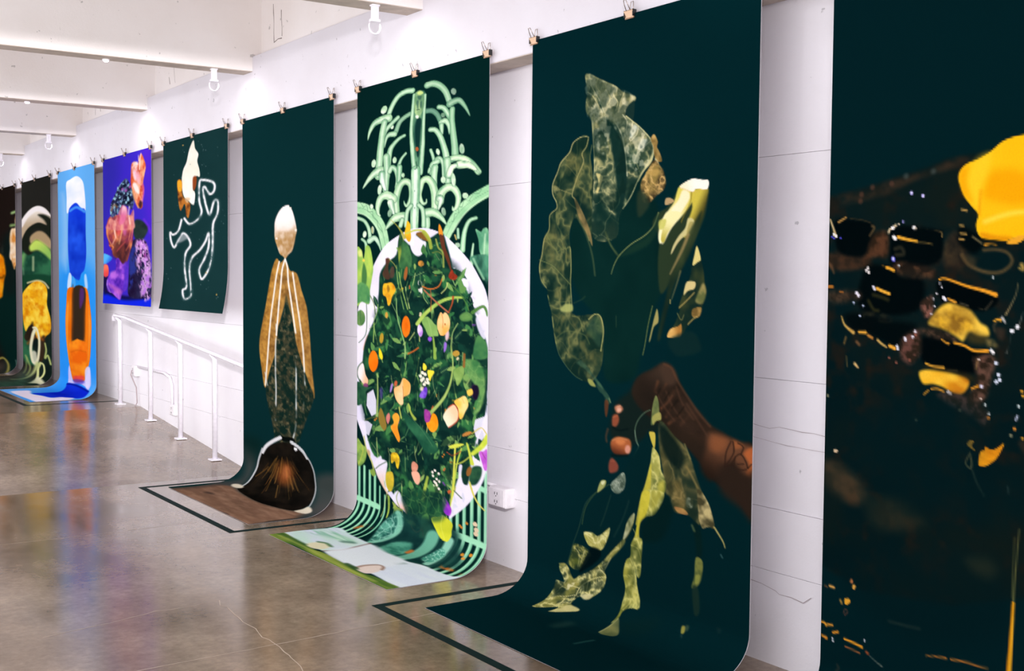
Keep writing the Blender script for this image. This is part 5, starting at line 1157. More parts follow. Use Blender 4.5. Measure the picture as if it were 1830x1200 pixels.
F;16402f;2.32;;0;95;;228 1687 222 1698 217 1711 221 1724 225 1733 227 1738 231 1733 238 1720 239 1708 236 1695
F;0a2622;2.36;;0;95;;194 1825 172 1840 150 1862 140 1889 133 1912 131 1924 142 1916 166 1899 185 1876 193 1847
L;86ab66;1.48;4.17,4.17;0;80;;194 1825 162 1874 131 1924
F;1a3d30;2.24;;1;95;;409 2351 402 2371 405 2389 411 2405 422 2414 429 2418 430 2410 433 2391 432 2371 422 2357
L;5f9058;1.4;3.95,3.95;0;80;;409 2351 419 2385 429 2418
F;2f6a3c;2.26;;0;95;;341 1886 339 1910 340 1938 350 1963 359 1982 367 1990 368 1978 367 1953 363 1926 354 1901
F;2f6a3c;2.26;;1;95;;385 2373 374 2400 370 2431 376 2457 390 2475 397 2483 400 2471 410 2440 410 2412 400 2387
F;2f6a3c;2.19;;0;95;;435 986 426 1003 424 1024 423 1045 434 1061 440 1069 444 1061 454 1042 456 1021 446 1000
L;5f9058;1.37;3.87,3.87;0;80;;435 986 437 1028 440 1069
F;5d8f4c;2.07;;0;95;;700 1582 692 1592 684 1606 684 1621 684 1634 685 1640 690 1635 697 1622 702 1608 703 1593
L;86ab66;1.3;3.66,3.66;0;80;;700 1582 693 1611 685 1640
F;1d4a33;2.17;;1;95;;555 2120 545 2132 536 2149 534 2166 532 2180 533 2187 538 2181 550 2166 556 2150 558 2132
L;86ab66;1.35;3.82,3.82;0;80;;555 2120 544 2153 533 2187
F;2f6a3c;2.12;;0;95;;573 1532 581 1542 591 1550 605 1551 615 1553 622 1551 618 1547 609 1538 598 1530 584 1529
L;5f9058;1.33;3.74,3.74;0;80;;573 1532 598 1542 622 1551
F;0a2622;2.22;;0;95;;479 2482 460 2503 447 2530 438 2558 437 2581 440 2592 448 2581 464 2557 479 2530 480 2502
F;0a2622;2.17;;0;95;;552 2264 542 2278 538 2296 537 2313 539 2326 541 2333 546 2326 556 2309 557 2292 557 2275
L;5f9058;1.36;3.83,3.83;0;80;;552 2264 547 2298 541 2333
F;1d4a33;2.09;;1;95;;696 1682 673 1699 659 1725 648 1753 651 1779 652 1792 661 1783 683 1762 694 1734 700 1705
L;86ab66;1.3;3.68,3.68;0;80;;696 1682 674 1737 652 1792
F;1a3d30;2.29;;0;95;;354 1969 329 1970 305 1985 281 2001 265 2021 257 2032 269 2030 295 2023 319 2007 341 1987
F;0f3129;2.28;;1;95;;322 2152 316 2179 315 2211 319 2242 328 2264 335 2274 337 2261 346 2229 341 2199 332 2171
L;86ab66;1.43;4.03,4.03;0;80;;322 2152 328 2213 335 2274
F;16402f;2.23;;0;95;;383 1687 385 1712 397 1736 413 1757 428 1772 437 1779 436 1767 429 1743 417 1719 399 1699
F;5d8f4c;2.11;;0;95;;625 1941 624 1952 625 1963 631 1973 636 1979 639 1983 640 1977 641 1966 636 1956 631 1946
L;5f9058;1.32;3.73,3.73;0;80;;625 1941 632 1962 639 1983
F;2f6a3c;2.19;;1;95;;416 1168 422 1188 432 1209 453 1219 469 1227 478 1229 476 1219 469 1198 453 1183 434 1172
L;86ab66;1.37;3.87,3.87;0;80;;416 1168 448 1199 478 1229
F;1d4a33;2.15;;0;95;;523 1078 518 1088 520 1100 522 1111 527 1120 530 1124 532 1119 535 1108 534 1096 529 1085
L;5f9058;1.34;3.79,3.79;0;80;;523 1078 526 1101 530 1124
F;1a3d30;2.2;;1;95;;464 1073 446 1083 427 1099 411 1118 400 1135 396 1145 406 1141 427 1130 442 1110 459 1092
F;447f45;2.33;;1;95;;189 1387 172 1418 166 1454 183 1484 199 1508 212 1518 217 1504 231 1470 222 1438 215 1405
F;1d4a33;2.3;;1;95;;253 1460 252 1477 252 1498 258 1516 268 1529 274 1536 275 1527 275 1509 270 1490 264 1471
F;16402f;2.19;;1;95;;503 1816 488 1829 474 1848 463 1868 458 1886 458 1896 465 1889 481 1874 492 1854 501 1833
L;86ab66;1.37;3.87,3.87;0;80;;503 1816 480 1856 458 1896
F;0d2b26;2.07;;0;95;;682 1261 676 1268 668 1276 666 1287 665 1295 665 1300 669 1297 675 1290 680 1280 683 1270
F;0a2622;2.25;;1;95;;347 1154 328 1172 321 1199 310 1226 312 1250 316 1262 322 1253 342 1231 349 1204 350 1175
L;5f9058;1.41;3.98,3.98;0;80;;347 1154 331 1208 316 1262
F;0d2b26;2.37;;1;95;;117 1801 122 1829 136 1858 153 1884 175 1898 189 1903 188 1889 180 1860 164 1833 139 1812
L;5f9058;1.48;4.18,4.18;0;80;;117 1801 154 1852 189 1903
F;1d4a33;2.35;;1;95;;170 1563 166 1574 164 1588 170 1600 174 1610 177 1615 178 1609 182 1596 182 1583 176 1571
L;86ab66;1.47;4.15,4.15;0;80;;170 1563 173 1589 177 1615
F;5d8f4c;2.3;;0;95;;330 1938 311 1939 286 1944 268 1960 257 1980 251 1989 261 1987 282 1981 303 1971 321 1954
L;86ab66;1.44;4.05,4.05;0;80;;330 1938 291 1963 251 1989
F;0a2622;2.36;;0;95;;196 2345 189 2369 193 2393 197 2417 207 2432 213 2440 215 2429 219 2404 213 2381 205 2359
F;78a055;2.18;;0;95;;532 1669 515 1672 496 1679 480 1694 469 1707 464 1716 472 1714 490 1708 509 1699 523 1683
F;1a3d30;2.22;;1;95;;445 1148 422 1144 398 1150 378 1165 361 1178 355 1187 366 1188 391 1191 413 1179 434 1165
L;86ab66;1.38;3.91,3.91;0;80;;445 1148 400 1168 355 1187
F;0f3129;2.1;;0;95;;622 1309 613 1331 611 1358 615 1385 621 1405 626 1415 630 1404 635 1380 635 1353 633 1327
F;5d8f4c;2.16;;0;95;;524 2251 525 2276 530 2305 553 2316 568 2327 580 2330 580 2317 576 2291 567 2267 547 2253
L;86ab66;1.35;3.82,3.82;0;80;;524 2251 552 2291 580 2330
F;447f45;2.08;;1;95;;653 1442 650 1463 656 1484 668 1502 681 1514 689 1519 689 1509 688 1488 682 1467 670 1449
F;0d2b26;2.08;;0;95;;683 1751 677 1763 674 1777 673 1791 676 1803 679 1808 681 1802 689 1789 692 1775 688 1761
L;86ab66;1.3;3.68,3.68;0;80;;683 1751 681 1780 679 1808
F;1d4a33;2.2;;1;95;;535 2551 521 2558 506 2571 492 2586 484 2601 480 2608 487 2605 502 2594 516 2581 528 2564
F;0a2622;2.29;;0;95;;332 1844 316 1858 301 1878 292 1901 289 1920 288 1931 296 1923 313 1906 322 1884 331 1861
F;1d4a33;2.2;;0;95;;411 1257 413 1278 426 1298 439 1317 453 1330 460 1336 459 1326 452 1306 441 1285 428 1266
L;5f9058;1.38;3.88,3.88;0;80;;411 1257 436 1297 460 1336
F;0f3129;2.2;;1;95;;515 2379 500 2397 494 2419 487 2441 490 2458 492 2467 499 2458 509 2438 517 2417 520 2395
F;78a055;2.09;;1;95;;656 1707 641 1733 640 1761 647 1788 658 1808 665 1817 670 1805 682 1776 682 1748 670 1723
F;16402f;2.25;;0;95;;353 1728 357 1740 363 1753 374 1762 384 1768 389 1771 387 1765 382 1752 374 1742 363 1732
F;78a055;2.32;;0;95;;213 2245 231 2259 256 2261 282 2259 305 2246 317 2239 307 2236 286 2226 261 2222 233 2234
L;5f9058;1.45;4.09,4.09;0;80;;213 2245 265 2242 317 2239
F;0d2b26;2.34;;0;95;;258 1653 233 1652 203 1658 176 1672 155 1689 146 1700 159 1700 187 1696 217 1690 243 1671
F;1a3d30;2.11;;1;95;;649 1460 625 1471 603 1493 588 1520 578 1544 575 1557 587 1551 610 1534 627 1509 642 1482
L;86ab66;1.32;3.73,3.73;0;80;;649 1460 612 1508 575 1557
F;1d4a33;2.2;;1;95;;445 1655 441 1683 442 1714 453 1743 464 1764 473 1774 475 1760 478 1730 474 1699 461 1672
L;5f9058;1.37;3.88,3.88;0;80;;445 1655 459 1714 473 1774
F;78a055;2.12;;1;95;;626 1964 619 1976 614 1991 612 2006 614 2018 614 2024 618 2018 623 2005 628 1989 629 1974
F;0a2622;2.07;;0;95;;648 1297 654 1316 664 1338 680 1354 693 1367 702 1371 699 1362 691 1342 680 1321 664 1305
L;5f9058;1.3;3.66,3.66;0;80;;648 1297 675 1334 702 1371
F;16402f;2.36;;1;95;;173 1573 160 1583 154 1598 148 1613 150 1627 151 1634 157 1629 169 1617 174 1601 175 1585
F;0f3129;2.05;;0;95;;750 1905 746 1913 743 1924 740 1934 741 1943 742 1947 744 1943 747 1933 750 1923 751 1912
F;447f45;2.28;;1;95;;315 1661 309 1675 307 1692 310 1708 314 1721 317 1727 319 1720 323 1704 323 1688 321 1672
F;0d2b26;2.21;;0;95;;407 1877 420 1882 436 1883 451 1882 465 1877 471 1873 465 1870 452 1865 436 1866 419 1871
F;1a3d30;2.05;;0;95;;712 1811 718 1826 727 1845 740 1857 754 1864 761 1867 758 1859 752 1841 741 1826 725 1816
F;0a2622;2.33;;1;95;;207 1805 201 1829 202 1856 213 1878 224 1895 235 1901 239 1889 239 1864 235 1840 226 1816
F;447f45;2.36;;0;95;;148 1526 135 1553 133 1583 146 1610 159 1631 167 1641 172 1628 181 1599 175 1571 167 1543
L;5f9058;1.47;4.16,4.16;0;80;;148 1526 157 1584 167 1641
F;0f3129;2.28;;0;95;;352 2049 333 2064 324 2085 318 2108 317 2126 319 2136 328 2128 344 2110 357 2089 357 2066
L;5f9058;1.42;4.02,4.02;0;80;;352 2049 336 2092 319 2136
F;0a2622;2.28;;1;95;;312 2216 320 2218 329 2221 340 2217 349 2214 353 2212 349 2210 341 2207 330 2209 320 2211
L;5f9058;1.43;4.03,4.03;0;80;;312 2216 333 2214 353 2212
F;0d2b26;2.13;;1;95;;596 1862 592 1879 594 1898 599 1916 607 1928 613 1934 614 1925 618 1906 613 1888 605 1872
F;0d2b26;2.2;;1;95;;510 2409 496 2436 485 2468 491 2496 495 2519 498 2530 504 2517 513 2488 519 2458 519 2428
F;0f3129;2.37;;0;95;;158 1888 149 1906 151 1926 151 1947 158 1962 164 1969 167 1959 174 1939 172 1920 167 1900
L;86ab66;1.48;4.17,4.17;0;80;;158 1888 161 1928 164 1969
F;5d8f4c;2.4;;0;95;;115 2116 105 2131 102 2149 102 2167 104 2181 107 2188 111 2180 119 2163 122 2145 120 2128
F;0a2622;2.3;;0;95;;223 1337 221 1361 223 1389 245 1406 260 1421 271 1426 272 1415 272 1388 259 1367 243 1347
L;86ab66;1.44;4.07,4.07;0;80;;223 1337 247 1382 271 1426
F;0d2b26;2.29;;0;95;;276 2169 290 2179 310 2189 332 2189 351 2186 362 2182 354 2177 337 2170 317 2163 294 2162
L;5f9058;1.43;4.04,4.04;0;80;;276 2169 319 2176 362 2182
F;0a2622;2.36;;1;95;;214 1741 184 1754 158 1780 136 1809 126 1838 122 1853 137 1846 163 1824 191 1799 206 1766
F;0d2b26;2.25;;1;95;;349 1243 338 1263 338 1286 342 1309 349 1327 355 1335 361 1326 364 1304 369 1281 360 1258
F;447f45;2.21;;0;95;;517 2367 499 2376 479 2392 465 2413 454 2430 450 2440 458 2435 478 2423 494 2403 510 2384
L;5f9058;1.38;3.89,3.89;0;80;;517 2367 483 2403 450 2440
F;0a2622;2.22;;0;95;;371 940 368 966 373 996 388 1022 400 1043 411 1052 411 1039 413 1011 405 983 388 957
F;0a2622;2.17;;1;95;;544 2472 539 2492 540 2513 549 2528 557 2540 563 2545 564 2536 564 2517 563 2496 554 2481
L;86ab66;1.36;3.83,3.83;0;80;;544 2472 553 2509 563 2545
F;1d4a33;2.08;;1;95;;675 2096 675 2123 688 2144 700 2166 718 2176 727 2180 727 2168 720 2145 714 2118 692 2104
F;1d4a33;2.1;;1;95;;560 1129 573 1155 598 1171 623 1186 646 1192 658 1194 652 1183 636 1158 611 1143 583 1133
F;1d4a33;2.28;;1;95;;316 2551 326 2572 346 2587 370 2597 390 2601 402 2601 398 2591 382 2574 361 2561 338 2550
L;5f9058;1.42;4.02,4.02;0;80;;316 2551 360 2576 402 2601
F;0a2622;2.33;;1;95;;213 1672 208 1692 208 1714 215 1734 223 1749 229 1756 232 1747 236 1726 231 1705 224 1685
F;0a2622;2.25;;1;95;;334 1578 335 1592 340 1607 352 1617 361 1625 367 1628 367 1621 365 1606 356 1594 345 1583
F;0a2622;2.38;;1;95;;163 2101 151 2104 139 2112 128 2121 120 2130 116 2135 122 2134 134 2128 147 2121 157 2111
F;2f6a3c;2.33;;1;95;;174 1158 169 1169 170 1181 172 1193 177 1202 181 1207 183 1201 188 1190 188 1177 181 1166
L;86ab66;1.46;4.12,4.12;0;80;;174 1158 177 1182 181 1207
F;2f6a3c;2.19;;0;95;;445 1118 443 1131 446 1145 454 1156 463 1164 468 1167 468 1161 466 1149 463 1135 454 1124
L;5f9058;1.37;3.86,3.86;0;80;;445 1118 456 1143 468 1167
F;78a055;2.15;;1;95;;614 2068 588 2072 562 2086 543 2110 531 2136 525 2148 537 2143 564 2134 588 2116 606 2091
F;0a2622;2.29;;0;95;;299 1655 288 1673 281 1696 283 1720 285 1738 287 1747 292 1738 298 1717 303 1694 304 1671
L;5f9058;1.43;4.04,4.04;0;80;;299 1655 293 1701 287 1747
F;1a3d30;2.19;;1;95;;510 1880 495 1894 481 1915 473 1938 467 1957 466 1967 473 1959 488 1941 500 1920 507 1897
L;86ab66;1.37;3.87,3.87;0;80;;510 1880 488 1923 466 1967
F;1a3d30;2.33;;0;95;;305 2416 279 2426 250 2444 228 2471 213 2496 207 2510 220 2503 248 2489 274 2467 296 2441
L;5f9058;1.46;4.11,4.11;0;80;;305 2416 257 2462 207 2510
F;0d2b26;2.09;;0;95;;716 1994 700 2012 682 2036 670 2063 666 2087 664 2099 671 2089 687 2067 705 2043 712 2015
F;2f6a3c;2.35;;1;95;;231 1507 205 1505 177 1516 149 1528 129 1545 120 1556 134 1556 163 1554 190 1539 217 1526
F;5d8f4c;2.1;;1;95;;654 1132 635 1147 620 1171 607 1196 600 1219 598 1231 608 1223 626 1205 643 1182 650 1153
L;86ab66;1.31;3.7,3.7;0;80;;654 1132 626 1181 598 1231
F;0d2b26;2.13;;1;95;;553 1509 556 1528 567 1544 584 1554 597 1563 606 1564 603 1555 597 1537 585 1523 567 1513
L;5f9058;1.33;3.76,3.76;0;80;;553 1509 579 1537 606 1564
F;1d4a33;2.29;;0;95;;258 1115 248 1139 243 1169 249 1197 258 1220 267 1231 271 1219 280 1192 279 1163 272 1135
L;86ab66;1.43;4.04,4.04;0;80;;258 1115 263 1173 267 1231
F;447f45;2.16;;0;95;;568 2222 557 2243 550 2268 546 2294 548 2313 553 2323 559 2312 571 2289 573 2263 575 2238
F;0f3129;2.24;;0;95;;339 1484 335 1514 348 1540 358 1568 381 1582 393 1588 393 1574 391 1546 378 1519 364 1494
L;86ab66;1.4;3.96,3.96;0;80;;339 1484 366 1536 393 1588
F;5d8f4c;2.38;;0;95;;102 1731 100 1753 109 1774 122 1794 137 1806 145 1812 146 1801 143 1779 136 1756 117 1740
L;86ab66;1.49;4.2,4.2;0;80;;102 1731 124 1772 145 1812
F;0a2622;2.24;;1;95;;394 2110 384 2141 384 2174 397 2202 412 2222 420 2232 421 2218 429 2185 423 2154 410 2126
F;447f45;2.08;;0;95;;675 1864 675 1886 681 1910 690 1932 709 1941 717 1946 717 1935 714 1912 709 1887 692 1871
L;5f9058;1.3;3.67,3.67;0;80;;675 1864 696 1905 717 1946
F;1d4a33;2.3;;0;95;;313 2142 304 2146 294 2154 285 2162 279 2171 276 2175 280 2173 290 2167 301 2160 309 2150
L;86ab66;1.44;4.06,4.06;0;80;;313 2142 295 2159 276 2175
F;1a3d30;2.37;;1;95;;95 1739 108 1759 131 1775 158 1782 182 1784 194 1785 187 1777 170 1759 144 1748 117 1740
F;1d4a33;2.1;;0;95;;670 1815 658 1833 646 1856 643 1881 645 1900 649 1910 655 1901 665 1880 677 1857 676 1832
L;86ab66;1.31;3.7,3.7;0;80;;670 1815 659 1862 649 1910
F;78a055;2.2;;0;95;;432 2390 450 2406 474 2421 505 2421 531 2416 544 2413 535 2404 516 2387 489 2377 456 2383
L;5f9058;1.38;3.89,3.89;0;80;;432 2390 488 2402 544 2413
F;78a055;2.26;;0;95;;257 1008 270 1035 290 1062 319 1080 343 1094 357 1098 351 1085 334 1059 311 1035 284 1015
F;78a055;2.13;;1;95;;590 2286 599 2288 610 2291 622 2286 632 2282 636 2278 632 2277 622 2275 611 2276 599 2280
F;0a2622;2.26;;1;95;;367 2367 368 2376 370 2385 376 2393 382 2397 386 2399 385 2395 384 2385 379 2378 374 2370
L;86ab66;1.41;3.99,3.99;0;80;;367 2367 377 2383 386 2399
F;1a3d30;2.39;;1;95;;98 2230 98 2254 108 2275 127 2289 144 2298 156 2299 155 2288 154 2262 138 2247 117 2235
L;86ab66;1.5;4.22,4.22;0;80;;98 2230 127 2265 156 2299
F;447f45;2.15;;1;95;;558 2328 558 2346 565 2361 576 2372 587 2380 593 2383 593 2374 592 2356 583 2342 570 2333
L;5f9058;1.35;3.8,3.8;0;80;;558 2328 576 2355 593 2383
F;5d8f4c;2.2;;0;95;;504 2538 501 2553 502 2568 506 2582 511 2592 515 2596 516 2590 517 2574 516 2559 510 2546
F;447f45;2.21;;1;95;;433 1359 424 1370 419 1384 417 1399 418 1412 421 1418 425 1413 432 1400 436 1386 438 1371
F;16402f;2.08;;1;95;;691 1323 675 1328 657 1336 641 1348 631 1363 626 1370 634 1367 651 1360 668 1350 682 1335
L;5f9058;1.3;3.68,3.68;0;80;;691 1323 659 1346 626 1370
F;2f6a3c;2.08;;1;95;;657 1303 648 1319 644 1340 649 1360 652 1376 656 1383 660 1375 667 1357 666 1337 662 1317
F;2f6a3c;2.18;;0;95;;447 1738 459 1761 480 1781 508 1792 529 1800 541 1802 534 1793 516 1774 497 1752 469 1741
L;5f9058;1.36;3.85,3.85;0;80;;447 1738 494 1771 541 1802
F;0a2622;2.25;;0;95;;427 2466 405 2491 394 2522 387 2553 395 2576 399 2588 409 2575 429 2546 438 2516 438 2486
F;2f6a3c;2.32;;1;95;;223 1997 210 2033 214 2066 234 2092 255 2109 267 2117 270 2101 274 2067 270 2033 250 2008
F;0a2622;2.19;;0;95;;508 2306 503 2324 501 2344 502 2364 505 2379 508 2386 511 2377 517 2358 517 2338 515 2318
L;86ab66;1.37;3.87,3.87;0;80;;508 2306 508 2346 508 2386
F;16402f;2.19;;1;95;;435 981 432 998 433 1018 439 1037 451 1049 459 1055 460 1047 462 1028 456 1009 450 991
L;5f9058;1.37;3.86,3.86;0;80;;435 981 447 1018 459 1055
F;16402f;2.16;;1;95;;506 1536 507 1549 511 1564 521 1575 532 1580 538 1583 536 1577 534 1562 526 1551 517 1540
L;5f9058;1.35;3.82,3.82;0;80;;506 1536 522 1560 538 1583
F;78a055;2.15;;1;95;;578 2195 573 2216 575 2238 577 2260 588 2274 592 2282 595 2271 596 2250 596 2227 587 2207
F;78a055;2.16;;0;95;;461 1124 473 1140 490 1153 510 1163 526 1170 536 1170 530 1162 517 1146 498 1136 478 1127
F;78a055;2.18;;0;95;;455 1446 461 1463 475 1476 491 1486 508 1487 516 1487 513 1479 503 1465 488 1453 470 1447
L;86ab66;1.36;3.84,3.84;0;80;;455 1446 486 1467 516 1487
F;78a055;2.37;;1;95;;224 2091 195 2089 164 2098 136 2119 114 2140 104 2151 118 2151 148 2146 181 2138 207 2112
L;5f9058;1.48;4.18,4.18;0;80;;224 2091 164 2121 104 2151
F;1a3d30;2.13;;0;95;;626 1768 614 1767 602 1772 590 1780 581 1788 578 1794 584 1794 597 1795 609 1788 620 1780
L;5f9058;1.33;3.75,3.75;0;80;;626 1768 602 1781 578 1794
F;0a2622;2.18;;1;95;;512 1830 503 1855 499 1885 505 1912 512 1933 517 1944 522 1931 526 1904 529 1875 521 1848
L;86ab66;1.36;3.84,3.84;0;80;;512 1830 515 1887 517 1944
F;1a3d30;2.17;;1;95;;576 1685 546 1686 519 1704 496 1729 480 1752 474 1768 489 1766 520 1758 543 1734 567 1712
L;86ab66;1.35;3.82,3.82;0;80;;576 1685 526 1726 474 1768
F;1a3d30;2.15;;1;95;;564 1486 549 1505 538 1533 531 1561 528 1585 528 1597 535 1587 551 1564 562 1536 567 1508
L;5f9058;1.34;3.79,3.79;0;80;;564 1486 546 1541 528 1597
F;16402f;2.18;;1;95;;473 2106 483 2116 499 2120 515 2123 530 2117 537 2115 532 2111 520 2101 504 2099 486 2101
L;5f9058;1.37;3.86,3.86;0;80;;473 2106 505 2110 537 2115
F;2f6a3c;2.34;;0;95;;171 1585 172 1594 176 1604 181 1613 187 1619 191 1622 190 1617 188 1608 185 1598 178 1590
F;1d4a33;2.32;;1;95;;248 1117 228 1128 210 1148 196 1171 186 1190 185 1202 194 1195 213 1179 234 1161 243 1136
F;1d4a33;2.25;;1;95;;334 1099 324 1120 324 1146 330 1172 337 1192 344 1202 347 1191 353 1167 356 1141 346 1116
L;86ab66;1.41;3.97,3.97;0;80;;334 1099 339 1150 344 1202
F;447f45;2.12;;1;95;;616 1667 600 1680 590 1698 590 1719 590 1735 593 1744 598 1737 612 1721 617 1702 620 1682
F;0a2622;2.06;;1;95;;752 1661 738 1654 720 1652 704 1661 690 1671 684 1677 691 1679 707 1682 725 1682 741 1670
L;5f9058;1.29;3.64,3.64;0;80;;752 1661 718 1669 684 1677
F;78a055;2.21;;1;95;;432 1196 422 1207 416 1221 415 1237 415 1250 417 1256 421 1251 430 1239 434 1224 435 1208
L;86ab66;1.38;3.89,3.89;0;80;;432 1196 424 1226 417 1256
F;2f6a3c;2.29;;1;95;;303 1931 298 1948 293 1970 301 1987 312 1998 318 2004 320 1995 323 1976 325 1956 316 1940
L;5f9058;1.43;4.04,4.04;0;80;;303 1931 310 1967 318 2004
F;78a055;2.23;;1;95;;430 2302 422 2315 418 2330 419 2344 421 2355 423 2360 427 2354 433 2340 437 2325 434 2312
F;2f6a3c;2.22;;0;95;;423 1919 422 1941 426 1965 435 1987 447 2002 455 2008 455 1997 455 1974 449 1951 437 1931
L;5f9058;1.39;3.91,3.91;0;80;;423 1919 439 1964 455 2008
F;78a055;2.14;;1;95;;662 2258 636 2259 608 2275 581 2295 562 2317 553 2330 565 2327 593 2318 622 2304 648 2282
L;5f9058;1.34;3.77,3.77;0;80;;662 2258 608 2294 553 2330
F;1d4a33;2.11;;0;95;;587 1403 593 1423 607 1442 626 1453 641 1463 650 1466 646 1457 638 1437 622 1422 604 1408
F;78a055;2.19;;0;95;;494 2034 482 2051 481 2071 479 2091 487 2104 492 2111 497 2102 504 2084 506 2064 504 2045
F;5d8f4c;2.38;;1;95;;163 2023 148 2028 132 2039 118 2052 108 2064 104 2072 112 2069 129 2063 144 2051 157 2036
L;86ab66;1.49;4.21,4.21;0;80;;163 2023 134 2047 104 2072
F;0d2b26;2.07;;0;95;;665 1535 674 1542 686 1545 698 1545 708 1542 713 1540 709 1537 699 1533 687 1528 674 1531
F;2f6a3c;2.16;;0;95;;326 2636 340 2654 364 2662 388 2668 409 2664 420 2660 413 2651 395 2636 375 2624 346 2630
L;86ab66;1.35;3.82,3.82;0;80;;326 2636 373 2648 420 2660
F;0a2622;2.06;;0;95;;748 1467 730 1469 710 1478 694 1493 681 1506 676 1515 685 1514 705 1510 723 1499 739 1483
L;5f9058;1.29;3.63,3.63;0;80;;748 1467 712 1491 676 1515
F;78a055;2.16;;1;95;;557 2354 561 2361 568 2367 575 2372 583 2373 587 2373 585 2370 580 2362 572 2358 564 2355
L;86ab66;1.35;3.81,3.81;0;80;;557 2354 572 2364 587 2373
F;1a3d30;2.32;;0;95;;221 2331 232 2350 255 2360 277 2369 298 2370 310 2369 304 2361 291 2342 270 2330 244 2326
F;0a2622;2.14;;1;95;;603 1948 593 1948 581 1951 572 1960 565 1969 562 1974 567 1974 579 1973 589 1966 598 1958
F;5d8f4c;2.14;;0;95;;561 1570 547 1588 544 1610 545 1631 552 1648 558 1656 563 1647 575 1627 577 1605 572 1584
L;86ab66;1.34;3.78,3.78;0;80;;561 1570 560 1613 558 1656
L;b5c878;1.33;4.56,4.56;0;85;;584 1507 585 1564 586 1649
L;9dbb5f;1.33;6.38,6.38;0;85;;576 1676 583 1711 597 1762
L;b5c878;1.4;4.44,4.44;0;85;;424 2052 409 2125 375 2238
L;b5c878;1.44;6.05,6.05;0;85;;298 2415 298 2507 303 2644
L;b5c878;1.48;4.37,4.37;0;85;;203 2506 190 2573 175 2674
L;7fa65a;1.39;5.9,5.9;0;85;;390 1765 404 1810 434 1875
L;7fa65a;1.46;6.11,6.11;0;85;;253 2489 251 2549 247 2639
L;7fa65a;1.4;4.41,4.41;0;85;;397 2140 406 2184 426 2249
L;5c8a4a;1.5;4.27,4.27;0;85;;132 2106 115 2151 73 2222
L;5c8a4a;1.33;5.86,5.86;0;85;;603 1914 608 1943 618 1985
L;9dbb5f;1.38;4.26,4.26;0;85;;460 1953 457 1987 447 2040
L;b5c878;1.34;6.01,6.01;0;85;;588 2260 585 2337 577 2454
L;9dbb5f;1.45;6.54,6.54;0;85;;301 2483 284 2526 243 2597
L;7fa65a;1.43;5.64,5.64;0;85;;260 1149 273 1241 305 1378
L;b5c878;1.49;5.63,5.63;0;85;;132 2192 138 2277 153 2403
L;5c8a4a;1.29;5.19,5.19;0;85;;705 1675 703 1738 700 1834
L;5c8a4a;1.29;5.85,5.85;0;85;;683 1416 696 1493 724 1607
L;9dbb5f;1.43;4.04,4.04;0;85;;282 1734 299 1803 336 1904
L;5c8a4a;1.36;6.71,6.71;0;85;;523 1666 514 1710 492 1778
L;9dbb5f;1.42;6.5,6.5;0;85;;274 1158 291 1247 330 1378
L;9dbb5f;1.49;6.15,6.15;0;85;;114 1471 112 1519 109 1593
L;7fa65a;1.43;5.33,5.33;0;85;;324 1688 314 1759 290 1869
L;b5c878;1.4;4.34,4.34;0;85;;375 1164 362 1227 332 1323
L;b5c878;1.4;4.31,4.31;0;85;;408 2500 425 2533 464 2578
L;5c8a4a;1.33;6.11,6.11;0;85;;569 1329 572 1400 580 1506
L;9dbb5f;1.41;6.99,6.99;0;85;;323 1433 328 1468 339 1520
L;b5c878;1.36;4.51,4.51;0;85;;531 2403 540 2459 560 2542
L;5c8a4a;1.43;5.68,5.68;0;85;;296 1113 282 1198 248 1327
L;7fa65a;1.4;4.47,4.47;0;85;;372 1490 374 1530 379 1590
L;7fa65a;1.48;6.32,6.32;0;85;;109 1476 128 1572 170 1712
L;5c8a4a;1.49;3.88,3.88;0;85;;133 2268 151 2356 192 2482
L;9dbb5f;1.33;5.37,5.37;0;85;;590 1754 599 1818 621 1911
L;7fa65a;1.37;4.78,4.78;0;85;;472 1606 469 1679 462 1788
L;9dbb5f;1.4;4.87,4.87;0;85;;400 1656 391 1722 370 1821
L;b5c878;1.41;6.59,6.59;0;85;;316 1245 324 1296 341 1372
D;d8c8a0;1.79;6.36;0;90;;124 1693 114 1697
D;c85a30;1.69;4.61;0;90;;341 1250 341 1239
D;b8a838;1.67;5.72;0;90;;424 1825 424 1832
D;6a3f90;1.57;4.94;0;90;;667 1707 666 1699
D;8a6a30;1.62;4.15;0;90;;496 1176 491 1173
D;b8a838;1.69;5.16;0;90;;393 2461 392 2472
D;c87828;1.64;3.97;0;90;;501 1864 503 1857
D;c85a30;1.63;5.21;0;90;;543 2280 549 2270
D;c85a30;1.65;5.68;0;90;;483 1929 478 1941
D;d8c8a0;1.66;7.92;0;90;;407 1410 408 1399
D;c87828;1.56;4.44;0;90;;700 1898 699 1897
D;8a6a30;1.61;5.92;0;90;;588 2222 579 2223
D;b8a838;1.75;5.83;0;90;;239 2451 239 2460
D;d8c8a0;1.61;7.37;0;90;;578 2141 571 2133
D;d8c8a0;1.59;5.9;0;90;;611 1639 615 1633
D;c87828;1.59;6.98;0;90;;609 1880 613 1884
D;6a3f90;1.63;5.88;0;90;;541 2352 547 2362
D;b8a838;1.71;5.47;0;90;;330 1825 324 1826
D;c87828;1.62;7.36;0;90;;553 1944 550 1936
D;d8c8a0;1.68;8.42;0;90;;418 2096 411 2103
D;6a3f90;1.78;7.27;0;90;;136 1995 144 1984
D;8a6a30;1.74;6.35;0;90;;259 2087 254 2098
D;b8a838;1.57;6.25;0;90;;692 2311 684 2310
D;b8a838;1.6;7.69;0;90;;591 1877 595 1879
D;6a3f90;1.55;5.79;0;90;;697 1442 689 1443
D;b8a838;1.71;6.95;0;90;;286 1265 296 1254
D;c85a30;1.62;8.04;0;90;;571 2397 576 2391
D;6a3f90;1.73;4.49;0;90;;276 2065 272 2057
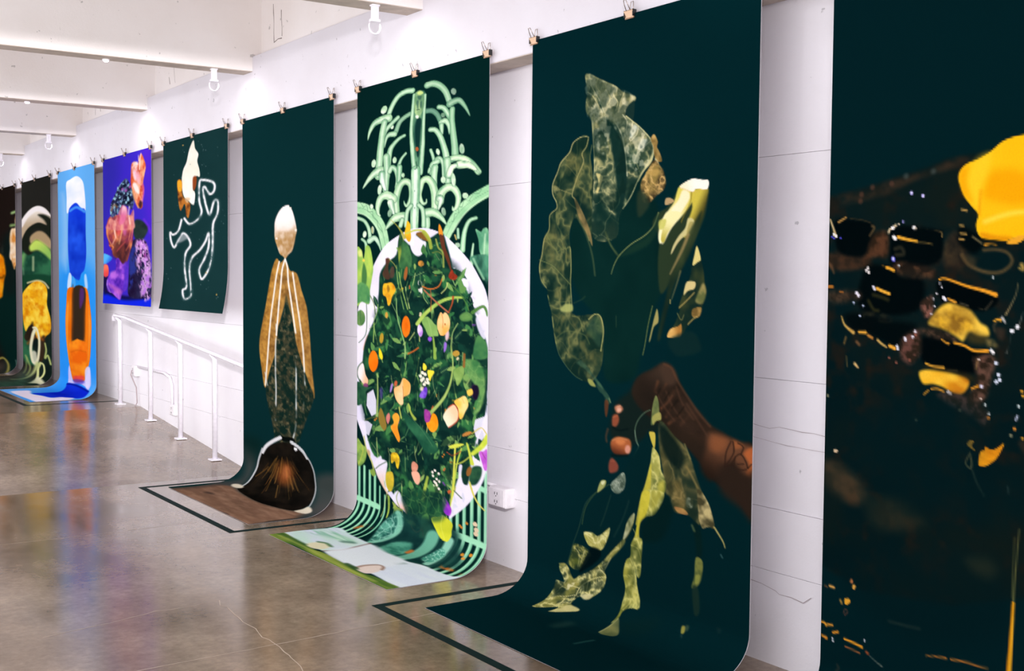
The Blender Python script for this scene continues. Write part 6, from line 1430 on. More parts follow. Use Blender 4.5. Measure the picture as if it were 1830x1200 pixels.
D;c87828;1.63;5.05;0;90;;537 2204 544 2190
D;c87828;1.79;8.03;0;90;;130 2067 119 2080
D;8a6a30;1.6;6;0;90;;564 1526 572 1525
D;b8a838;1.6;3.94;0;90;;605 2360 605 2372
F;08211f;27.9;;0;70;m:34:44:7:-0.12:85;230 1100 555 1073 688 1318 748 1615 750 1916 679 2208 563 2558 467 2674 305 2564 198 2339 68 2160 29 1882 85 1555 159 1272
F;3a6f44;1.74;;0;95;;213 1531 214 1543 221 1553 229 1563 237 1570 243 1573 242 1567 238 1556 231 1545 224 1534
F;3a6f44;1.54;;1;95;;743 1776 732 1785 724 1798 726 1812 727 1824 729 1830 733 1825 741 1814 748 1801 747 1787
F;123a2e;1.56;;0;95;;680 1267 673 1269 666 1274 661 1281 656 1287 655 1291 658 1290 666 1286 673 1281 678 1273
F;27573a;1.71;;0;95;;281 1629 289 1632 298 1634 307 1632 315 1629 319 1628 315 1626 307 1623 298 1623 288 1625
F;2f6a3c;1.74;;0;95;;209 1252 205 1257 202 1264 201 1271 201 1277 202 1280 204 1278 207 1272 210 1265 210 1258
F;2f6a3c;1.59;;1;95;;668 2253 656 2253 641 2258 627 2266 617 2276 611 2281 618 2281 631 2278 646 2273 660 2263
F;5d8f4c;1.73;;0;95;;299 2224 291 2227 283 2234 280 2242 278 2249 277 2253 281 2251 289 2247 296 2240 299 2232
F;78a055;1.62;;1;95;;475 1157 481 1162 489 1166 498 1164 505 1161 508 1159 505 1156 498 1151 489 1151 481 1152
F;8aa85a;1.71;;0;95;;320 1571 312 1573 307 1579 302 1585 301 1591 301 1595 304 1594 310 1590 317 1585 319 1577
F;123a2e;1.58;;1;95;;611 1554 614 1568 618 1584 631 1590 644 1592 650 1593 650 1585 644 1573 639 1558 625 1553
F;8aa85a;1.6;;0;95;;603 2093 601 2105 601 2119 607 2128 617 2132 621 2134 622 2129 621 2117 618 2105 611 2097
F;447f45;1.66;;0;95;;489 2463 474 2472 462 2486 454 2502 453 2517 453 2525 459 2520 473 2508 485 2494 491 2477
F;8aa85a;1.61;;1;95;;586 2134 580 2137 575 2143 569 2149 567 2156 566 2159 569 2157 574 2152 580 2146 584 2140
F;5d8f4c;1.79;;0;95;;94 1596 91 1612 92 1629 97 1645 108 1654 114 1659 116 1651 118 1635 117 1618 104 1605
F;27573a;1.61;;0;95;;563 1561 555 1572 550 1587 550 1601 555 1613 558 1618 563 1613 571 1599 574 1585 569 1571
F;78a055;1.57;;1;95;;703 2042 694 2043 683 2047 674 2053 668 2062 665 2068 670 2068 680 2065 690 2059 698 2051
F;2f6a3c;1.64;;0;95;;511 2018 506 2029 501 2043 502 2057 504 2067 507 2072 509 2067 516 2054 516 2040 515 2027
F;447f45;1.55;;0;95;;717 1839 708 1849 701 1862 698 1876 697 1888 699 1894 703 1889 712 1878 720 1865 721 1851
F;2f6a3c;1.6;;0;95;;595 1380 584 1380 574 1387 564 1393 560 1404 558 1409 563 1408 574 1405 585 1399 593 1390
F;5d8f4c;1.64;;1;95;;445 1091 443 1099 442 1109 449 1116 453 1123 457 1125 457 1122 459 1112 456 1103 451 1095
F;2f6a3c;1.61;;1;95;;587 2473 584 2483 585 2494 587 2505 591 2511 594 2514 596 2509 598 2498 595 2488 593 2478
F;5d8f4c;1.72;;0;95;;297 1542 290 1547 283 1555 280 1564 279 1572 280 1577 284 1574 293 1568 297 1560 299 1550
F;27573a;1.67;;0;95;;401 2101 414 2107 430 2106 446 2104 459 2097 465 2092 459 2091 446 2086 430 2087 413 2094
F;447f45;1.76;;1;95;;217 2349 208 2366 199 2386 199 2404 204 2418 209 2425 214 2416 224 2398 229 2378 223 2361
F;8aa85a;1.61;;0;95;;538 1171 530 1178 527 1189 526 1199 529 1209 531 1213 534 1210 541 1201 544 1191 542 1179
F;27573a;1.77;;1;95;;127 1416 124 1429 122 1446 128 1460 137 1470 142 1475 143 1468 149 1452 144 1438 136 1424
F;8aa85a;1.67;;0;95;;371 1106 366 1114 366 1123 367 1131 370 1138 373 1142 376 1138 379 1130 380 1121 376 1112
F;3a6f44;1.76;;1;95;;176 1937 187 1946 202 1946 216 1942 228 1937 234 1932 229 1929 216 1924 202 1923 187 1929
F;27573a;1.69;;1;95;;356 1589 350 1593 344 1599 341 1607 339 1613 339 1617 342 1614 348 1609 352 1602 356 1595
F;27573a;1.61;;1;95;;569 2463 578 2471 589 2475 603 2475 615 2469 621 2466 617 2462 608 2454 594 2456 581 2456
F;123a2e;1.65;;0;95;;475 2016 468 2027 463 2040 462 2054 465 2064 467 2070 470 2064 474 2052 479 2038 478 2025
F;27573a;1.63;;1;95;;541 2392 536 2399 533 2406 533 2414 535 2419 537 2422 539 2419 543 2412 547 2404 545 2397
F;8aa85a;1.6;;1;95;;605 1685 593 1682 579 1684 567 1693 559 1705 556 1710 562 1711 576 1712 588 1705 599 1696
F;2f6a3c;1.74;;1;95;;286 1934 270 1940 253 1950 244 1968 237 1981 235 1990 244 1988 258 1977 276 1968 283 1948
F;78a055;1.63;;0;95;;497 1584 492 1591 490 1600 491 1608 494 1615 496 1618 498 1614 501 1607 502 1598 501 1590
F;3a6f44;1.73;;0;95;;249 1832 253 1842 260 1851 271 1857 279 1861 285 1862 283 1857 277 1848 271 1838 258 1834
F;123a2e;1.8;;0;95;;111 1921 100 1925 90 1932 83 1943 78 1952 77 1957 82 1955 94 1951 102 1941 109 1930
F;5d8f4c;1.8;;0;95;;78 1636 73 1644 74 1652 76 1661 80 1666 83 1669 85 1665 89 1656 87 1648 84 1641
F;123a2e;1.78;;0;95;;163 1767 155 1764 145 1764 137 1770 130 1774 127 1778 132 1780 140 1780 149 1779 158 1774
F;8aa85a;1.68;;0;95;;435 2336 423 2346 412 2360 406 2376 401 2389 400 2396 406 2391 417 2379 429 2365 434 2349
F;3a6f44;1.68;;1;95;;343 1230 345 1244 352 1258 363 1268 375 1274 382 1276 381 1268 376 1255 368 1242 356 1233
F;5d8f4c;1.62;;0;95;;531 1156 521 1152 509 1150 496 1151 486 1154 481 1158 486 1160 498 1166 510 1165 523 1162
F;123a2e;1.67;;0;95;;447 2237 440 2246 434 2256 436 2267 437 2275 438 2279 441 2275 449 2265 452 2255 450 2245
F;8aa85a;1.57;;0;95;;683 1846 673 1849 663 1857 656 1867 652 1877 651 1883 655 1880 664 1874 674 1867 680 1855
F;3a6f44;1.78;;1;95;;171 1618 154 1617 136 1622 119 1630 108 1643 102 1650 110 1649 128 1648 146 1640 162 1630
F;8aa85a;1.79;;0;95;;117 1668 111 1668 103 1670 95 1674 90 1678 87 1680 91 1681 98 1679 106 1677 113 1673
F;447f45;1.74;;1;95;;251 2060 244 2070 242 2081 241 2093 244 2101 246 2106 249 2101 255 2090 258 2079 255 2068
F;8aa85a;1.55;;0;95;;730 1872 722 1879 716 1890 710 1901 709 1911 710 1917 715 1913 723 1905 727 1893 731 1881
F;8aa85a;1.58;;0;95;;613 1293 608 1300 607 1308 608 1317 609 1323 610 1327 612 1324 615 1316 616 1308 614 1299
F;447f45;1.74;;0;95;;267 2064 251 2073 237 2086 233 2104 230 2118 231 2126 238 2121 252 2110 261 2094 267 2078
F;447f45;1.67;;1;95;;390 1756 395 1761 401 1763 408 1763 413 1764 417 1762 414 1761 409 1757 403 1755 396 1755
F;78a055;1.7;;0;95;;337 1935 326 1949 323 1965 326 1980 329 1992 334 1997 338 1990 348 1975 352 1959 344 1945
F;2f6a3c;1.58;;0;95;;604 1719 607 1730 616 1739 626 1747 635 1751 641 1751 640 1745 634 1735 627 1724 614 1720
F;78a055;1.73;;0;95;;234 1704 238 1719 246 1735 262 1743 275 1748 283 1749 281 1742 273 1729 263 1715 249 1705
F;5d8f4c;1.71;;0;95;;347 2398 340 2415 341 2431 347 2444 358 2450 365 2453 367 2445 372 2428 366 2415 358 2402
F;78a055;1.71;;0;95;;340 1634 325 1629 311 1637 296 1641 288 1654 283 1660 290 1660 305 1659 319 1654 333 1647
F;447f45;1.64;;1;95;;519 2489 511 2500 509 2513 507 2526 509 2535 511 2540 514 2534 520 2522 526 2509 524 2497
F;3a6f44;1.72;;1;95;;330 1646 315 1642 298 1646 281 1654 268 1661 261 1666 269 1668 285 1667 303 1665 319 1655
F;78a055;1.73;;1;95;;232 1557 238 1571 251 1581 267 1585 280 1586 289 1584 285 1577 276 1566 263 1556 246 1554
F;78a055;1.56;;1;95;;686 2107 691 2114 699 2120 708 2122 716 2121 721 2119 718 2116 713 2108 705 2104 695 2104
F;27573a;1.65;;0;95;;492 1660 479 1654 462 1650 447 1656 435 1667 430 1674 436 1676 451 1683 467 1681 482 1672
F;2f6a3c;1.71;;0;95;;288 1529 288 1539 291 1550 295 1560 303 1566 307 1569 308 1563 307 1553 304 1542 296 1534
F;5d8f4c;1.56;;1;95;;701 1932 693 1947 690 1963 689 1980 693 1993 697 1999 700 1992 709 1976 708 1959 708 1943
F;3a6f44;1.72;;0;95;;274 1422 267 1434 263 1448 265 1462 269 1473 273 1478 276 1473 286 1459 286 1446 282 1432
F;123a2e;1.76;;0;95;;198 1867 191 1867 183 1870 176 1875 172 1881 171 1885 175 1885 182 1883 190 1880 196 1874
F;2f6a3c;1.76;;0;95;;164 1625 163 1633 166 1641 173 1645 178 1649 183 1649 183 1646 181 1638 178 1631 171 1626
F;123a2e;1.75;;0;95;;196 1644 194 1652 196 1661 199 1668 203 1674 206 1677 207 1673 206 1665 205 1656 201 1649
F;78a055;1.76;;1;95;;180 1368 171 1366 161 1366 153 1371 148 1377 145 1381 149 1381 159 1383 168 1380 175 1374
F;447f45;1.69;;0;95;;336 1384 339 1393 345 1402 355 1407 364 1409 369 1409 367 1405 362 1396 356 1387 344 1385
F;447f45;1.58;;1;95;;640 1980 636 1985 635 1992 636 1998 637 2003 638 2006 640 2003 642 1997 644 1990 643 1984
F;27573a;1.68;;0;95;;329 1164 335 1173 345 1176 355 1179 364 1178 369 1176 366 1172 358 1164 348 1162 338 1160
F;2f6a3c;1.59;;0;95;;639 2165 628 2171 619 2180 615 2192 612 2202 612 2208 616 2204 625 2197 633 2187 638 2175
F;8aa85a;1.57;;0;95;;664 1473 658 1470 650 1470 643 1471 637 1475 634 1477 637 1478 644 1479 651 1480 659 1477
F;78a055;1.59;;1;95;;672 2256 659 2259 645 2266 633 2276 627 2291 623 2297 630 2297 645 2294 656 2283 667 2269
F;3a6f44;1.78;;1;95;;123 1673 127 1683 133 1695 146 1698 157 1699 164 1697 163 1691 157 1681 149 1671 135 1671
F;78a055;1.59;;0;95;;551 1212 553 1227 559 1243 571 1254 583 1262 589 1265 588 1258 584 1243 575 1228 565 1216
F;2f6a3c;1.64;;1;95;;431 1178 434 1192 442 1205 451 1218 464 1225 469 1228 468 1221 464 1206 455 1193 441 1184
F;447f45;1.76;;1;95;;229 2089 211 2100 198 2117 192 2137 192 2153 194 2162 202 2156 219 2142 232 2125 234 2105
F;2f6a3c;1.54;;1;95;;743 1706 737 1709 730 1714 728 1722 727 1728 726 1732 730 1730 736 1726 740 1720 742 1712
F;3a6f44;1.7;;1;95;;302 1618 307 1624 315 1630 325 1632 333 1632 338 1631 335 1627 330 1619 321 1616 311 1614
L;6d9a54;1.12;4.92,4.92;0;90;;429 2138 423 2181 397 2229
L;6d9a54;1.17;3.7,3.7;0;90;;180 1388 184 1415 200 1442
L;b5c878;1.16;3.25,3.25;0;90;;227 1787 235 1833 267 1875
L;8fb068;1.06;4.59,4.59;0;90;;582 1169 585 1199 598 1230
L;c8cc7a;1.11;4.96,4.96;0;90;;401 1461 401 1511 403 1561
L;6d9a54;1.16;3.85,3.85;0;90;;249 1945 243 1972 221 2003
L;8fb068;1.06;3.5,3.5;0;90;;616 2069 619 2099 630 2128
L;c8cc7a;1.11;4.28,4.28;0;90;;454 1972 453 2033 445 2095
L;8fb068;1.18;4.9,4.9;0;90;;139 1356 133 1406 111 1458
L;8fb068;1.18;3.28,3.28;0;90;;200 2325 197 2396 186 2469
L;8fb068;1.05;4.76,4.76;0;90;;639 1600 639 1622 638 1644
L;b5c878;1.09;2.92,2.92;0;90;;479 1747 485 1817 511 1884
L;b5c878;1.04;3.81,3.81;0;90;;687 1678 682 1724 660 1772
L;8fb068;1.1;3.02,3.02;0;90;;403 1158 409 1219 435 1279
L;c8cc7a;1.07;5,5;0;90;;557 1217 551 1246 525 1276
L;8fb068;1.11;5.22,5.22;0;90;;409 1711 411 1771 416 1830
L;c8cc7a;1.17;3.11,3.11;0;90;;209 2238 217 2271 249 2298
L;6d9a54;1.09;3.83,3.83;0;90;;473 1363 473 1417 473 1471
L;c8cc7a;1.13;3.02,3.02;0;90;;376 2186 379 2232 390 2276
L;6d9a54;1.19;4.27,4.27;0;90;;134 1447 123 1479 83 1514
L;6d9a54;1.06;3.83,3.83;0;90;;632 2058 625 2084 600 2116
L;6d9a54;1.05;4.5,4.5;0;90;;659 2206 658 2273 655 2340
L;8fb068;1.1;4.99,4.99;0;90;;422 1274 428 1307 450 1338
L;c8cc7a;1.17;3.05,3.05;0;90;;217 2275 218 2337 222 2399
F;8a9a3c;4.25;;0;100;n:24492c:40:70:3:0:86;278 930 298 951 329 1091 319 1126 278 1126 268 1000
F;2c5a38;5.65;;0;95;n:467a46:40:60:2.6:0:87;293 981 324 987 349 1047 349 1126 278 1126 288 1041
F;ecc02c;2.81;;0;100;n:d09a20:30:40:2:0:88;318 882 326 853 343 874 344 904 349 953 339 978 324 967 308 932
L;a8a040;2.85;3.02,20.1;0;90;;215 835 257 873 288 915 308 951
L;b9c050;2.76;10.7,10.7;0;95;;318 927 378 911 422 918 446 943 460 973
F;7a5426;3.3;;0;100;;378 930 412 922 446 948 456 978 427 972 393 951
L;9aa83e;4.1;19.3,19.3;0;90;;422 923 456 973 465 1016
F;e9e3f0;4.16;;0;95;;344 983 369 940 413 971 437 986 427 1035 398 1063 369 1053 349 1022
F;3f6f3c;2.75;;0;100;;408 1024 422 996 437 1025 427 1049 413 1044
F;e08a28;2.68;;0;100;;507 894 515 888 530 929 528 952 509 942
F;5a3020;2.67;;0;100;;512 947 535 957 544 1014 567 1081 581 1165 553 1094 526 1023
L;8f9c4a;2.69;9.49,9.49;0;90;;493 970 507 1018 531 1047 536 1127
L;6d7a38;2.16;5.71,5.71;0;90;;475 1045 508 1042 531 1061
F;6a2e24;4.35;;0;90;;189 1074 210 1074 215 1095 194 1100
F;4c3226;4.36;;0;90;;191 1076 213 1076 205 1132 216 1194 189 1199 167 1168 186 1122
L;a5a050;2.3;5.08,5.08;0;80;;210 1076 242 1107 258 1133
F;5a4034;5.77;;0;80;;221 1132 242 1127 242 1183 216 1189
F;e8b22a;3.48;;0;100;n:c8801c:35:40:2.4:-0.1:89;173 1235 195 1225 232 1223 254 1264 232 1305 219 1352 203 1358 192 1312 170 1292
F;6b4a1c;5.81;;0;60;;205 1235 216 1260 205 1281 197 1250
F;9a5a2e;3.39;;0;100;;312 1138 327 1125 327 1168 315 1205 304 1188
F;c98a3a;2.76;;0;100;n:7a5a28:20:25:2:0:90;426 1107 424 1115 417 1121 408 1123 400 1121 393 1115 391 1106 393 1098 400 1092 408 1090 417 1092 423 1098
F;f0781a;2.83;;0;100;n:d8620e:60:80:1.5:-0.1:91;319 1417 338 1436 346 1480 339 1521 318 1545 301 1526 293 1482 301 1438
F;c85a10;8.5;;0;50;;332 1481 330 1496 326 1508 321 1512 315 1509 311 1498 310 1483 311 1468 315 1457 321 1452 326 1456 330 1466
F;f2a850;2.69;;0;100;n:f6c68a:50:60:2:0:92;504 1434 521 1385 535 1394 546 1382 564 1402 573 1444 560 1496 524 1516 506 1477
L;9a5420;2.15;3.32,3.32;0;80;;528 1395 535 1432 533 1470
F;f8c890;8.03;;0;70;;537 1394 564 1411 564 1439 542 1446
D;a05a20;1.61;4.26;0;100;;546 1450
F;e8c0c8;5.35;;0;90;;547 1512 565 1487 567 1519 554 1544
F;b07ad6;3.33;;0;100;n:f0e0f4:30:30:2:0:93;395 1462 415 1475 422 1508 408 1534 390 1506
F;8a4ed0;3.29;;0;100;;474 1540 472 1547 468 1552 462 1555 457 1553 452 1549 451 1542 452 1535 457 1530 462 1528 468 1529 472 1533
F;9068c8;3.22;;0;100;;542 1555 556 1558 552 1592 540 1607
F;6f9a4c;3.29;;0;100;n:86ad60:60:60:2:0:94;415 1441 446 1412 489 1455 511 1513 487 1524 456 1525 434 1483
L;a8c478;1.92;2.9,2.9;0;70;;446 1414 463 1466 473 1518
L;a8c45c;2.7;21,13.3;0;100;n:8aab4a:50:60:2:0:95;388 1460 439 1393 518 1326 582 1300 634 1296
L;c8682c;2.18;7.68,4.8;0;95;;419 1240 462 1254 509 1238 529 1195
L;b2664a;2.17;7.65,9.57;0;95;;428 1260 495 1325 564 1383
L;a84a2a;2.13;5.63,10.3;0;95;;564 1381 582 1335 588 1293
L;a85a34;2.18;4.82,4.82;0;80;;464 1259 469 1302 467 1379
F;a83c24;3.18;;0;100;n:6a2418:25:25:2:0:96;563 1176 581 1143 592 1162 610 1180 597 1199 572 1195
F;f0e8e0;4.15;;0;90;m:15:20:4:0.1:97;394 1207 414 1216 419 1250 416 1279 400 1285 392 1246
F;5b8a48;3.14;;0;100;;617 1231 629 1199 638 1226 656 1244 643 1268 626 1273
L;4b7838;2.1;5.55,5.55;0;90;;577 1227 621 1273 652 1323 669 1368
L;4b7838;2.56;18,7.22;0;95;;686 1376 716 1351 740 1341 753 1363 757 1390
F;3e6e3c;5.22;;0;100;n:628f4c:40:40:2:0:98;622 1398 656 1373 686 1394 674 1422 631 1425
F;d9d4e6;5.11;;0;90;;703 1402 753 1390 758 1479 742 1517 716 1474
F;2f6640;5.12;;0;100;n:4b8048:50:60:2.4:0:99;708 1502 742 1517 758 1551 759 1614 692 1622
L;8ab06a;2.28;6.05,11.1;0;95;;258 1315 264 1421 295 1529 314 1598 314 1668
L;9ab86c;1.86;4.69,4.69;0;90;;613 1441 587 1494 579 1565 579 1636
L;a5b56a;1.97;5.95,5.95;0;90;;341 1560 371 1513
L;c0622a;2.53;7.93,7.93;0;95;;334 1641 367 1622 396 1599
L;8fb04a;2.73;9.62,19.2;0;90;;482 1532 487 1580 492 1647
F;b0902e;3.53;;0;100;;176 1564 173 1580 167 1592 160 1596 154 1592 150 1580 150 1565 153 1549 159 1537 166 1533 172 1537 176 1549
F;c89840;3.5;;0;100;;205 1419 204 1429 200 1436 195 1438 190 1436 187 1430 185 1420 187 1411 190 1404 195 1401 200 1404 203 1410
F;caa040;3.18;;0;100;;622 1601 622 1609 618 1617 610 1623 601 1625 594 1623 589 1618 589 1610 593 1602 601 1596 610 1593 617 1595
F;f57a16;2.98;;0;100;n:e0660c:60:80:1.5:-0.1:100;108 1647 130 1663 141 1711 131 1757 108 1781 86 1764 77 1719 87 1671
F;ecd428;3.54;;0;100;;147 1630 161 1644 172 1679 164 1698 147 1677
F;f3e2e0;3.64;;0;100;g:f0b890:22:1809:68:1818;11 1773 40 1737 57 1804 75 1839 66 1872 40 1866 11 1822
L;3f5f38;2.44;6.45,6.45;0;90;;40 1724 8 1763 2 1818 29 1873
F;7a3a6a;3.63;;0;90;;75 1874 73 1882 66 1889 58 1892 49 1892 43 1887 40 1879 43 1871 49 1864 58 1860 66 1861 72 1866
F;2c5a3c;4.55;;0;100;n:173f30:40:50:2.4:0:101;-3 1862 52 1885 103 1877 58 1916 81 1966 52 1982 -3 2008
L;3f6a40;2.42;8.55,8.55;0;90;;52 1976 58 2034 67 2059
F;f3b06a;2.86;;0;100;n:f8cc98:60:60:2:0:102;245 1864 281 1838 301 1794 322 1796 348 1822 343 1878 307 1904 304 1945 284 1955 256 1924
L;9a5a20;2.29;4.04,4.04;0;80;;301 1840 305 1885 304 1915
F;f0a040;5.69;;0;70;;302 1799 322 1799 347 1822 340 1873 310 1899 304 1839
D;f0e8d4;2.22;9.78;0;95;;409 1763 421 1742 426 1775 436 1750 441 1793 453 1796 431 1809 416 1787 450 1777
F;efd83c;3.32;;0;100;;426 1685 445 1702 440 1724 423 1722
F;efd83c;3.3;;0;100;;452 1723 488 1725 474 1758 464 1784 452 1752
D;3a2a20;1.66;3.42;0;80;;424 1761 436 1774 443 1787 431 1736
F;5a30b4;4.16;;0;100;n:8a60d8:30:30:2:0:103;402 1883 422 1840 441 1822 450 1840 441 1881 422 1891
F;f4dcc8;5.57;;0;80;;407 1832 426 1824 424 1844 409 1849
F;b48ad8;4.36;;0;90;;218 1889 226 1842 239 1839 229 1882
F;4a3a8a;8.87;;0;70;;153 1879 170 1877 170 1929 156 1936
F;d0603a;3.47;;0;90;;266 1832 263 1841 258 1848 253 1850 248 1848 246 1841 246 1832 249 1822 254 1816 259 1813 264 1816 267 1823
L;a3bb66;2.42;5.69,19;0;100;n:86a050:50:60:2:0:104;578 1569 588 1643 586 1714 571 1796 535 1878 465 1973
F;b0489c;3.32;;0;100;n:8a3088:30:30:2:0:105;434 1955 468 1968 462 2023 436 2021
F;f58a16;2.75;;0;100;n:f8a428:50:60:2:0:106;480 1968 503 1980 512 2022 503 2057 482 2076 461 2067 444 2032 463 2018
L;e07810;2.74;2.9,2.9;0;60;;468 2007 489 2007 499 2030 485 2057
F;e9c49c;2.68;;0;100;g:e8e0c0:607:1940:549:1980;538 1971 567 1917 596 1895 618 1929 616 1976 592 2009 568 2030 549 2002
L;b8402e;2.14;4.71,4.71;0;95;;567 1917 596 1895 619 1931 616 1977 592 2009 568 2030
F;f2bb4c;2.9;;0;100;n:f7d58c:50:60:2:0:107;596 1879 625 1853 653 1838 669 1882 653 1926 638 1964 623 1965 617 1915
L;a8743a;2.11;2.79,2.79;0;60;;638 1855 647 1877
F;140f22;5.18;;0;95;n:4a2a5a:30:30:2:0:108;685 1778 710 1764 718 1804 710 1847 689 1837
F;e8c050;3.91;;0;95;;661 1809 685 1794 691 1818 670 1833
F;3f7a44;7.76;;0;90;n:6a9a54:50:60:2.6:0:109/v:8fb86a:50:60:0.1:0.5:110;641 1645 709 1632 743 1691 751 1780 736 1874 711 1924 694 1918 719 1813 693 1758 645 1705
F;6f9448;3.17;;0;100;n:8fb060:40:50:2:0:111;591 1708 637 1674 646 1719 615 1786 602 1758
F;140f22;5.18;;0;90;;687 1782 712 1769 721 1804 710 1847 691 1836
F;e8c050;3.91;;0;95;;661 1809 685 1794 691 1818 670 1833
L;8f5a2a;3.15;12,12;0;90;;647 1608 645 1677
F;b08a38;3.18;;0;100;;619 1600 619 1608 615 1616 608 1622 600 1624 592 1622 587 1616 587 1608 591 1600 598 1595 607 1592 614 1595
F;e4def0;3;;1;90;;69 1925 109 1892 129 1957 129 2041 98 2063 64 2001
F;e4def0;3.03;;1;85;;6 2104 75 2100 104 2115 81 2189 53 2180 24 2149
F;e4def0;2.58;;1;90;;695 2010 703 1958 761 1923 761 2022 737 2064 707 2053
F;8a7230;3.55;;0;100;;154 2005 170 2012 197 2095 184 2134 154 2104 143 2054
L;9ab064;2.38;7.34,12.6;0;95;;136 1793 139 1913 134 2056
L;4f6038;2.41;6.37,6.37;0;90;;52 2099 92 2075 132 2062
F;c9677a;3.52;;0;100;n:d8a060:30:40:2:0:112;195 2044 213 2019 221 2048 208 2087 197 2074
F;f08c26;3.19;;0;100;n:f5b040:50:60:2:0:113;235 2035 261 2009 282 2036 269 2095 285 2157 275 2183 248 2145 224 2104 245 2074
F;1c4d38;7;;0;95;n:2f6a48:60:60:2.4:0:114;297 1977 353 2026 432 2073 504 2149 504 2188 443 2203 384 2129 323 2063
L;6f9a66;2.8;2.97,2.97;0;70;;313 1989 403 2060 480 2155
L;a8b84a;3.39;9.98,20;0;90;;338 1944 353 1991 376 2021
F;b87a3a;3.15;;0;100;;687 2030 685 2036 678 2045 666 2054 653 2060 643 2063 638 2060 640 2054 648 2045 659 2036 672 2030 682 2028
L;c8b84a;2.07;5.47,5.47;0;90;;686 2040 732 1997 757 2023
L;c8d060;2.88;9.13,9.13;0;80;;279 1975 292 2034
F;cfd44c;3.2;;0;100;;568 2138 604 2115 648 2104 635 2119 591 2144
F;4f7a3c;4.59;;0;100;n:8fae50:40:50:2.6:0:115;0 2228 36 2257 64 2277 59 2348 27 2395 4 2385
L;c8c050;2.45;4.32,4.32;0;70;;30 2259 41 2299 12 2388
L;b9b868;2.72;7.47,11.7;0;90;;47 2201 64 2282 99 2348 116 2407
F;7f9c44;4.51;;0;100;;88 2415 110 2393 127 2420 110 2441
F;b89060;6.05;;0;80;;70 2281 87 2287 90 2319 76 2312
F;e4def0;4.75;;0;95;g:e8c0a8:143:2352:198:2498;122 2342 160 2298 171 2324 201 2331 198 2384 182 2462 210 2521 199 2519 160 2468 127 2409
L;3f5a38;2.38;5.25,5.25;0;90;;127 2386 155 2357 193 2328
F;b3a430;4.4;;0;100;n:d8b838:40:50:2:0:116;196 2395 236 2379 247 2432 236 2487 218 2503 196 2468
F;eac62c;3.49;;0;100;n:b89020:25:25:2.4:0:117;228 2267 262 2253 283 2284 275 2342 262 2340 252 2307 230 2323
F;d8937a;3.39;;0;100;n:b86a50:40:40:2:0:118;359 2288 374 2277 397 2293 389 2330 370 2346 357 2324
F;e9ab90;3.38;;0;100;;357 2344 394 2331 410 2354 405 2395 390 2407 372 2390
D;f2e4d8;1.92;7.26;0;95;;481 2309 495 2295 484 2328 516 2308 505 2341 519 2351 493 2361 505 2375 486 2385 517 2393 500 2366
D;3a3020;1.65;3.39;0;80;;493 2310 505 2355 496 2375
L;a8b848;3.35;14.8,22.6;0;95;n:7f9a3c:40:60:2:0:119;453 2346 439 2414 425 2493
F;4f8848;5.53;;0;95;;467 2357 496 2407 482 2450 458 2458
L;cfd050;2.41;9.46,16.1;0;100;;603 2133 598 2261 594 2367 584 2484
L;b9c84c;2.4;6.58,8.46;0;100;;635 2134 613 2224 599 2337
L;b3c83c;3.1;27.3,18.2;0;100;n:d0d850:40:40:2:0:120;765 2038 737 2095 691 2148
L;c3cc48;2.62;9.24,20.3;0;100;;663 2099 676 2147 689 2203
L;b9c04a;2.12;6.54,6.54;0;90;;600 2232 640 2208 674 2171
L;a8442c;2.14;4.72,4.72;0;90;;559 2172 591 2183 631 2149
F;123028;5.28;;0;100;;640 2231 666 2205 679 2248 667 2326 645 2323 636 2274
F;16382c;5.21;;0;100;n:2f5a3c:40:50:2:0:121;677 2258 696 2216 734 2210 734 2260 709 2313 679 2317
F;8a5a2a;3.15;;0;100;;685 2250 681 2264 674 2274 667 2278 662 2274 660 2264 662 2249 667 2235 674 2225 680 2221 685 2225 687 2235
F;e6e0f2;3.95;;0;90;;622 2236 640 2226 636 2274 640 2324 671 2329 709 2318 746 2261 763 2224 766 2183 746 2279 697 2381 628 2479 575 2547 579 2486 597 2404 619 2340
L;cfc860;2.34;10.1,6.43;0;100;;677 2309 697 2372 722 2415 752 2441
L;3f5a34;2.4;6.59,6.59;0;90;;599 2380 637 2410
F;d274d8;3.09;;0;100;n:b050c0:30:40:2:0:122;723 2133 745 2120 762 2111 765 2206 750 2223 738 2186
L;7a2a50;2.06;3.63,3.63;0;70;;737 2131 754 2159
F;e6e0f2;4.33;;0;95;g:e8a080:273:2526:335:2597;236 2539 273 2481 315 2534 338 2567 330 2605 310 2586 274 2578
L;8a9a54;2.32;5.12,5.12;0;90;;276 2485 263 2530 284 2580
F;9aa84a;4.37;;0;95;;237 2559 274 2583 305 2588 258 2614 247 2592
F;7a2ab0;3.25;;0;100;n:c050d0:35:40:2.2:0:123;545 2430 565 2452 586 2493 575 2530 545 2519 536 2471
F;1f4f33;11.2;;0;85;n:12352a:40:60:3:0:124/v:5f8f4c:50:60:0.12:0.5:125;304 2466 542 2421 543 2517 501 2580 443 2660 357 2630 325 2601
F;3f7a40;4.83;;0;95;n:6a9a4c:40:50:2:0:126;420 2589 454 2562 469 2616 473 2689 433 2706 417 2634
L;b9cc54;2.95;15.6,7.28;0;95;n:8aa044:30:40:2:0:127;212 2536 215 2587 210 2667
L;b0643a;2.19;5.8,5.8;0;95;;352 2632 373 2671 409 2686 428 2660 451 2693
F;8aa850;4.07;;0;90;;339 2652 367 2632 391 2649 372 2655
F;173f38;26.3;;0;90;n:0c2a2a:60:70:2.4:0:128;256 2906 240 2641 350 2594 584 2583 642 2665 695 2802 612 2899 473 2937
F;5ba089;9.78;;0;100;n:22584e:40:40:3:0:129/v:a8dcc8:40:40:0.2:0.6:130;201 2729 256 2617 304 2619 321 2721 297 2803 262 2892
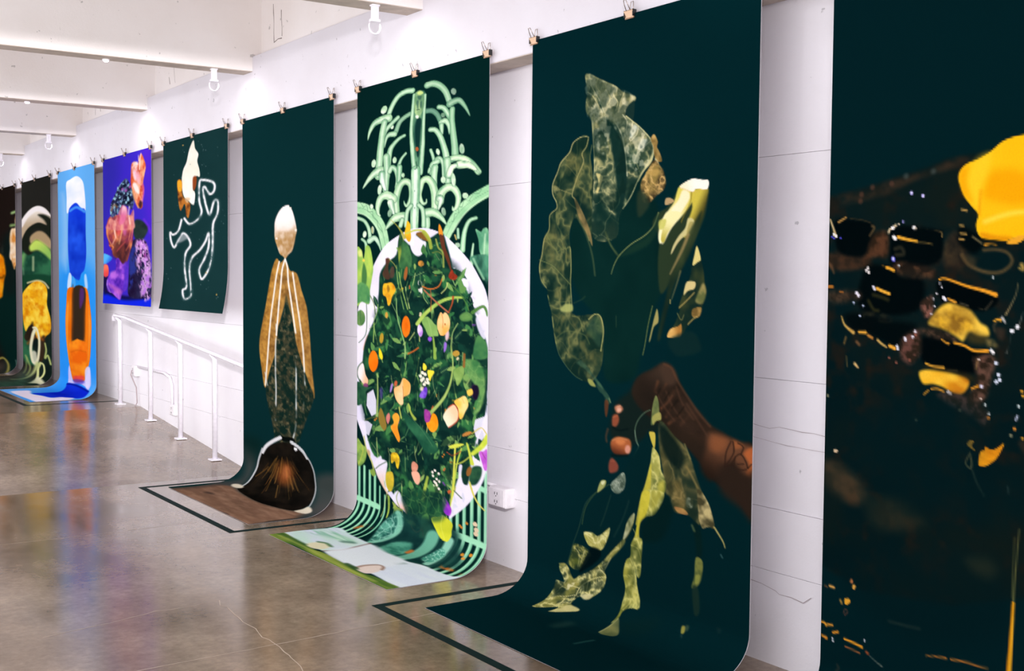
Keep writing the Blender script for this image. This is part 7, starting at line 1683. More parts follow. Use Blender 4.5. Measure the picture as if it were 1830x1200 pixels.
F;4f957c;12.9;;0;100;n:2a6a58:50:30:2.6:0:131;345 2919 339 2808 412 2760 448 2796 455 2877 431 2931
L;7fbfa4;6.99;33.7,22.5;0;80;;276 2619 311 2703 300 2784 262 2892
L;69ad92;7.13;68.8,45.8;0;90;;497 2677 502 2762 483 2908
L;8fcab0;6.5;41.8,31.4;0;90;;587 2669 588 2739 591 2865
F;3f8a74;9.54;;0;90;v:b8e6d0:30:25:0.2:0.7:132;537 2830 564 2728 605 2753 585 2847
L;b86a30;6.71;23,23;0;90;;457 2834 461 2812
L;c06a2c;8.51;19.1,19.1;0;90;m:30:30:4:0:133;100 2807 127 2766 164 2760
L;c06a2c;9.17;23.6,23.6;0;90;m:30:30:4:0.1:134;635 2838 693 2840 736 2835
D;d88a2c;2.8;9;0;90;;673 2718 687 2737 709 2705
F;dfe9ec;8.84;;0;100;g:b9e0c6:566:3039:47:3174/n:d3dcea:200:80:2:0:135;-9 3206 1 3040 29 2866 142 2884 284 2895 367 2922 457 2920 521 2921 596 2890 674 2895 742 2882 798 2816 768 3081 774 3232 610 3217 466 3228 300 3209 179 3224
F;6fb08c;33.6;;0;60;m:120:20:5:-0.05:136;33 3070 30 2911 146 2939 240 2952 203 2996 119 3026
L;5f3a34;6.21;12.5,12.5;0;80;;289 3208 307 3099 294 3007 276 2887
L;33564c;12.1;31.2,31.2;0;60;;212 3005 236 2967
L;33564c;10.7;23,23;0;40;;533 2998 542 2955
F;dfe6ec;18.5;;0;90;;300 3209 294 3007 289 2895 415 2913 521 2921 553 3082 484 3236
F;e0cfc4;8.79;;0;100;;524 3239 507 3176 524 3098 553 3095 582 3150 594 3218 577 3247
L;8a6a58;6.18;13.2,13.2;0;80;;516 3231 507 3165 521 3095 550 3092 575 3129
F;dcd6b4;10.1;;0;100;;189 3232 173 3168 190 3114 242 3116 268 3179 248 3228
L;3f6a40;7.89;22.8,22.8;0;80;;175 3130 204 3107 247 3119
L;2c4a2c;6.84;26.4,26.4;0;80;;466 3228 516 3231
F;83933f;8.38;;0;100;n:4a6a2c:180:40:3:0:137;7 3320 -9 3206 85 3213 189 3232 268 3237 317 3225 482 3243 580 3250 624 3232 699 3230 774 3232 776 3313 653 3317 521 3310 359 3302 181 3294
L;b0b85c;10.7;23,23;0;50;;35 3254 239 3258 451 3278 666 3276
L;3a5a2c;9.67;25.9,25.9;0;70;;3 3217 183 3227
L;3a5a2c;8.16;21.9,21.9;0;60;;474 3236 529 3235
F;d9d83a;2.98;;0;100;n:c0c430:70:70:2:0:138;475 2582 520 2556 552 2543 591 2570 587 2612 588 2644 572 2680 523 2659
F;2f5a38;16.5;;0;80;;478 2569 552 2538 529 2575 487 2595
L;e8e878;2.16;2.85,2.85;0;70;;538 2547 530 2609 559 2670
'''),
'D': ('08292b', 0.401, 1.0, '''
F;cdb498;3.4;;0;100;n:a98250:30:45:2.6:-0.1:2/g:efe4e0:329:934:317:760;352 682 313 691 279 731 256 790 253 851 255 913 273 976 291 1025 314 1043 330 1063 349 1035 377 1006 391 955 400 904 408 862 395 785 377 719 360 696
F;f4ece8;13.6;;0;55;;347 686 313 695 282 735 261 795 269 852 321 865 373 851 390 801 373 731
F;9a7040;10.1;;0;70;m:20:30:3:0.1:3;390 887 394 947 364 1005 339 1048 352 979 373 937
F;b98a4c;10.3;;0;60;m:20:30:3:0.1:4;260 905 286 950 308 1021 326 1056 295 1020 268 967
D;e8dccf;3.38;7.76;0;100;;402 862 365 705 268 914
F;a0763c;3.42;;0;100;n:7a5426:18:24:2.4:0:5/n:c09048:40:60:2.4:-0.1:6;268 1059 293 1090 308 1082 328 1067 349 1108 364 1147 408 1170 440 1287 472 1395 485 1495 495 1612 508 1836 525 2000 513 2016 472 1885 431 1773 398 1640 377 1479 355 1402 337 1325 321 1405 294 1512 268 1656 258 1755 222 1868 181 2021 152 1870 136 1735 146 1616 186 1413 214 1250 237 1134
F;c8913a;7.04;;0;55;n:8a5c24:16:20:2.6:0:7;268 1062 237 1134 214 1250 186 1413 143 1625 138 1735 155 1870 180 2011 199 1835 213 1626 241 1409 264 1231 284 1099
F;b98a44;6.63;;0;50;n:8a6030:16:20:2.4:0:8;415 1177 440 1287 472 1395 488 1587 512 1844 524 1992 488 1848 456 1599 423 1347 390 1177
F;6d5630;10.2;;0;70;;334 1308 312 1440 294 1512 334 1378 360 1445 381 1513 373 1419
F;10251f;5.13;;0;100;n:3a3a2a:25:30:3:-0.25:9/n:6a6044:18:22:3:-0.6:10;337 1373 314 1475 281 1548 268 1665 260 1759 224 1867 187 2028 208 2168 231 2252 258 2389 293 2476 389 2454 414 2386 439 2301 468 2199 501 2098 520 2010 488 1924 439 1788 402 1648 389 1555 364 1462
L;f0ece4;2.45;10.7,10.7;0;90;;288 1083 268 1178 250 1311 230 1455 213 1626 199 1808 183 2001
L;f0ece4;2.41;10.5,10.5;0;95;;328 1067 308 1143 299 1248 288 1354 277 1487 266 1620
L;f0ece4;2.37;10.4,10.4;0;95;;330 1067 345 1126 351 1229 366 1333 381 1444 400 1588
L;f0ece4;2.34;10.2,10.2;0;90;;381 1162 394 1263 408 1365 425 1483 440 1601 452 1727 458 1853
L;d9dcd8;2.45;9.79,9.79;0;85;m:60:90:5:0.12:11;266 1539 260 1717 260 1895 264 2037 258 2244
L;d9dcd8;2.37;9.49,9.49;0;85;m:60:90:5:0.12:12;400 1527 403 1698 404 1870 404 2076 402 2250 382 2346
L;d9dcd8;2.33;9.35,9.35;0;85;m:60:90:5:0.12:13;453 1725 459 1877 464 1995 452 2121
L;c9ccc8;2.84;8.16,8.16;0;70;;180 1905 199 1996
F;080d0c;3.45;;0;100;;294 2354 381 2342 389 2370 294 2381
F;3e413f;56;;0;90;g:0a2422:23:2672:74:2461;-34 2462 148 2439 103 2655 133 2818 169 2917 74 2888 144 3015 -53 2939 52 2778
F;3a3f3d;39.5;;0;90;;534 2571 683 2508 684 2685 691 2801 608 2820 566 2742
F;4a4746;92.2;;0;80;;35 2977 61 2833 164 2871 381 2947 555 2888 593 2780 670 2691 691 2801 670 2994 664 3322 245 3302
F;86644f;27.8;;0;100;n:6f5444:200:90:1.6:0:14/n:9a7862:70:40:2.0:-0.2:15;40 3326 37 3162 37 3020 50 2928 102 2884 206 2922 345 2950 458 2929 544 2876 592 2811 612 2903 646 2969 647 3162 656 3296 628 3330 466 3313 314 3305 169 3315
F;4a3c36;20.9;;0;50;;40 3296 34 3099 45 2924 68 3007 73 3194
L;3a2c28;12.7;32.8,32.8;0;90;;448 3315 480 3298
L;2c2624;15;33.2,33.2;0;60;;155 3125 170 3114
L;2a2826;10;18.5,18.5;0;80;;647 3162 644 3031 649 2916
F;0d0c0a;5.09;;0;100;n:1c1712:60:60:2:0:16;179 2468 317 2389 410 2397 482 2451 521 2530 533 2625 555 2725 558 2790 544 2876 458 2929 345 2950 152 2891 134 2797 114 2683 122 2588
F;8f4a22;40.7;;0;75;;383 2597 378 2638 367 2673 348 2692 319 2692 289 2671 271 2636 276 2593 298 2555 326 2535 355 2536 375 2559
F;d07a48;24.2;;0;70;;360 2595 358 2617 350 2635 340 2645 328 2644 316 2632 311 2612 315 2589 324 2570 336 2560 348 2562 357 2575
L;5a3a1c;1.98;2.29,2.29;0;63;;341 2674 371 2726 415 2783
L;a8742f;1.71;2.97,2.97;0;45;;365 2513 380 2546 397 2579
L;c08a40;1.72;2.36,2.36;0;80;;270 2558 245 2618 229 2677
L;a8742f;1.77;4.23,4.23;0;88;;267 2523 237 2577 202 2635
L;a8742f;1.78;2.5,2.5;0;88;;256 2534 224 2598 195 2663
L;a8742f;1.76;2.72,2.72;0;57;;273 2545 255 2584 236 2623
L;6a4420;1.68;4.14,4.14;0;64;;372 2593 380 2614 390 2634
L;8a5a2a;1.76;4.72,4.72;0;58;;285 2528 265 2600 253 2672
L;c08a40;1.68;1.99,1.99;0;49;;286 2582 276 2644 282 2704
L;6a4420;1.62;3.16,3.16;0;85;;421 2591 455 2634 503 2673
L;6a4420;1.88;2.19,2.19;0;87;;233 2656 230 2698 236 2744
L;5a3a1c;2.07;2.6,2.6;0;74;;178 2678 170 2722 170 2771
L;c08a40;1.83;2.51,2.51;0;42;;253 2656 253 2694 260 2734
L;6a4420;1.7;3.17,3.17;0;61;;378 2511 398 2540 421 2567
L;a8742f;1.75;4.78,4.78;0;68;;207 2605 168 2656 137 2708
L;8a5a2a;1.77;4.44,4.44;0;55;;253 2565 232 2603 211 2641
L;c08a40;2.3;5.18,5.18;0;56;;310 2714 334 2763 370 2818
L;5a3a1c;1.74;4.7,4.7;0;71;;277 2540 256 2609 244 2676
L;5a3a1c;1.74;2.96,2.96;0;79;;305 2547 299 2605 300 2661
L;6a4420;1.64;4.08,4.08;0;53;;364 2613 378 2644 397 2673
L;8a5a2a;1.7;3.23,3.23;0;79;;384 2542 397 2564 412 2586
L;6a4420;1.69;2.84,2.84;0;72;;265 2589 250 2645 248 2699
L;c08a40;1.67;4.56,4.56;0;88;;359 2621 379 2663 411 2704
L;c08a40;1.88;2.97,2.97;0;44;;304 2646 320 2705 355 2768
L;c08a40;1.77;2.84,2.84;0;68;;347 2648 367 2689 396 2730
L;5a3a1c;1.71;3.74,3.74;0;51;;359 2515 373 2559 388 2602
L;8a5a2a;1.73;4.47,4.47;0;46;;337 2566 341 2592 345 2618
L;5a3a1c;1.7;2.08,2.08;0;50;;387 2532 403 2557 421 2581
L;8a5a2a;1.69;3.8,3.8;0;67;;357 2628 380 2675 416 2721
L;5a3a1c;1.7;2.71,2.71;0;58;;378 2517 396 2544 417 2569
L;a8742f;1.74;3.64,3.64;0;68;;219 2610 197 2657 185 2705
L;8a5a2a;1.7;2.96,2.96;0;56;;381 2548 406 2583 436 2617
L;c08a40;1.67;3.05,3.05;0;51;;406 2581 428 2609 453 2635
L;5a3a1c;2.26;4.73,4.73;0;77;;245 2689 251 2751 277 2826
L;6a4420;1.84;2.47,2.47;0;41;;235 2653 231 2689 233 2727
L;c08a40;1.73;1.95,1.95;0;67;;328 2531 330 2555 332 2579
L;a8742f;1.72;3.95,3.95;0;54;;270 2585 257 2622 249 2659
L;8a5a2a;2.09;2.37,2.37;0;46;;308 2680 333 2740 377 2809
L;6a4420;1.8;3.07,3.07;0;77;;246 2655 244 2681 245 2708
L;5a3a1c;1.69;2.41,2.41;0;61;;319 2559 320 2623 335 2683
L;c08a40;1.66;3.14,3.14;0;74;;383 2631 408 2668 442 2704
L;8a5a2a;1.64;3.71,3.71;0;62;;351 2621 362 2649 377 2675
L;5a3a1c;1.74;4.48,4.48;0;89;;277 2561 262 2611 252 2659
L;6a4420;1.74;4.29,4.29;0;80;;314 2516 310 2576 308 2635
L;c08a40;1.89;2.24,2.24;0;82;;346 2653 382 2717 440 2788
L;6a4420;1.86;4.23,4.23;0;62;;233 2663 231 2696 235 2732
L;5a3a1c;1.76;2.27,2.27;0;59;;268 2518 253 2557 236 2597
L;a8742f;2;2.25,2.25;0;45;;183 2636 159 2706 158 2787
L;a8742f;1.65;3.72,3.72;0;48;;341 2596 353 2648 380 2698
L;6a4420;1.68;2.03,2.03;0;52;;328 2608 338 2659 363 2709
L;c08a40;1.65;3.85,3.85;0;49;;381 2611 409 2662 453 2710
L;8a5a2a;1.7;3.32,3.32;0;63;;347 2588 351 2610 357 2630
L;5a3a1c;1.75;4.05,4.05;0;43;;293 2538 283 2595 276 2650
L;c08a40;1.75;4.31,4.31;0;47;;252 2581 236 2611 223 2640
L;6a4420;1.73;4.21,4.21;0;59;;325 2547 327 2594 332 2639
L;6a4420;1.66;3.25,3.25;0;70;;348 2580 361 2633 388 2682
L;a8742f;1.74;2.48,2.48;0;65;;318 2536 317 2561 316 2586
L;5a3a1c;1.7;4.49,4.49;0;56;;382 2539 396 2560 412 2582
L;c08a40;1.75;2.37,2.37;0;53;;304 2513 295 2585 291 2655
L;8a5a2a;1.76;2.96,2.96;0;78;;271 2538 254 2586 236 2634
L;a8742f;1.71;2.23,2.23;0;73;;265 2565 244 2627 235 2688
L;8a5a2a;1.76;3.62,3.62;0;73;;277 2557 266 2593 255 2629
L;6a4420;1.69;2.67,2.67;0;77;;328 2637 336 2666 350 2694
L;5a3a1c;1.66;3.02,3.02;0;89;;348 2578 360 2632 387 2682
L;5a3a1c;1.77;4.4,4.4;0;82;;207 2579 186 2611 168 2643
L;8a5a2a;1.68;4.46,4.46;0;43;;316 2574 315 2632 330 2686
L;c08a40;1.76;3.25,3.25;0;72;;276 2504 263 2542 248 2582
L;a8742f;1.7;3.37,3.37;0;44;;385 2578 404 2606 426 2631
L;a8742f;2.06;4.41,4.41;0;62;;246 2669 253 2726 277 2790
L;8a5a2a;1.68;4.41,4.41;0;55;;271 2614 266 2648 267 2681
L;8a5a2a;1.75;4.19,4.19;0;53;;301 2547 295 2583 289 2619
L;c08a40;1.68;4.56,4.56;0;73;;282 2586 273 2647 282 2706
L;6a4420;1.84;4.74,4.74;0;44;;241 2630 231 2687 235 2747
L;a8742f;1.72;3.55,3.55;0;62;;340 2494 346 2528 352 2562
L;6a4420;1.64;2.11,2.11;0;80;;373 2612 395 2655 430 2696
L;6a4420;1.74;2.75,2.75;0;43;;316 2522 314 2568 313 2614
L;6a4420;1.73;3.15,3.15;0;53;;341 2503 345 2524 351 2546
L;6a4420;1.71;1.93,1.93;0;69;;367 2479 378 2504 391 2529
L;a8742f;1.71;3.16,3.16;0;87;;367 2558 375 2578 385 2597
L;c08a40;1.64;2.29,2.29;0;42;;376 2599 390 2633 411 2664
L;a8742f;1.73;4.25,4.25;0;61;;334 2566 336 2590 339 2614
L;6a4420;1.75;3.07,3.07;0;51;;197 2619 168 2657 144 2695
L;a8742f;1.71;2.92,2.92;0;80;;264 2568 242 2631 236 2693
L;6a4420;1.72;2.31,2.31;0;82;;347 2516 356 2556 367 2594
L;a8742f;1.74;4.23,4.23;0;78;;307 2504 301 2563 295 2623
L;8a5a2a;1.74;2.23,2.23;0;70;;305 2529 301 2565 297 2602
L;5a3a1c;1.66;2.88,2.88;0;64;;326 2608 332 2646 346 2683
L;5a3a1c;1.79;3.96,3.96;0;67;;351 2639 382 2698 432 2759
L;6a4420;1.67;2.63,2.63;0;41;;367 2585 380 2623 400 2659
L;8a5a2a;1.7;2.65,2.65;0;76;;375 2644 396 2678 424 2711
L;e0e0e2;2.84;23.5,21.7;0;100;;294 2363 239 2406 189 2457 160 2512
L;d0d2d4;2.7;22.4,13.8;0;100;;372 2375 414 2393 448 2417 476 2459
D;e6e6e8;2.72;11.3;0;100;;400 2415
L;c4c6c8;2.94;14.2,8.13;0;95;;159 2486 127 2586 114 2694 126 2787 129 2847
L;b4b8ba;2.66;9.21,7.36;0;90;;419 2404 482 2456 519 2530 533 2625 551 2715 569 2782
D;f0f0f0;2.72;10.3;0;100;;399 2417
F;d9d0ba;8.84;;0;100;;143 2834 148 2847 144 2862 132 2875 113 2882 93 2880 77 2870 70 2855 75 2841 90 2829 110 2824 130 2826
F;ddd4be;6.53;;0;100;;550 2877 560 2824 565 2788 594 2795 614 2823 602 2863
'''),
'E': ('102c2d', 0.339, 1.0, '''
F;153233;80.3;;0;70;n:183738:200:200:2:0:2;-14 -37 546 45 596 1436 20 1453
L;6f8a8a;9.61;28.4,28.4;0;35;;190 695 233 746 299 719 337 658 317 556 321 404 347 391 415 415 443 448 437 499 403 516 364 452 349 479 371 598 403 686 437 584 464 579 472 623 464 690 430 767 426 927 413 1065 381 1163 340 1217 316 1140 356 1052 393 949 393 839 368 901 321 971 252 1038 232 1134 255 1285 266 1363 216 1393 189 1318 219 1286 192 1134 198 1000 240 929 220 861 177 822 139 877 100 940 71 883 64 807 87 827 136 800 165 705
L;dfe0e2;4.01;16.6,16.6;0;100;m:70:70:3.2:0.36:3;190 695 233 746 299 719 337 658 317 556 321 404 347 391 415 415 443 448 437 499 403 516 364 452 349 479 371 598 403 686 437 584 464 579 472 623 464 690 430 767 426 927 413 1065 381 1163 340 1217 316 1140 356 1052 393 949 393 839 368 901 321 971 252 1038 232 1134 255 1285 266 1363 216 1393 189 1318 219 1286 192 1134 198 1000 240 929 220 861 177 822 139 877 100 940 71 883 64 807 87 827 136 800 165 705
L;e6e6e8;3.2;8.29,8.29;0;90;m:30:30:4:0.2:4;190 695 233 746 299 719 337 658 317 556 321 404 347 391 415 415 443 448 437 499 403 516 364 452 349 479 371 598 403 686 437 584 464 579 472 623 464 690 430 767 426 927 413 1065 381 1163 340 1217 316 1140 356 1052 393 949 393 839 368 901 321 971 252 1038 232 1134 255 1285 266 1363 216 1393 189 1318 219 1286 192 1134 198 1000 240 929 220 861 177 822 139 877 100 940 71 883 64 807 87 827 136 800 165 705
F;b9bcc0;12.4;;0;60;;126 886 177 828 226 862 201 878 151 900
F;e9e5d2;4.02;;0;100;n:f4f0e6:60:80:2:0:5;273 42 236 113 211 215 180 281 168 388 185 500 222 542 266 584 282 491 264 447 286 350 322 359 320 298 303 224 313 167 285 113
F;f4f0ea;4.02;;0;90;;246 545 282 491 273 585
F;b5702c;4.93;;0;100;n:5a2f18:40:40:3:0:6;131 363 169 364 174 486 215 547 242 581 227 687 205 667 193 568 155 624 133 492
F;eaa42c;6.2;;0;100;;131 363 167 369 167 449 138 450
F;8a4220;6.01;;0;100;;265 358 296 355 291 434 267 465
F;d8b48a;8.15;;0;80;;193 520 240 527 215 565
D;6a8484;1.99;3.53;0;60;;152 765 221 854 351 147 30 1177 165 335 521 704 449 704 357 261 357 1216 297 1045 373 150 412 850 189 59 462 700 398 1230 402 1286 233 1125 273 1310 470 217 99 298 507 659 350 459 291 564 211 827 337 1265 388 1297 480 1375 373 281 477 1340 479 827 393 348 446 830 180 102 478 1373 70 1124 244 237 180 1080 467 148 346 118 394 506 489 1361 316 1394 193 124 339 98 131 572 343 265 49 1221 210 1345 477 579 267 743 357 852 316 882 496 748 251 1015 153 426 512 768 314 65 244 822 32 857 354 140
D;c8a050;2.38;5.87;0;80;;181 63 375 1164 475 1341
'''),
'F': ('3a28bc', 0.292, 1.0, '''
F;2c2a9c;88;;0;70;;-7 -41 128 -47 169 187 95 454 -15 874 -42 432
F;5a22c8;58.2;;0;60;;399 -10 487 -24 482 840 421 507
F;1226dc;15.4;;0;100;;-12 1357 167 1400 344 1397 481 1381 493 1508 -6 1509
F;120f30;19.6;;0;85;;-8 1198 40 1198 127 1351 246 1395 474 1368 475 1402 276 1436 168 1429 52 1392 4 1379
F;1d2a2a;11.1;;0;100;n:2a3a34:60:60:2:0:2;321 665 381 665 434 719 443 747 433 793 387 861 343 854 310 789
L;7a30d8;11;13.5,13.5;0;70;;408 661 446 733 465 796
F;1c1230;7.48;;0;100;n:2c2c50:60:60:2:0:3;292 858 407 856 439 929 464 1085 474 1247 475 1389 275 1404 259 1224 270 1040
F;c88ae0;22.2;;0;95;n:8a3a8a:30:40:3:0:4/m:18:40:6:-0.05:5;340 875 413 859 445 977 464 1126 432 1194 379 1167 339 1042
F;e0b0e8;14.8;;0;80;m:20:36:9:-0.16:6;326 902 420 873 464 1112 471 1382 384 1394
F;2a3aa0;19;;0;70;m:30:60:5:0:7;270 969 340 903 338 1125 272 1323
F;b070d8;14.8;;0;80;m:22:30:8:-0.1:8;380 1222 464 1200 471 1382 397 1386
F;b9503e;6.27;;0;100;n:e0885a:50:90:2.8:0:9/n:7a2f48:70:90:2.4:-0.15:10;35 675 74 591 201 593 307 621 310 733 302 865 274 969 248 1053 220 1089 161 1037 102 991 87 932 60 893 49 833 30 772
F;5a2c28;31.3;;0;80;n:2a1820:40:70:2.4:0:11;118 860 221 860 270 927 220 1081 154 1037 94 983
F;c058a8;19.3;;0;75;;194 606 251 642 243 755 222 795 193 721
F;e0505a;15.7;;0;75;;135 628 179 619 193 736 156 790 142 716
L;e8a060;8.01;11.8,5.92;0;85;;74 620 42 706 49 811 102 910
L;f0b878;7.8;11.5,5.76;0;85;;187 634 193 750 163 877
L;e8906a;7.63;11.3,5.63;0;85;;272 631 286 731 264 841
L;d87090;7.59;11.2,5.6;0;85;;293 626 307 719 285 850
L;f0c0a0;7.94;11.7,5.86;0;85;;112 713 126 802 95 873
L;e88048;7.99;11.8,5.9;0;85;;64 886 102 903 87 932
L;b84a4a;7.81;11.5,5.76;0;85;;228 860 185 900 140 949
L;c06048;7.68;11.3,5.67;0;85;;278 878 235 946
L;ffd0c0;7.9;11.7,5.84;0;85;;127 656 119 758 133 817
F;45507e;6.21;;0;100;n:88bccc:24:28:3.4:0:12/n:20203c:20:24:3.4:-0.15:13;80 473 98 426 124 381 146 336 190 275 242 241 279 307 312 395 319 490 291 553 264 522 202 499 166 563 86 602 72 522
D;0a1020;6.16;17.9;0;85;;228 304 196 387 237 429 272 414 167 431 216 467 292 459 264 481 145 483 189 330
D;a8d8e8;5.41;8.97;0;85;;174 418 258 433 285 410 241 471 157 317 124 423
D;c060c0;7.66;13.7;0;70;;238 357 203 340 279 328
L;d89040;11.9;11.3,11.3;0;60;;87 531 116 479 145 504
F;b84a60;7.76;;0;80;n:e8a090:40:80:2.6:0:14;195 498 237 515 254 548 263 631 311 556 317 658 303 745 40 719 48 648 78 608 122 635 166 556
F;e070a0;11.6;;0;80;g:ffd0d8:194:608:215:514;202 506 237 525 243 601 208 680 165 675 187 580
L;ffd8d0;7.63;9.53,9.53;0;85;;271 523 264 590 277 687
F;d8683e;5.58;;0;100;n:b83a20:40:70:2.6:-0.1:15/n:f0a880:30:60:2.6:-0.1:16;294 114 327 97 357 120 363 72 385 35 410 94 427 164 414 243 402 313 411 374 399 477 395 542 371 555 338 507 317 423 292 337 285 281 288 214
F;f4e4ee;11.2;;0;85;m:40:50:3:0.15:17;297 115 334 101 360 124 364 232 352 295 320 262 300 183
F;f8ece8;11.2;;0;90;;303 312 333 301 362 357 365 411 332 385
F;f0b0d0;14.9;;0;60;;320 181 372 233 372 326 333 265
L;fff0ec;5.92;7.92,7.92;0;90;;383 38 373 101 369 180
L;c050c8;11.1;10.5,10.5;0;70;;397 331 406 412 390 488
F;2a1420;11.1;;0;85;;371 479 396 503 377 553 360 530
L;f0b060;7.51;10.7,10.7;0;80;;302 379 325 464 357 543
L;fff4f4;5.93;6.62,6.62;0;80;;360 48 363 99
F;7438cc;7.1;;0;100;n:b062dc:50:60:2.6:0:18/n:4a20a0:50:70:2.4:-0.15:19;130 1036 158 1022 198 1081 254 1068 252 1224 244 1324 202 1369 177 1439 98 1378 45 1351 33 1250 86 1168 127 1127
F;d880e8;20;;0;70;;70 1168 124 1153 132 1212 79 1227
F;d070c0;19.8;;0;60;;57 1280 171 1327 195 1369 159 1386 89 1323
F;4a2cc0;15.5;;0;70;;212 1081 254 1071 252 1295 208 1340 220 1210
L;c8c0f8;6.46;5.96,5.96;0;70;;44 1243 42 1303 75 1368
F;52b4f4;6.07;;0;100;g:2a6ae0:24:1010:78:1042;-1 976 32 977 90 1013 63 1053 16 1078 -2 1066
F;f07458;6.09;;0;100;g:e04848:15:1108:39:1182;1 1089 39 1086 53 1131 47 1198 2 1200
'''),
'G': ('5fa9ea', 0.257, 1.0, '''
F;2a93ee;119;;0;100;;-36 1205 427 1199 771 2815 655 3576 -38 2418
F;6ab0ea;136;;0;90;;272 2942 368 2379 492 2521 530 2926 232 3208
F;a8ccf0;46.4;;0;50;;49 248 114 486 108 1128 42 1029 62 705
F;f0f2fa;5.6;;0;100;n:d8e4f4:120:120:2:0:2;101 146 150 113 222 94 283 158 304 270 313 494 264 509 219 408 147 459 107 485 106 308
F;1238d6;7.01;;0;100;g:0a28b0:211:406:215:814/n:2258e8:120:200:2:-0.1:3;127 488 147 427 211 388 265 455 311 493 312 731 316 961 297 1129 258 1191 234 1332 171 1335 140 1176 119 951 119 679
L;4aa0f0;8.37;28.1,28.1;0;80;;147 467 219 439 302 500
F;1c96ec;8.43;;0;90;;140 1192 235 1254 303 1160 304 1329 151 1339
F;d4e6f8;8.62;;0;90;;127 1176 159 1208 146 1339 105 1341
F;c8def6;8.26;;0;80;;293 1206 314 1191 328 1331 301 1332
F;50a8f0;8.52;;0;70;;172 1208 203 1270 195 1337 163 1339
F;c8c4ee;7.08;;0;100;;122 2231 156 2361 174 2398 278 2367 341 2196 348 2442 302 2421 231 2408 129 2442 107 2333
F;f07f16;4.51;;0;100;n:e46a0c:150:200:2:-0.1:4;114 1349 220 1337 315 1339 347 1515 363 1710 356 1909 342 2123 298 2294 280 2366 176 2397 136 2284 92 2015 77 1750 91 1524
F;ffa83c;8.72;;0;60;;102 1537 119 1536 106 1956 122 2204 97 2013 84 1749
F;ffb050;11;;0;50;;334 1516 350 1725 343 1937 324 2127 335 1780
F;33281c;8.46;;0;100;;177 1346 300 1344 294 1653 282 1923 215 1908 157 1946 165 1669
F;5a2c8a;13.9;;0;70;;247 1356 287 1354 286 1467 245 1565
F;6a3a18;11.4;;0;60;;160 1367 182 1366 172 1888 146 1948
F;6a3a18;11.1;;0;60;;285 1521 303 1519 297 1906 279 1910
F;ff9620;11.3;;0;90;n:ec6410:100:140:2.6:0:5;117 2009 146 1955 222 1918 295 1927 318 1969 312 2130 278 2326 225 2376 170 2357 129 2216
L;d05a10;8.5;13.6,13.6;0;60;;145 2073 214 2038 300 2039
F;e83a50;14.2;;0;70;;170 2344 278 2313 265 2371 213 2393 178 2383
F;4a34b0;13.8;;0;70;;171 2378 278 2360 269 2403 194 2420
F;dcd6f2;8.33;;0;90;;292 2242 337 2203 336 2417 301 2400
F;0a22c4;10.4;;0;100;n:1436d8:200:200:2:0:6;118 2441 182 2426 245 2426 351 2455 374 2503 390 2603 363 2665 339 2723 310 2827 244 2857 168 2899 165 2758 163 2596 143 2510
L;061a90;5.15;19.8,19.8;0;90;;124 2450 188 2437 261 2443 356 2467
F;ebe8f4;18.8;;0;100;;82 3066 65 2932 85 2849 182 2915 254 2866 320 2836 315 2736 330 2695 367 2636 452 2786 465 2910 487 3055 441 3069 324 3070 200 3077
F;3f9af0;26.8;;0;70;;82 3066 210 3085 334 3078 450 3077 487 3055 453 3121 295 3117
F;58a8ee;27.9;;0;90;;452 2786 377 2645 406 2567 448 2581 465 2769
'''),
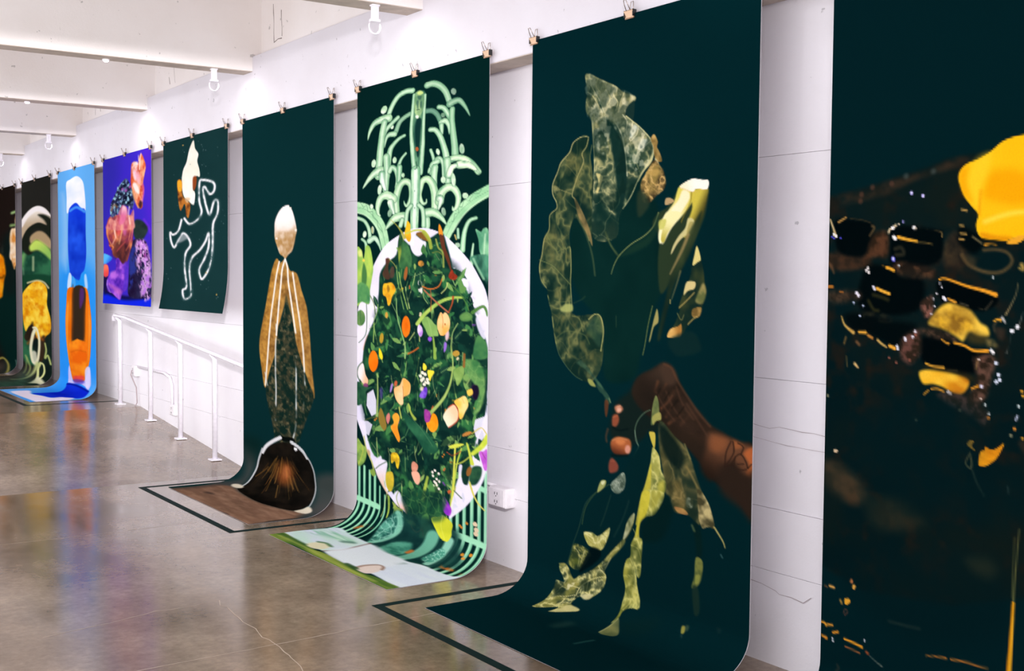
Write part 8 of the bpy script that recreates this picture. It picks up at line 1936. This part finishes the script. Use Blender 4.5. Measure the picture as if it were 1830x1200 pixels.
'H': ('22221f', 0.23, 1.0, '''
F;2f6a48;31.8;;0;100;n:18402f:120:160:2.6:0:2;-23 931 78 924 198 896 375 984 364 2151 -39 2252
F;7ab068;32.9;;0;80;;-17 944 53 923 14 1067 -19 1115
F;e9e2d6;9.46;;0;100;g:b8a488:120:370:118:594;-18 528 14 466 109 368 204 339 305 395 380 518 379 629 292 583 201 550 81 608 11 726 -22 845
F;f2eef0;15.7;;0;80;;-12 504 84 387 204 342 294 391 359 487 282 445 191 407 83 471 7 580
F;1a1f18;18.8;;0;100;;208 450 293 464 379 557 377 806 291 674 201 619 117 665 101 830 139 910 78 942 -3 853 -2 749 81 608 201 550 309 591 281 525
F;a8906c;15.5;;0;100;;111 712 200 652 291 685 377 806 376 895 245 801 188 761 116 796
F;bcd860;21.8;;0;100;g:8ab858:175:788:310:981;101 830 176 760 267 803 360 905 369 1018 277 940 198 890 115 896
L;dfe8b0;15.9;16.5,16.5;0;80;;144 975 142 1140
L;a8c8a0;19.7;12.2,12.2;0;50;;13 1115 24 1261
F;0f1c18;31.9;;0;100;n:1c2c24:150:200:2:0:3;-12 1481 357 1293 438 2522 327 2764
F;16402c;19;;0;100;;-9 1210 358 1205 357 1322 271 1281 88 1287 -3 1433
F;f2b41a;9.53;;0;100;n:d88610:60:80:2.8:0:4/n:fbd84a:60:80:2.4:-0.2:5;-12 1481 71 1350 182 1269 285 1318 316 1412 309 1560 353 1732 351 1878 293 1948 234 2020 174 1987 129 1841 82 1865 40 1935 9 1813 -4 1640
L;e8e0a8;9.41;21.1,21.1;0;80;;72 1303 182 1269 271 1289 328 1353
F;2a1c14;19.5;;0;90;;90 1863 133 1802 136 1979 63 2056 15 2003
F;3a2a1c;15.7;;0;90;;204 2027 279 1951 261 2225 201 2271
L;b85a20;16;24.6,24.6;0;60;;63 2088 174 1972 249 2002
L;e6e2bc;8.02;27.8,40.1;0;100;;137 1871 175 1880 207 2026 190 2243 155 2314 121 2292 102 2142 125 1981 152 1899
L;ece6cc;12.9;61.9,61.9;0;80;;141 2194 155 2314
L;c9d47c;9.29;23.8,17.9;0;90;;347 2276 313 2182 276 2221 292 2127 278 2041
L;d8dc94;7.71;23.7,29.7;0;100;;216 2297 258 2316 271 2434 266 2495 256 2526 189 2397 216 2305
L;b8c46c;13;21.8,21.8;0;70;;37 2252 76 2336 95 2394 110 2501
L;c4cc84;17.1;16.5,53.6;0;90;;132 2711 142 2598 147 2507 157 2391 186 2321
F;e2e0bc;17.8;;0;100;;277 2649 226 2491 265 2484 388 2543 394 2593 319 2590
L;9cb060;12.9;18.7,18.7;0;60;;58 2478 44 2376 53 2279
F;2c4a3c;149;;0;90;n:3f6a58:200:120:2:0:6;242 3019 110 2620 89 2508 336 2685 394 2627 485 2645 446 3109 488 3294
F;5a544c;160;;0;60;;53 2825 3 2567 49 2484 69 2591 133 2849
'''),
'I': ('1c1512', 0.207, 1.0, '''
F;07211e;97.3;;0;100;;-476 991 165 1012 358 954 832 2920 767 3461
F;0e1a18;91.4;;0;100;;143 748 356 645 348 1388 135 1400
F;3a4038;54.5;;0;50;m:60:80:4:0:2;123 799 168 828 166 1061 141 956
F;e6cba4;15;;0;100;n:d08a40:60:120:2.6:0:3/n:f4e8d8:50:120:2.4:-0.1:4;350 361 322 467 327 567 272 584 251 708 257 835 248 961 279 1026 309 1127 327 1090 349 1263 357 522
L;9cc07c;14.9;32.2,27.3;0;100;;287 367 353 355
L;86a868;14.9;37.3,24.9;0;90;;273 534 345 533
F;f0a018;19.9;;0;100;n:d87808:80:100:2.6:0:5;-167 788 128 917 179 1048 193 1178 170 1268 148 1425 107 1534 -178 1559
L;3a2408;19.7;23.7,23.7;0;70;;29 1246 137 1243 164 1217
L;cdbc54;15.3;19.8,19.8;0;90;;46 2437 131 2370 204 2404 264 2479 326 2577 396 2711
F;4a4038;75.2;;0;60;;58 2502 180 2429 272 2530 332 2667
F;6a6054;147;;0;70;;384 3009 397 2545 472 2635 647 3231
L;6a8078;11.3;13,13;0;80;;315 2353 346 2465
'''),
}

class Canvas:
    def __init__(s, w, h, nx, ny, bg, ax=1.0, gam=1.0):
        s.w, s.h, s.nx, s.ny, s.gam = w, h, nx, ny, gam
        s.u = np.linspace(0, w, nx)*1000*ax; s.v = np.linspace(0, h, ny)*1000
        s.img = np.empty((ny, nx, 3)); s.img[:] = s.hex(bg)**(1/gam)
        s.px = (w*1000*ax/(nx-1)+h*1000/(ny-1))/2
    @staticmethod
    def hex(h): return np.array([int(h[i:i+2], 16)/255 for i in (0, 2, 4)])
    @staticmethod
    def smooth(p, closed):
        p = np.asarray(p, float); n = len(p)
        if n < 3: return p
        out = []
        rng = range(n if closed else n-1)
        for i in rng:
            if closed: a, b, c, d = p[i-1], p[i], p[(i+1) % n], p[(i+2) % n]
            else: a, b, c, d = p[max(i-1, 0)], p[i], p[i+1], p[min(i+2, n-1)]
            for t in (0, 0.25, 0.5, 0.75):
                out.append(0.5*(2*b+(c-a)*t+(2*a-5*b+4*c-d)*t*t+(3*b-a-3*c+d)*t**3))
        if not closed: out.append(p[-1])
        return np.array(out)
    def region(s, p, m):
        lo = p.min(0)-m; hi = p.max(0)+m
        i0, i1 = np.searchsorted(s.u, [lo[0], hi[0]]); j0, j1 = np.searchsorted(s.v, [lo[1], hi[1]])
        if i1 <= i0 or j1 <= j0: return None
        return slice(j0, j1), slice(i0, i1)
    @staticmethod
    def noise(U, V, su, sv, seed, octv=3):
        out = np.zeros_like(U); amp, tot = 1.0, 0.0
        for o in range(octv):
            T = np.random.RandomState(seed*7+o).rand(64, 64)
            x = U/su*2**o; y = V/sv*2**o
            i = np.floor(x).astype(int); j = np.floor(y).astype(int); fx = x-i; fy = y-j
            fx = fx*fx*(3-2*fx); fy = fy*fy*(3-2*fy)
            g = lambda a, b: T[b % 64, a % 64]
            out += amp*((g(i, j)*(1-fx)+g(i+1, j)*fx)*(1-fy)+(g(i, j+1)*(1-fx)+g(i+1, j+1)*fx)*fy)
            tot += amp; amp *= 0.55
        return out/tot
    @staticmethod
    def worley(U, V, su, sv, seed):
        R = np.random.RandomState(seed).rand(64, 64, 2)
        x = U/su; y = V/sv; i = np.floor(x).astype(int); j = np.floor(y).astype(int)
        f1 = np.full(U.shape, 9.0); f2 = np.full(U.shape, 9.0)
        for a in (-1, 0, 1):
            for b in (-1, 0, 1):
                r = R[(j+b) % 64, (i+a) % 64]
                d = np.hypot(i+a+r[..., 0]-x, j+b+r[..., 1]-y)
                f2 = np.where(d < f1, f1, np.minimum(f2, d)); f1 = np.minimum(f1, d)
        return f2-f1
    def blend(s, reg, a, col, fx):
        U, V = np.meshgrid(s.u[reg[1]], s.v[reg[0]])
        c = np.broadcast_to(s.hex(col), U.shape+(3,)).copy()
        for f in fx.split('/') if fx else ():
            q = f.split(':')
            if q[0] == 'n':      # noise mix: col2, su, sv, contrast, bias
                su, sv, k, b = map(float, q[2:6]); t = np.clip((s.noise(U, V, su, sv, int(q[6]))-0.5)*k+0.5+b, 0, 1)[..., None]
                c = c*(1-t)+s.hex(q[1])*t
            elif q[0] == 'g':    # linear gradient to col2
                x0, y0, x1, y1 = map(float, q[2:6]); dx, dy = x1-x0, y1-y0
                t = np.clip(((U-x0)*dx+(V-y0)*dy)/(dx*dx+dy*dy), 0, 1); t = (t*t*(3-2*t))[..., None]
                c = c*(1-t)+s.hex(q[1])*t
            elif q[0] == 'v':    # vein network: col2, su, sv, width, strength, seed
                su, sv, w, k = map(float, q[2:6])
                wu = (s.noise(U, V, su, sv, 91)-0.5)*su*0.7; wv = (s.noise(U, V, su, sv, 92)-0.5)*sv*0.7
                t = (np.clip(1-s.worley(U+wu, V+wv, su, sv, int(q[6]))/w, 0, 1)*k)[..., None]
                c = c*(1-t)+s.hex(q[1])*t
            elif q[0] == 'r':    # creases: col2, su, sv, sharpness, strength, seed
                su, sv, w, k = map(float, q[2:6])
                wu = (s.noise(U, V, su*2, sv*2, 93)-0.5)*su*1.2
                r = 1-np.abs(2*s.noise(U+wu, V, su, sv, int(q[6]), 4)-1)
                t = (np.clip(r, 0, 1)**w*k)[..., None]
                c = c*(1-t)+s.hex(q[1])*t
            elif q[0] == 'm':    # mask alpha by noise: su, sv, contrast, bias, seed
                su, sv, k, b = map(float, q[1:5]); a = a*np.clip((s.noise(U, V, su, sv, int(q[5]))-0.5)*k+0.5+b, 0, 1)
        a = a[..., None]
        s.img[reg] = s.img[reg]*(1-a)+c*a
    def fill(s, p, col, soft, alpha, straight, fx):
        if not straight: p = s.smooth(p, True)
        p = np.asarray(p, float); reg = s.region(p, soft+s.px)
        if reg is None: return
        U, V = np.meshgrid(s.u[reg[1]], s.v[reg[0]])
        ins = np.zeros(U.shape, bool); d2 = np.full(U.shape, 1e12)
        q = np.roll(p, -1, 0)
        for (x0, y0), (x1, y1) in zip(p, q):
            dx, dy = x1-x0, y1-y0; L = dx*dx+dy*dy
            if L < 1e-9: continue
            if y0 != y1:
                cr = (y0 > V) != (y1 > V); ins ^= cr & (U < (V-y0)/(y1-y0)*dx+x0)
            t = np.clip(((U-x0)*dx+(V-y0)*dy)/L, 0, 1)
            d2 = np.minimum(d2, (U-x0-t*dx)**2+(V-y0-t*dy)**2)
        d = np.sqrt(d2); d = np.where(ins, -d, d); h = max(soft, s.px*0.5)
        a = np.clip(0.5-d/(2*h), 0, 1); a = a*a*(3-2*a)*alpha
        s.blend(reg, a, col, fx)
    def line(s, p, col, w0, w1, soft, alpha, straight, fx):
        if not straight: p = s.smooth(p, False)
        p = np.asarray(p, float); reg = s.region(p, max(w0, w1)+soft+s.px)
        if reg is None: return
        U, V = np.meshgrid(s.u[reg[1]], s.v[reg[0]])
        A = np.zeros(U.shape); n = len(p)-1; h = max(soft, s.px*0.5)
        for k in range(n):
            (x0, y0), (x1, y1) = p[k], p[k+1]; dx, dy = x1-x0, y1-y0; L = dx*dx+dy*dy
            if L < 1e-9: continue
            t = np.clip(((U-x0)*dx+(V-y0)*dy)/L, 0, 1); w = (w0+(w1-w0)*((k+t)/n)**1.7)/2
            d = np.sqrt((U-x0-t*dx)**2+(V-y0-t*dy)**2)-w
            A = np.maximum(A, np.clip(0.5-d/(2*h), 0, 1)*np.clip(w/(s.px*0.5), 0, 1))
        s.blend(reg, A*alpha, col, fx)
    def run(s, text):
        for ln in text.strip().splitlines():
            k, col, a, b, fl, al, fx, pts = ln.split(';')
            p = np.array([float(t) for t in pts.split()]).reshape(-1, 2)
            if k == 'F': s.fill(p, col, float(a), int(al)/100, fl == '1', fx)
            elif k == 'L':
                w0, w1 = map(float, b.split(',')); s.line(p, col, w0, w1, float(a), int(al)/100, fl == '1', fx)
            elif k == 'D':
                r = float(b)
                for q in p:
                    th = np.linspace(0, 2*np.pi, 9)[:-1]
                    s.fill(np.c_[q[0]+r*np.cos(th), q[1]+r*np.sin(th)], col, float(a), int(al)/100, False, fx)
    def linear(s):
        c = np.clip(s.img, 0, 1)**s.gam
        return np.where(c > 0.04045, ((c+0.055)/1.055)**2.4, c/12.92)

def print_mat():
    m, nt, b = new_mat('printed_vinyl')
    at = N(nt, 'ShaderNodeVertexColor'); at.layer_name = 'print'
    tc = N(nt, 'ShaderNodeTexCoord'); nz = N(nt, 'ShaderNodeTexNoise'); nz.inputs['Scale'].default_value = 160; nz.inputs['Detail'].default_value = 2
    nt.links.new(tc.outputs['Object'], nz.inputs['Vector'])
    r = ramp(nt, nz.outputs['Fac'], [(0.3, (0.93,)*3), (0.7, (1.0,)*3)])
    mx = N(nt, 'ShaderNodeMix', data_type='RGBA'); mx.blend_type = 'MULTIPLY'; mx.inputs[0].default_value = 1
    nt.links.new(at.outputs['Color'], mx.inputs[6]); nt.links.new(r.outputs[0], mx.inputs[7])
    df = N(nt, 'ShaderNodeBsdfDiffuse'); nt.links.new(mx.outputs[2], df.inputs['Color'])
    nt.links.new(df.outputs[0], nt.nodes['Material Output'].inputs['Surface']); nt.nodes.remove(b)
    return m
M['print'] = print_mat()
PRINT_GAIN = 0.93
def sheet(name, parent, yl, yr, prof, nx, ny, off, colors, mat):
    vv = np.linspace(0, prof.len, ny); x, z = prof.at(vv)
    # outward normal offset so the backing sits behind the print
    tx = np.gradient(x, vv); tz = np.gradient(z, vv); L = np.hypot(tx, tz)
    x = x-tz/L*off; z = z+tx/L*off
    uu = np.linspace(0, 1, nx)
    Y = yl+(yr-yl)*uu[None, :]; wob = 0.004*np.sin(uu*math.pi*2.0+yl)[None, :]*np.clip(vv/1.2, 0, 1)[:, None]*np.clip((prof.len-vv)/0.6, 0, 1)[:, None]
    co = np.stack([np.broadcast_to(x[:, None], (ny, nx))+wob, np.broadcast_to(Y, (ny, nx)), np.broadcast_to(z[:, None], (ny, nx))], -1).reshape(-1, 3)
    i = np.arange(ny-1)[:, None]*nx+np.arange(nx-1)[None, :]
    q = np.stack([i, i+nx, i+nx+1, i+1], -1).reshape(-1, 4)
    me = bpy.data.meshes.new(name); me.vertices.add(len(co)); me.vertices.foreach_set('co', co.ravel())
    me.loops.add(q.size); me.loops.foreach_set('vertex_index', q.ravel().astype(np.int32))
    me.polygons.add(len(q)); me.polygons.foreach_set('loop_start', (np.arange(len(q))*4).astype(np.int32))
    me.polygons.foreach_set('use_smooth', np.ones(len(q), bool))
    me.update(calc_edges=True)
    if colors is not None:
        ca = me.color_attributes.new('print', 'FLOAT_COLOR', 'POINT')
        ca.data.foreach_set('color', np.concatenate([colors.reshape(-1, 3), np.ones((len(co), 1))], 1).ravel().astype(np.float32))
    me.materials.append(M[mat])
    o = bpy.data.objects.new(name, me); COL.objects.link(o); o.parent = parent
    o.matrix_parent_inverse = Matrix.Translation(parent.location).inverted()
    return o
BLAB = {
 'A': ('huge black banner printed with a dark waffle and yellow butter', 'waffle and butter banner'),
 'B': ('tall black banner printed with a hand gripping leafy greens', 'leafy greens banner'),
 'C': ('tall dark banner printed with a pineapple of ironwork and salad', 'salad banner'),
 'D': ('tall black banner printed with a cracker and round brush shape', 'cracker and brush banner'),
 'E': ('short black banner with a white chalk body outline and a bitten fruit', 'chalk outline banner'),
 'F': ('short violet banner printed with a collage of flowers and glitter', 'violet flower banner'),
 'G': ('sky blue banner printed with a lava lamp shaped bottle', 'blue lava lamp banner'),
 'H': ('far dark banner printed with a green arch and golden fruit', 'green arch banner'),
 'I': ('farthest black banner with golden fruit at the left picture edge', 'farthest black banner'),
}
for k, (yl, yr, prof, nx, ny) in BAN.items():
    e = empty('hanging_banner', (XB, (yl+yr)/2, floor_z((yl+yr)/2) if prof.P[-1][1] < 0.6 else prof.P[-1][1]), BLAB[k][0], 'banner', 'printed banners hanging along the wall')
    bg, ax, gam, txt = ART[k]
    cv = Canvas(yl-yr, prof.len, nx, ny, bg, ax, gam)
    if txt: cv.run(txt)
    sheet('printed_sheet', e, yl, yr, prof, nx, ny, 0.0, cv.linear()*PRINT_GAIN, 'print')
    sheet('backing_sheet', e, yl+0.0015, yr-0.0015, prof, 40, 260, 0.002, None, 'paper')['label'] = 'pale unprinted back of the banner'

# ------------------------------------------------------------------ binder clips
def make_clip():
    e = empty('binder_clip', (0, 0, 0), 'x', 'clip')
    w = 0.030; bm = bmesh.new()
    pr = [(-0.004, -0.018), (-0.0135, 0.014), (-0.0125, 0.017), (0.0085, 0.017), (0.0095, 0.014), (0.000, -0.018)]
    A = [bm.verts.new((x, -w, z)) for x, z in pr]; B = [bm.verts.new((x, w, z)) for x, z in pr]
    for i in range(len(pr)-1): bm.faces.new((A[i], A[i+1], B[i+1], B[i]))
    bm.faces.new(A[::-1]); bm.faces.new(B)
    o = obj('clip_body', bm, 'brass', e)
    for s in (-1, 1):
        bm = bmesh.new(); box(bm, -0.012, 0.0085, s*w-0.0025, s*w+0.0025, -0.012, 0.018)
        obj('clip_end', bm, 'black', e)
    bm = bmesh.new(); tube(bm, [(-0.004, -w, -0.018), (-0.004, w, -0.018)], 0.0032, 6); obj('jaw_roll', bm, 'brass', e)
    for s, dx in ((-1, -0.034), (1, 0.010)):
        bm = bmesh.new(); x0 = -0.0105 if s < 0 else 0.006
        tube(bm, [(x0, -0.014, 0.012), (x0+(dx-x0)*0.7, -0.011, 0.042), (dx, -0.008, 0.058), (dx, 0.008, 0.058), (x0+(dx-x0)*0.7, 0.011, 0.042), (x0, 0.014, 0.012)], 0.0019, 6)
        obj('wire_handle', bm, 'wire', e, smooth=True)
    return e
CLIP = make_clip(); used = False
def copy_tree(root, loc):
    r = root.copy(); COL.objects.link(r); r.location = loc
    for ch in list(root.children):
        c = ch.copy(); COL.objects.link(c); c.parent = r
    return r
def place_clip(loc, label, dy=0.0):
    global used
    if not used: c = CLIP; c.location = loc; used = True
    else: c = copy_tree(CLIP, loc)
    c['label'] = label; c['group'] = 'binder clips along the banner tops'
    return c
for k, (yl, yr, prof, nx, ny) in BAN.items():
    for y, w in ((yl-0.018, 'left corner'), ((yl+yr)/2+0.02, 'middle'), (yr+0.018, 'right corner')):
        if k == 'A' and w != 'left corner': continue
        if k == 'I' and w == 'left corner': continue
        place_clip((XB-0.001, y, ZT-0.002), 'small binder clip at the top %s of the %s' % (w, BLAB[k][1]))

# ------------------------------------------------------------------ ceiling lamps by the wall
def wall_lamp(y, label, power):
    x = 3.20
    e = empty('spotlight', (x, y, ZBM), label, 'spotlight', 'ring spotlights under the ceiling beams')
    bm = bmesh.new(); box(bm, x-0.024, x+0.024, y-0.02, y+0.02, ZBM-0.012, ZBM+0.001); obj('mount_plate', bm, 'white', e, bevel=0.003)
    bm = bmesh.new(); box(bm, x-0.02, x+0.02, y-0.014, y+0.014, ZBM-0.085, ZBM-0.010); obj('lamp_stem', bm, 'white', e, bevel=0.004)
    bm = bmesh.new(); box(bm, x-0.030, x+0.030, y-0.017, y+0.017, ZBM-0.10, ZBM-0.083); obj('ring_bracket', bm, 'white', e, bevel=0.004)
    bm = bmesh.new(); cz = ZBM-0.125; pts = []
    for t in range(20):
        a = math.pi*(0.14+0.0)-t/19*(math.pi*1.28); pts.append((x+0.036*math.cos(a), y, cz+0.042*math.sin(a)))
    tube(bm, pts, 0.0048, 8); obj('lamp_ring', bm, 'white', e, smooth=True)
    L = add_light('spotlight_glow', 'SPOT', (x+0.02, y, ZBM-0.13), power, (XS, y-0.02, ZBM-0.42), spot_size=math.radians(152), spot_blend=0.5, shadow_soft_size=0.03)
for i, y in enumerate(BEAMS):
    lab = {2: 'ring spotlight at the top picture edge above the salad banner', 3: 'ring spotlight on the beam above the chalk outline banner', 5: 'ring spotlight on the beam above the blue lava lamp banner', 6: 'farthest ring spotlight above the farthest banners'}.get(i)
    if lab: wall_lamp(y+0.05, lab, LAMP_W)
    else: add_light('spotlight_glow', 'SPOT', (3.22, y+0.05, ZBM-0.13), LAMP_W, (XS, y+0.03, ZBM-0.42), spot_size=math.radians(152), spot_blend=0.5, shadow_soft_size=0.03)
def puck(x, y, label):
    e = empty('downlight', (x, y, ZBM), label, 'downlight', 'small downlights under the beams')
    bm = bmesh.new(); lathe(bm, [(0.026, -0.002), (0.027, -0.008), (0.023, -0.013), (0.021, -0.013)], 16, (x, y, ZBM)); obj('lamp_housing', bm, 'white', e, smooth=True)
    bm = bmesh.new(); lathe(bm, [(0.020, -0.012), (0.017, -0.018), (0.006, -0.021)], 16, (x, y, ZBM)); obj('bulb', bm, 'bulb', e, smooth=True)
puck(2.43, 8.86, 'small lit downlight under the nearest full ceiling beam')
puck(2.44, 11.44, 'small lit downlight under the second ceiling beam')

# ------------------------------------------------------------------ handrail on the ramp
def handrail():
    e = empty('handrail', (3.53, 10.9, floor_z(10.9)), 'white tubular handrail on posts along the ramp', 'handrail')
    xs = 3.53; yA, yB = 12.42, 7.9
    hz = lambda y: 0.905 + max(0, 0)*0 + (y-9.15)/(12.15-9.15)*ZUP + 0.0
    bm = bmesh.new(); tube(bm, [(xs-0.03, 12.55, hz(12.3)-0.06), (xs-0.03, 12.55, hz(12.3)-0.015), (xs-0.03, 12.5, hz(12.25)+0.005), (xs-0.03, 12.15, hz(12.15)), (xs-0.03, 9.0, hz(9.0)), (xs-0.03, 8.3, hz(8.3))], 0.019, 10); obj('rail', bm, 'white', e, smooth=True)
    for y in (12.44, 11.43, 10.56, 9.685, 8.8):
        z = floor_z(y); bm = bmesh.new(); tube(bm, [(xs, y, z+0.008), (xs, y, hz(min(y, 12.2))-0.05), (xs-0.03, y, hz(min(y, 12.2))-0.005)], 0.021, 10); p = obj('post', bm, 'white', e, smooth=True)
        bm = bmesh.new(); box(bm, xs-0.045, xs+0.045, y-0.045, y+0.045, z+0.001, z+0.012)
        bp = obj('base_plate', bm, 'white', e)
handrail()

# ------------------------------------------------------------------ outlets, conduit, cord
def outlet(y, z, label, w=0.105, h=0.105, d=0.06):
    e = empty('outlet_box', (XR, y, z), label, 'outlet')
    x1 = XR-0.004; bm = bmesh.new(); box(bm, x1-d, x1, y-w/2, y+w/2, z-h/2, z+h/2); obj('box_body', bm, 'plastic', e, bevel=0.012, smooth=False)
    bm = bmesh.new(); box(bm, x1-d-0.006, x1-d, y-w/2+0.008, y+w/2-0.008, z-h/2+0.008, z+h/2-0.008); f = obj('face_plate', bm, 'plastic', e, bevel=0.0025)
    for dz in (0.022, -0.022):
        for dy in (-0.012, 0.012):
            bm = bmesh.new(); box(bm, x1-d-0.0072, x1-d-0.005, y+dy-0.0022, y+dy+0.0022, z+dz-0.007, z+dz+0.007); obj('socket_slot', bm, 'black', e)
        bm = bmesh.new(); tube(bm, [(x1-d-0.0072, y, z+dz-0.014), (x1-d-0.005, y, z+dz-0.014)], 0.0035, 8); obj('socket_hole', bm, 'black', e)
    return e
outlet(5.455, 0.395, 'white power outlet box on the wall beside the salad banner', 0.165, 0.11, 0.07)
bm = bmesh.new(); tube(bm, [(XR-0.02, 5.53, 0.44), (XR-0.02, 5.9, 0.442)], 0.009, 8)
tag(obj('conduit', bm, 'conduit', smooth=True), 'short white conduit running into the outlet box', 'conduit', 'wall conduits')
outlet(12.24, 0.62, 'small white outlet box on the wall under the violet flower banner', 0.12, 0.11, 0.05)
bm = bmesh.new()
tube(bm, [(XR-0.022, 12.2, 0.664), (XR-0.022, 11.35, 0.66), (XR-0.022, 11.18, 0.63), (XR-0.022, 11.12, 0.56), (XR-0.022, 11.12, 0.36)], 0.013, 8)
tag(obj('conduit', bm, 'conduit', smooth=True), 'white conduit bending down the wall behind the handrail', 'conduit', 'wall conduits')
bm = bmesh.new()
tube(bm, [(XR-0.07, 12.235, 0.63), (XR-0.08, 12.235, 0.58), (XR-0.03, 12.22, 0.45), (XR-0.03, 12.20, 0.30), (XR-0.06, 12.16, 0.268)], 0.006, 6)
tag(obj('power_cord', bm, 'crackdark', smooth=True), 'thin grey cord hanging from the small outlet box', 'cord')
outlet(11.08, 0.33, 'white junction box low on the wall between the handrail posts', 0.14, 0.10, 0.035)
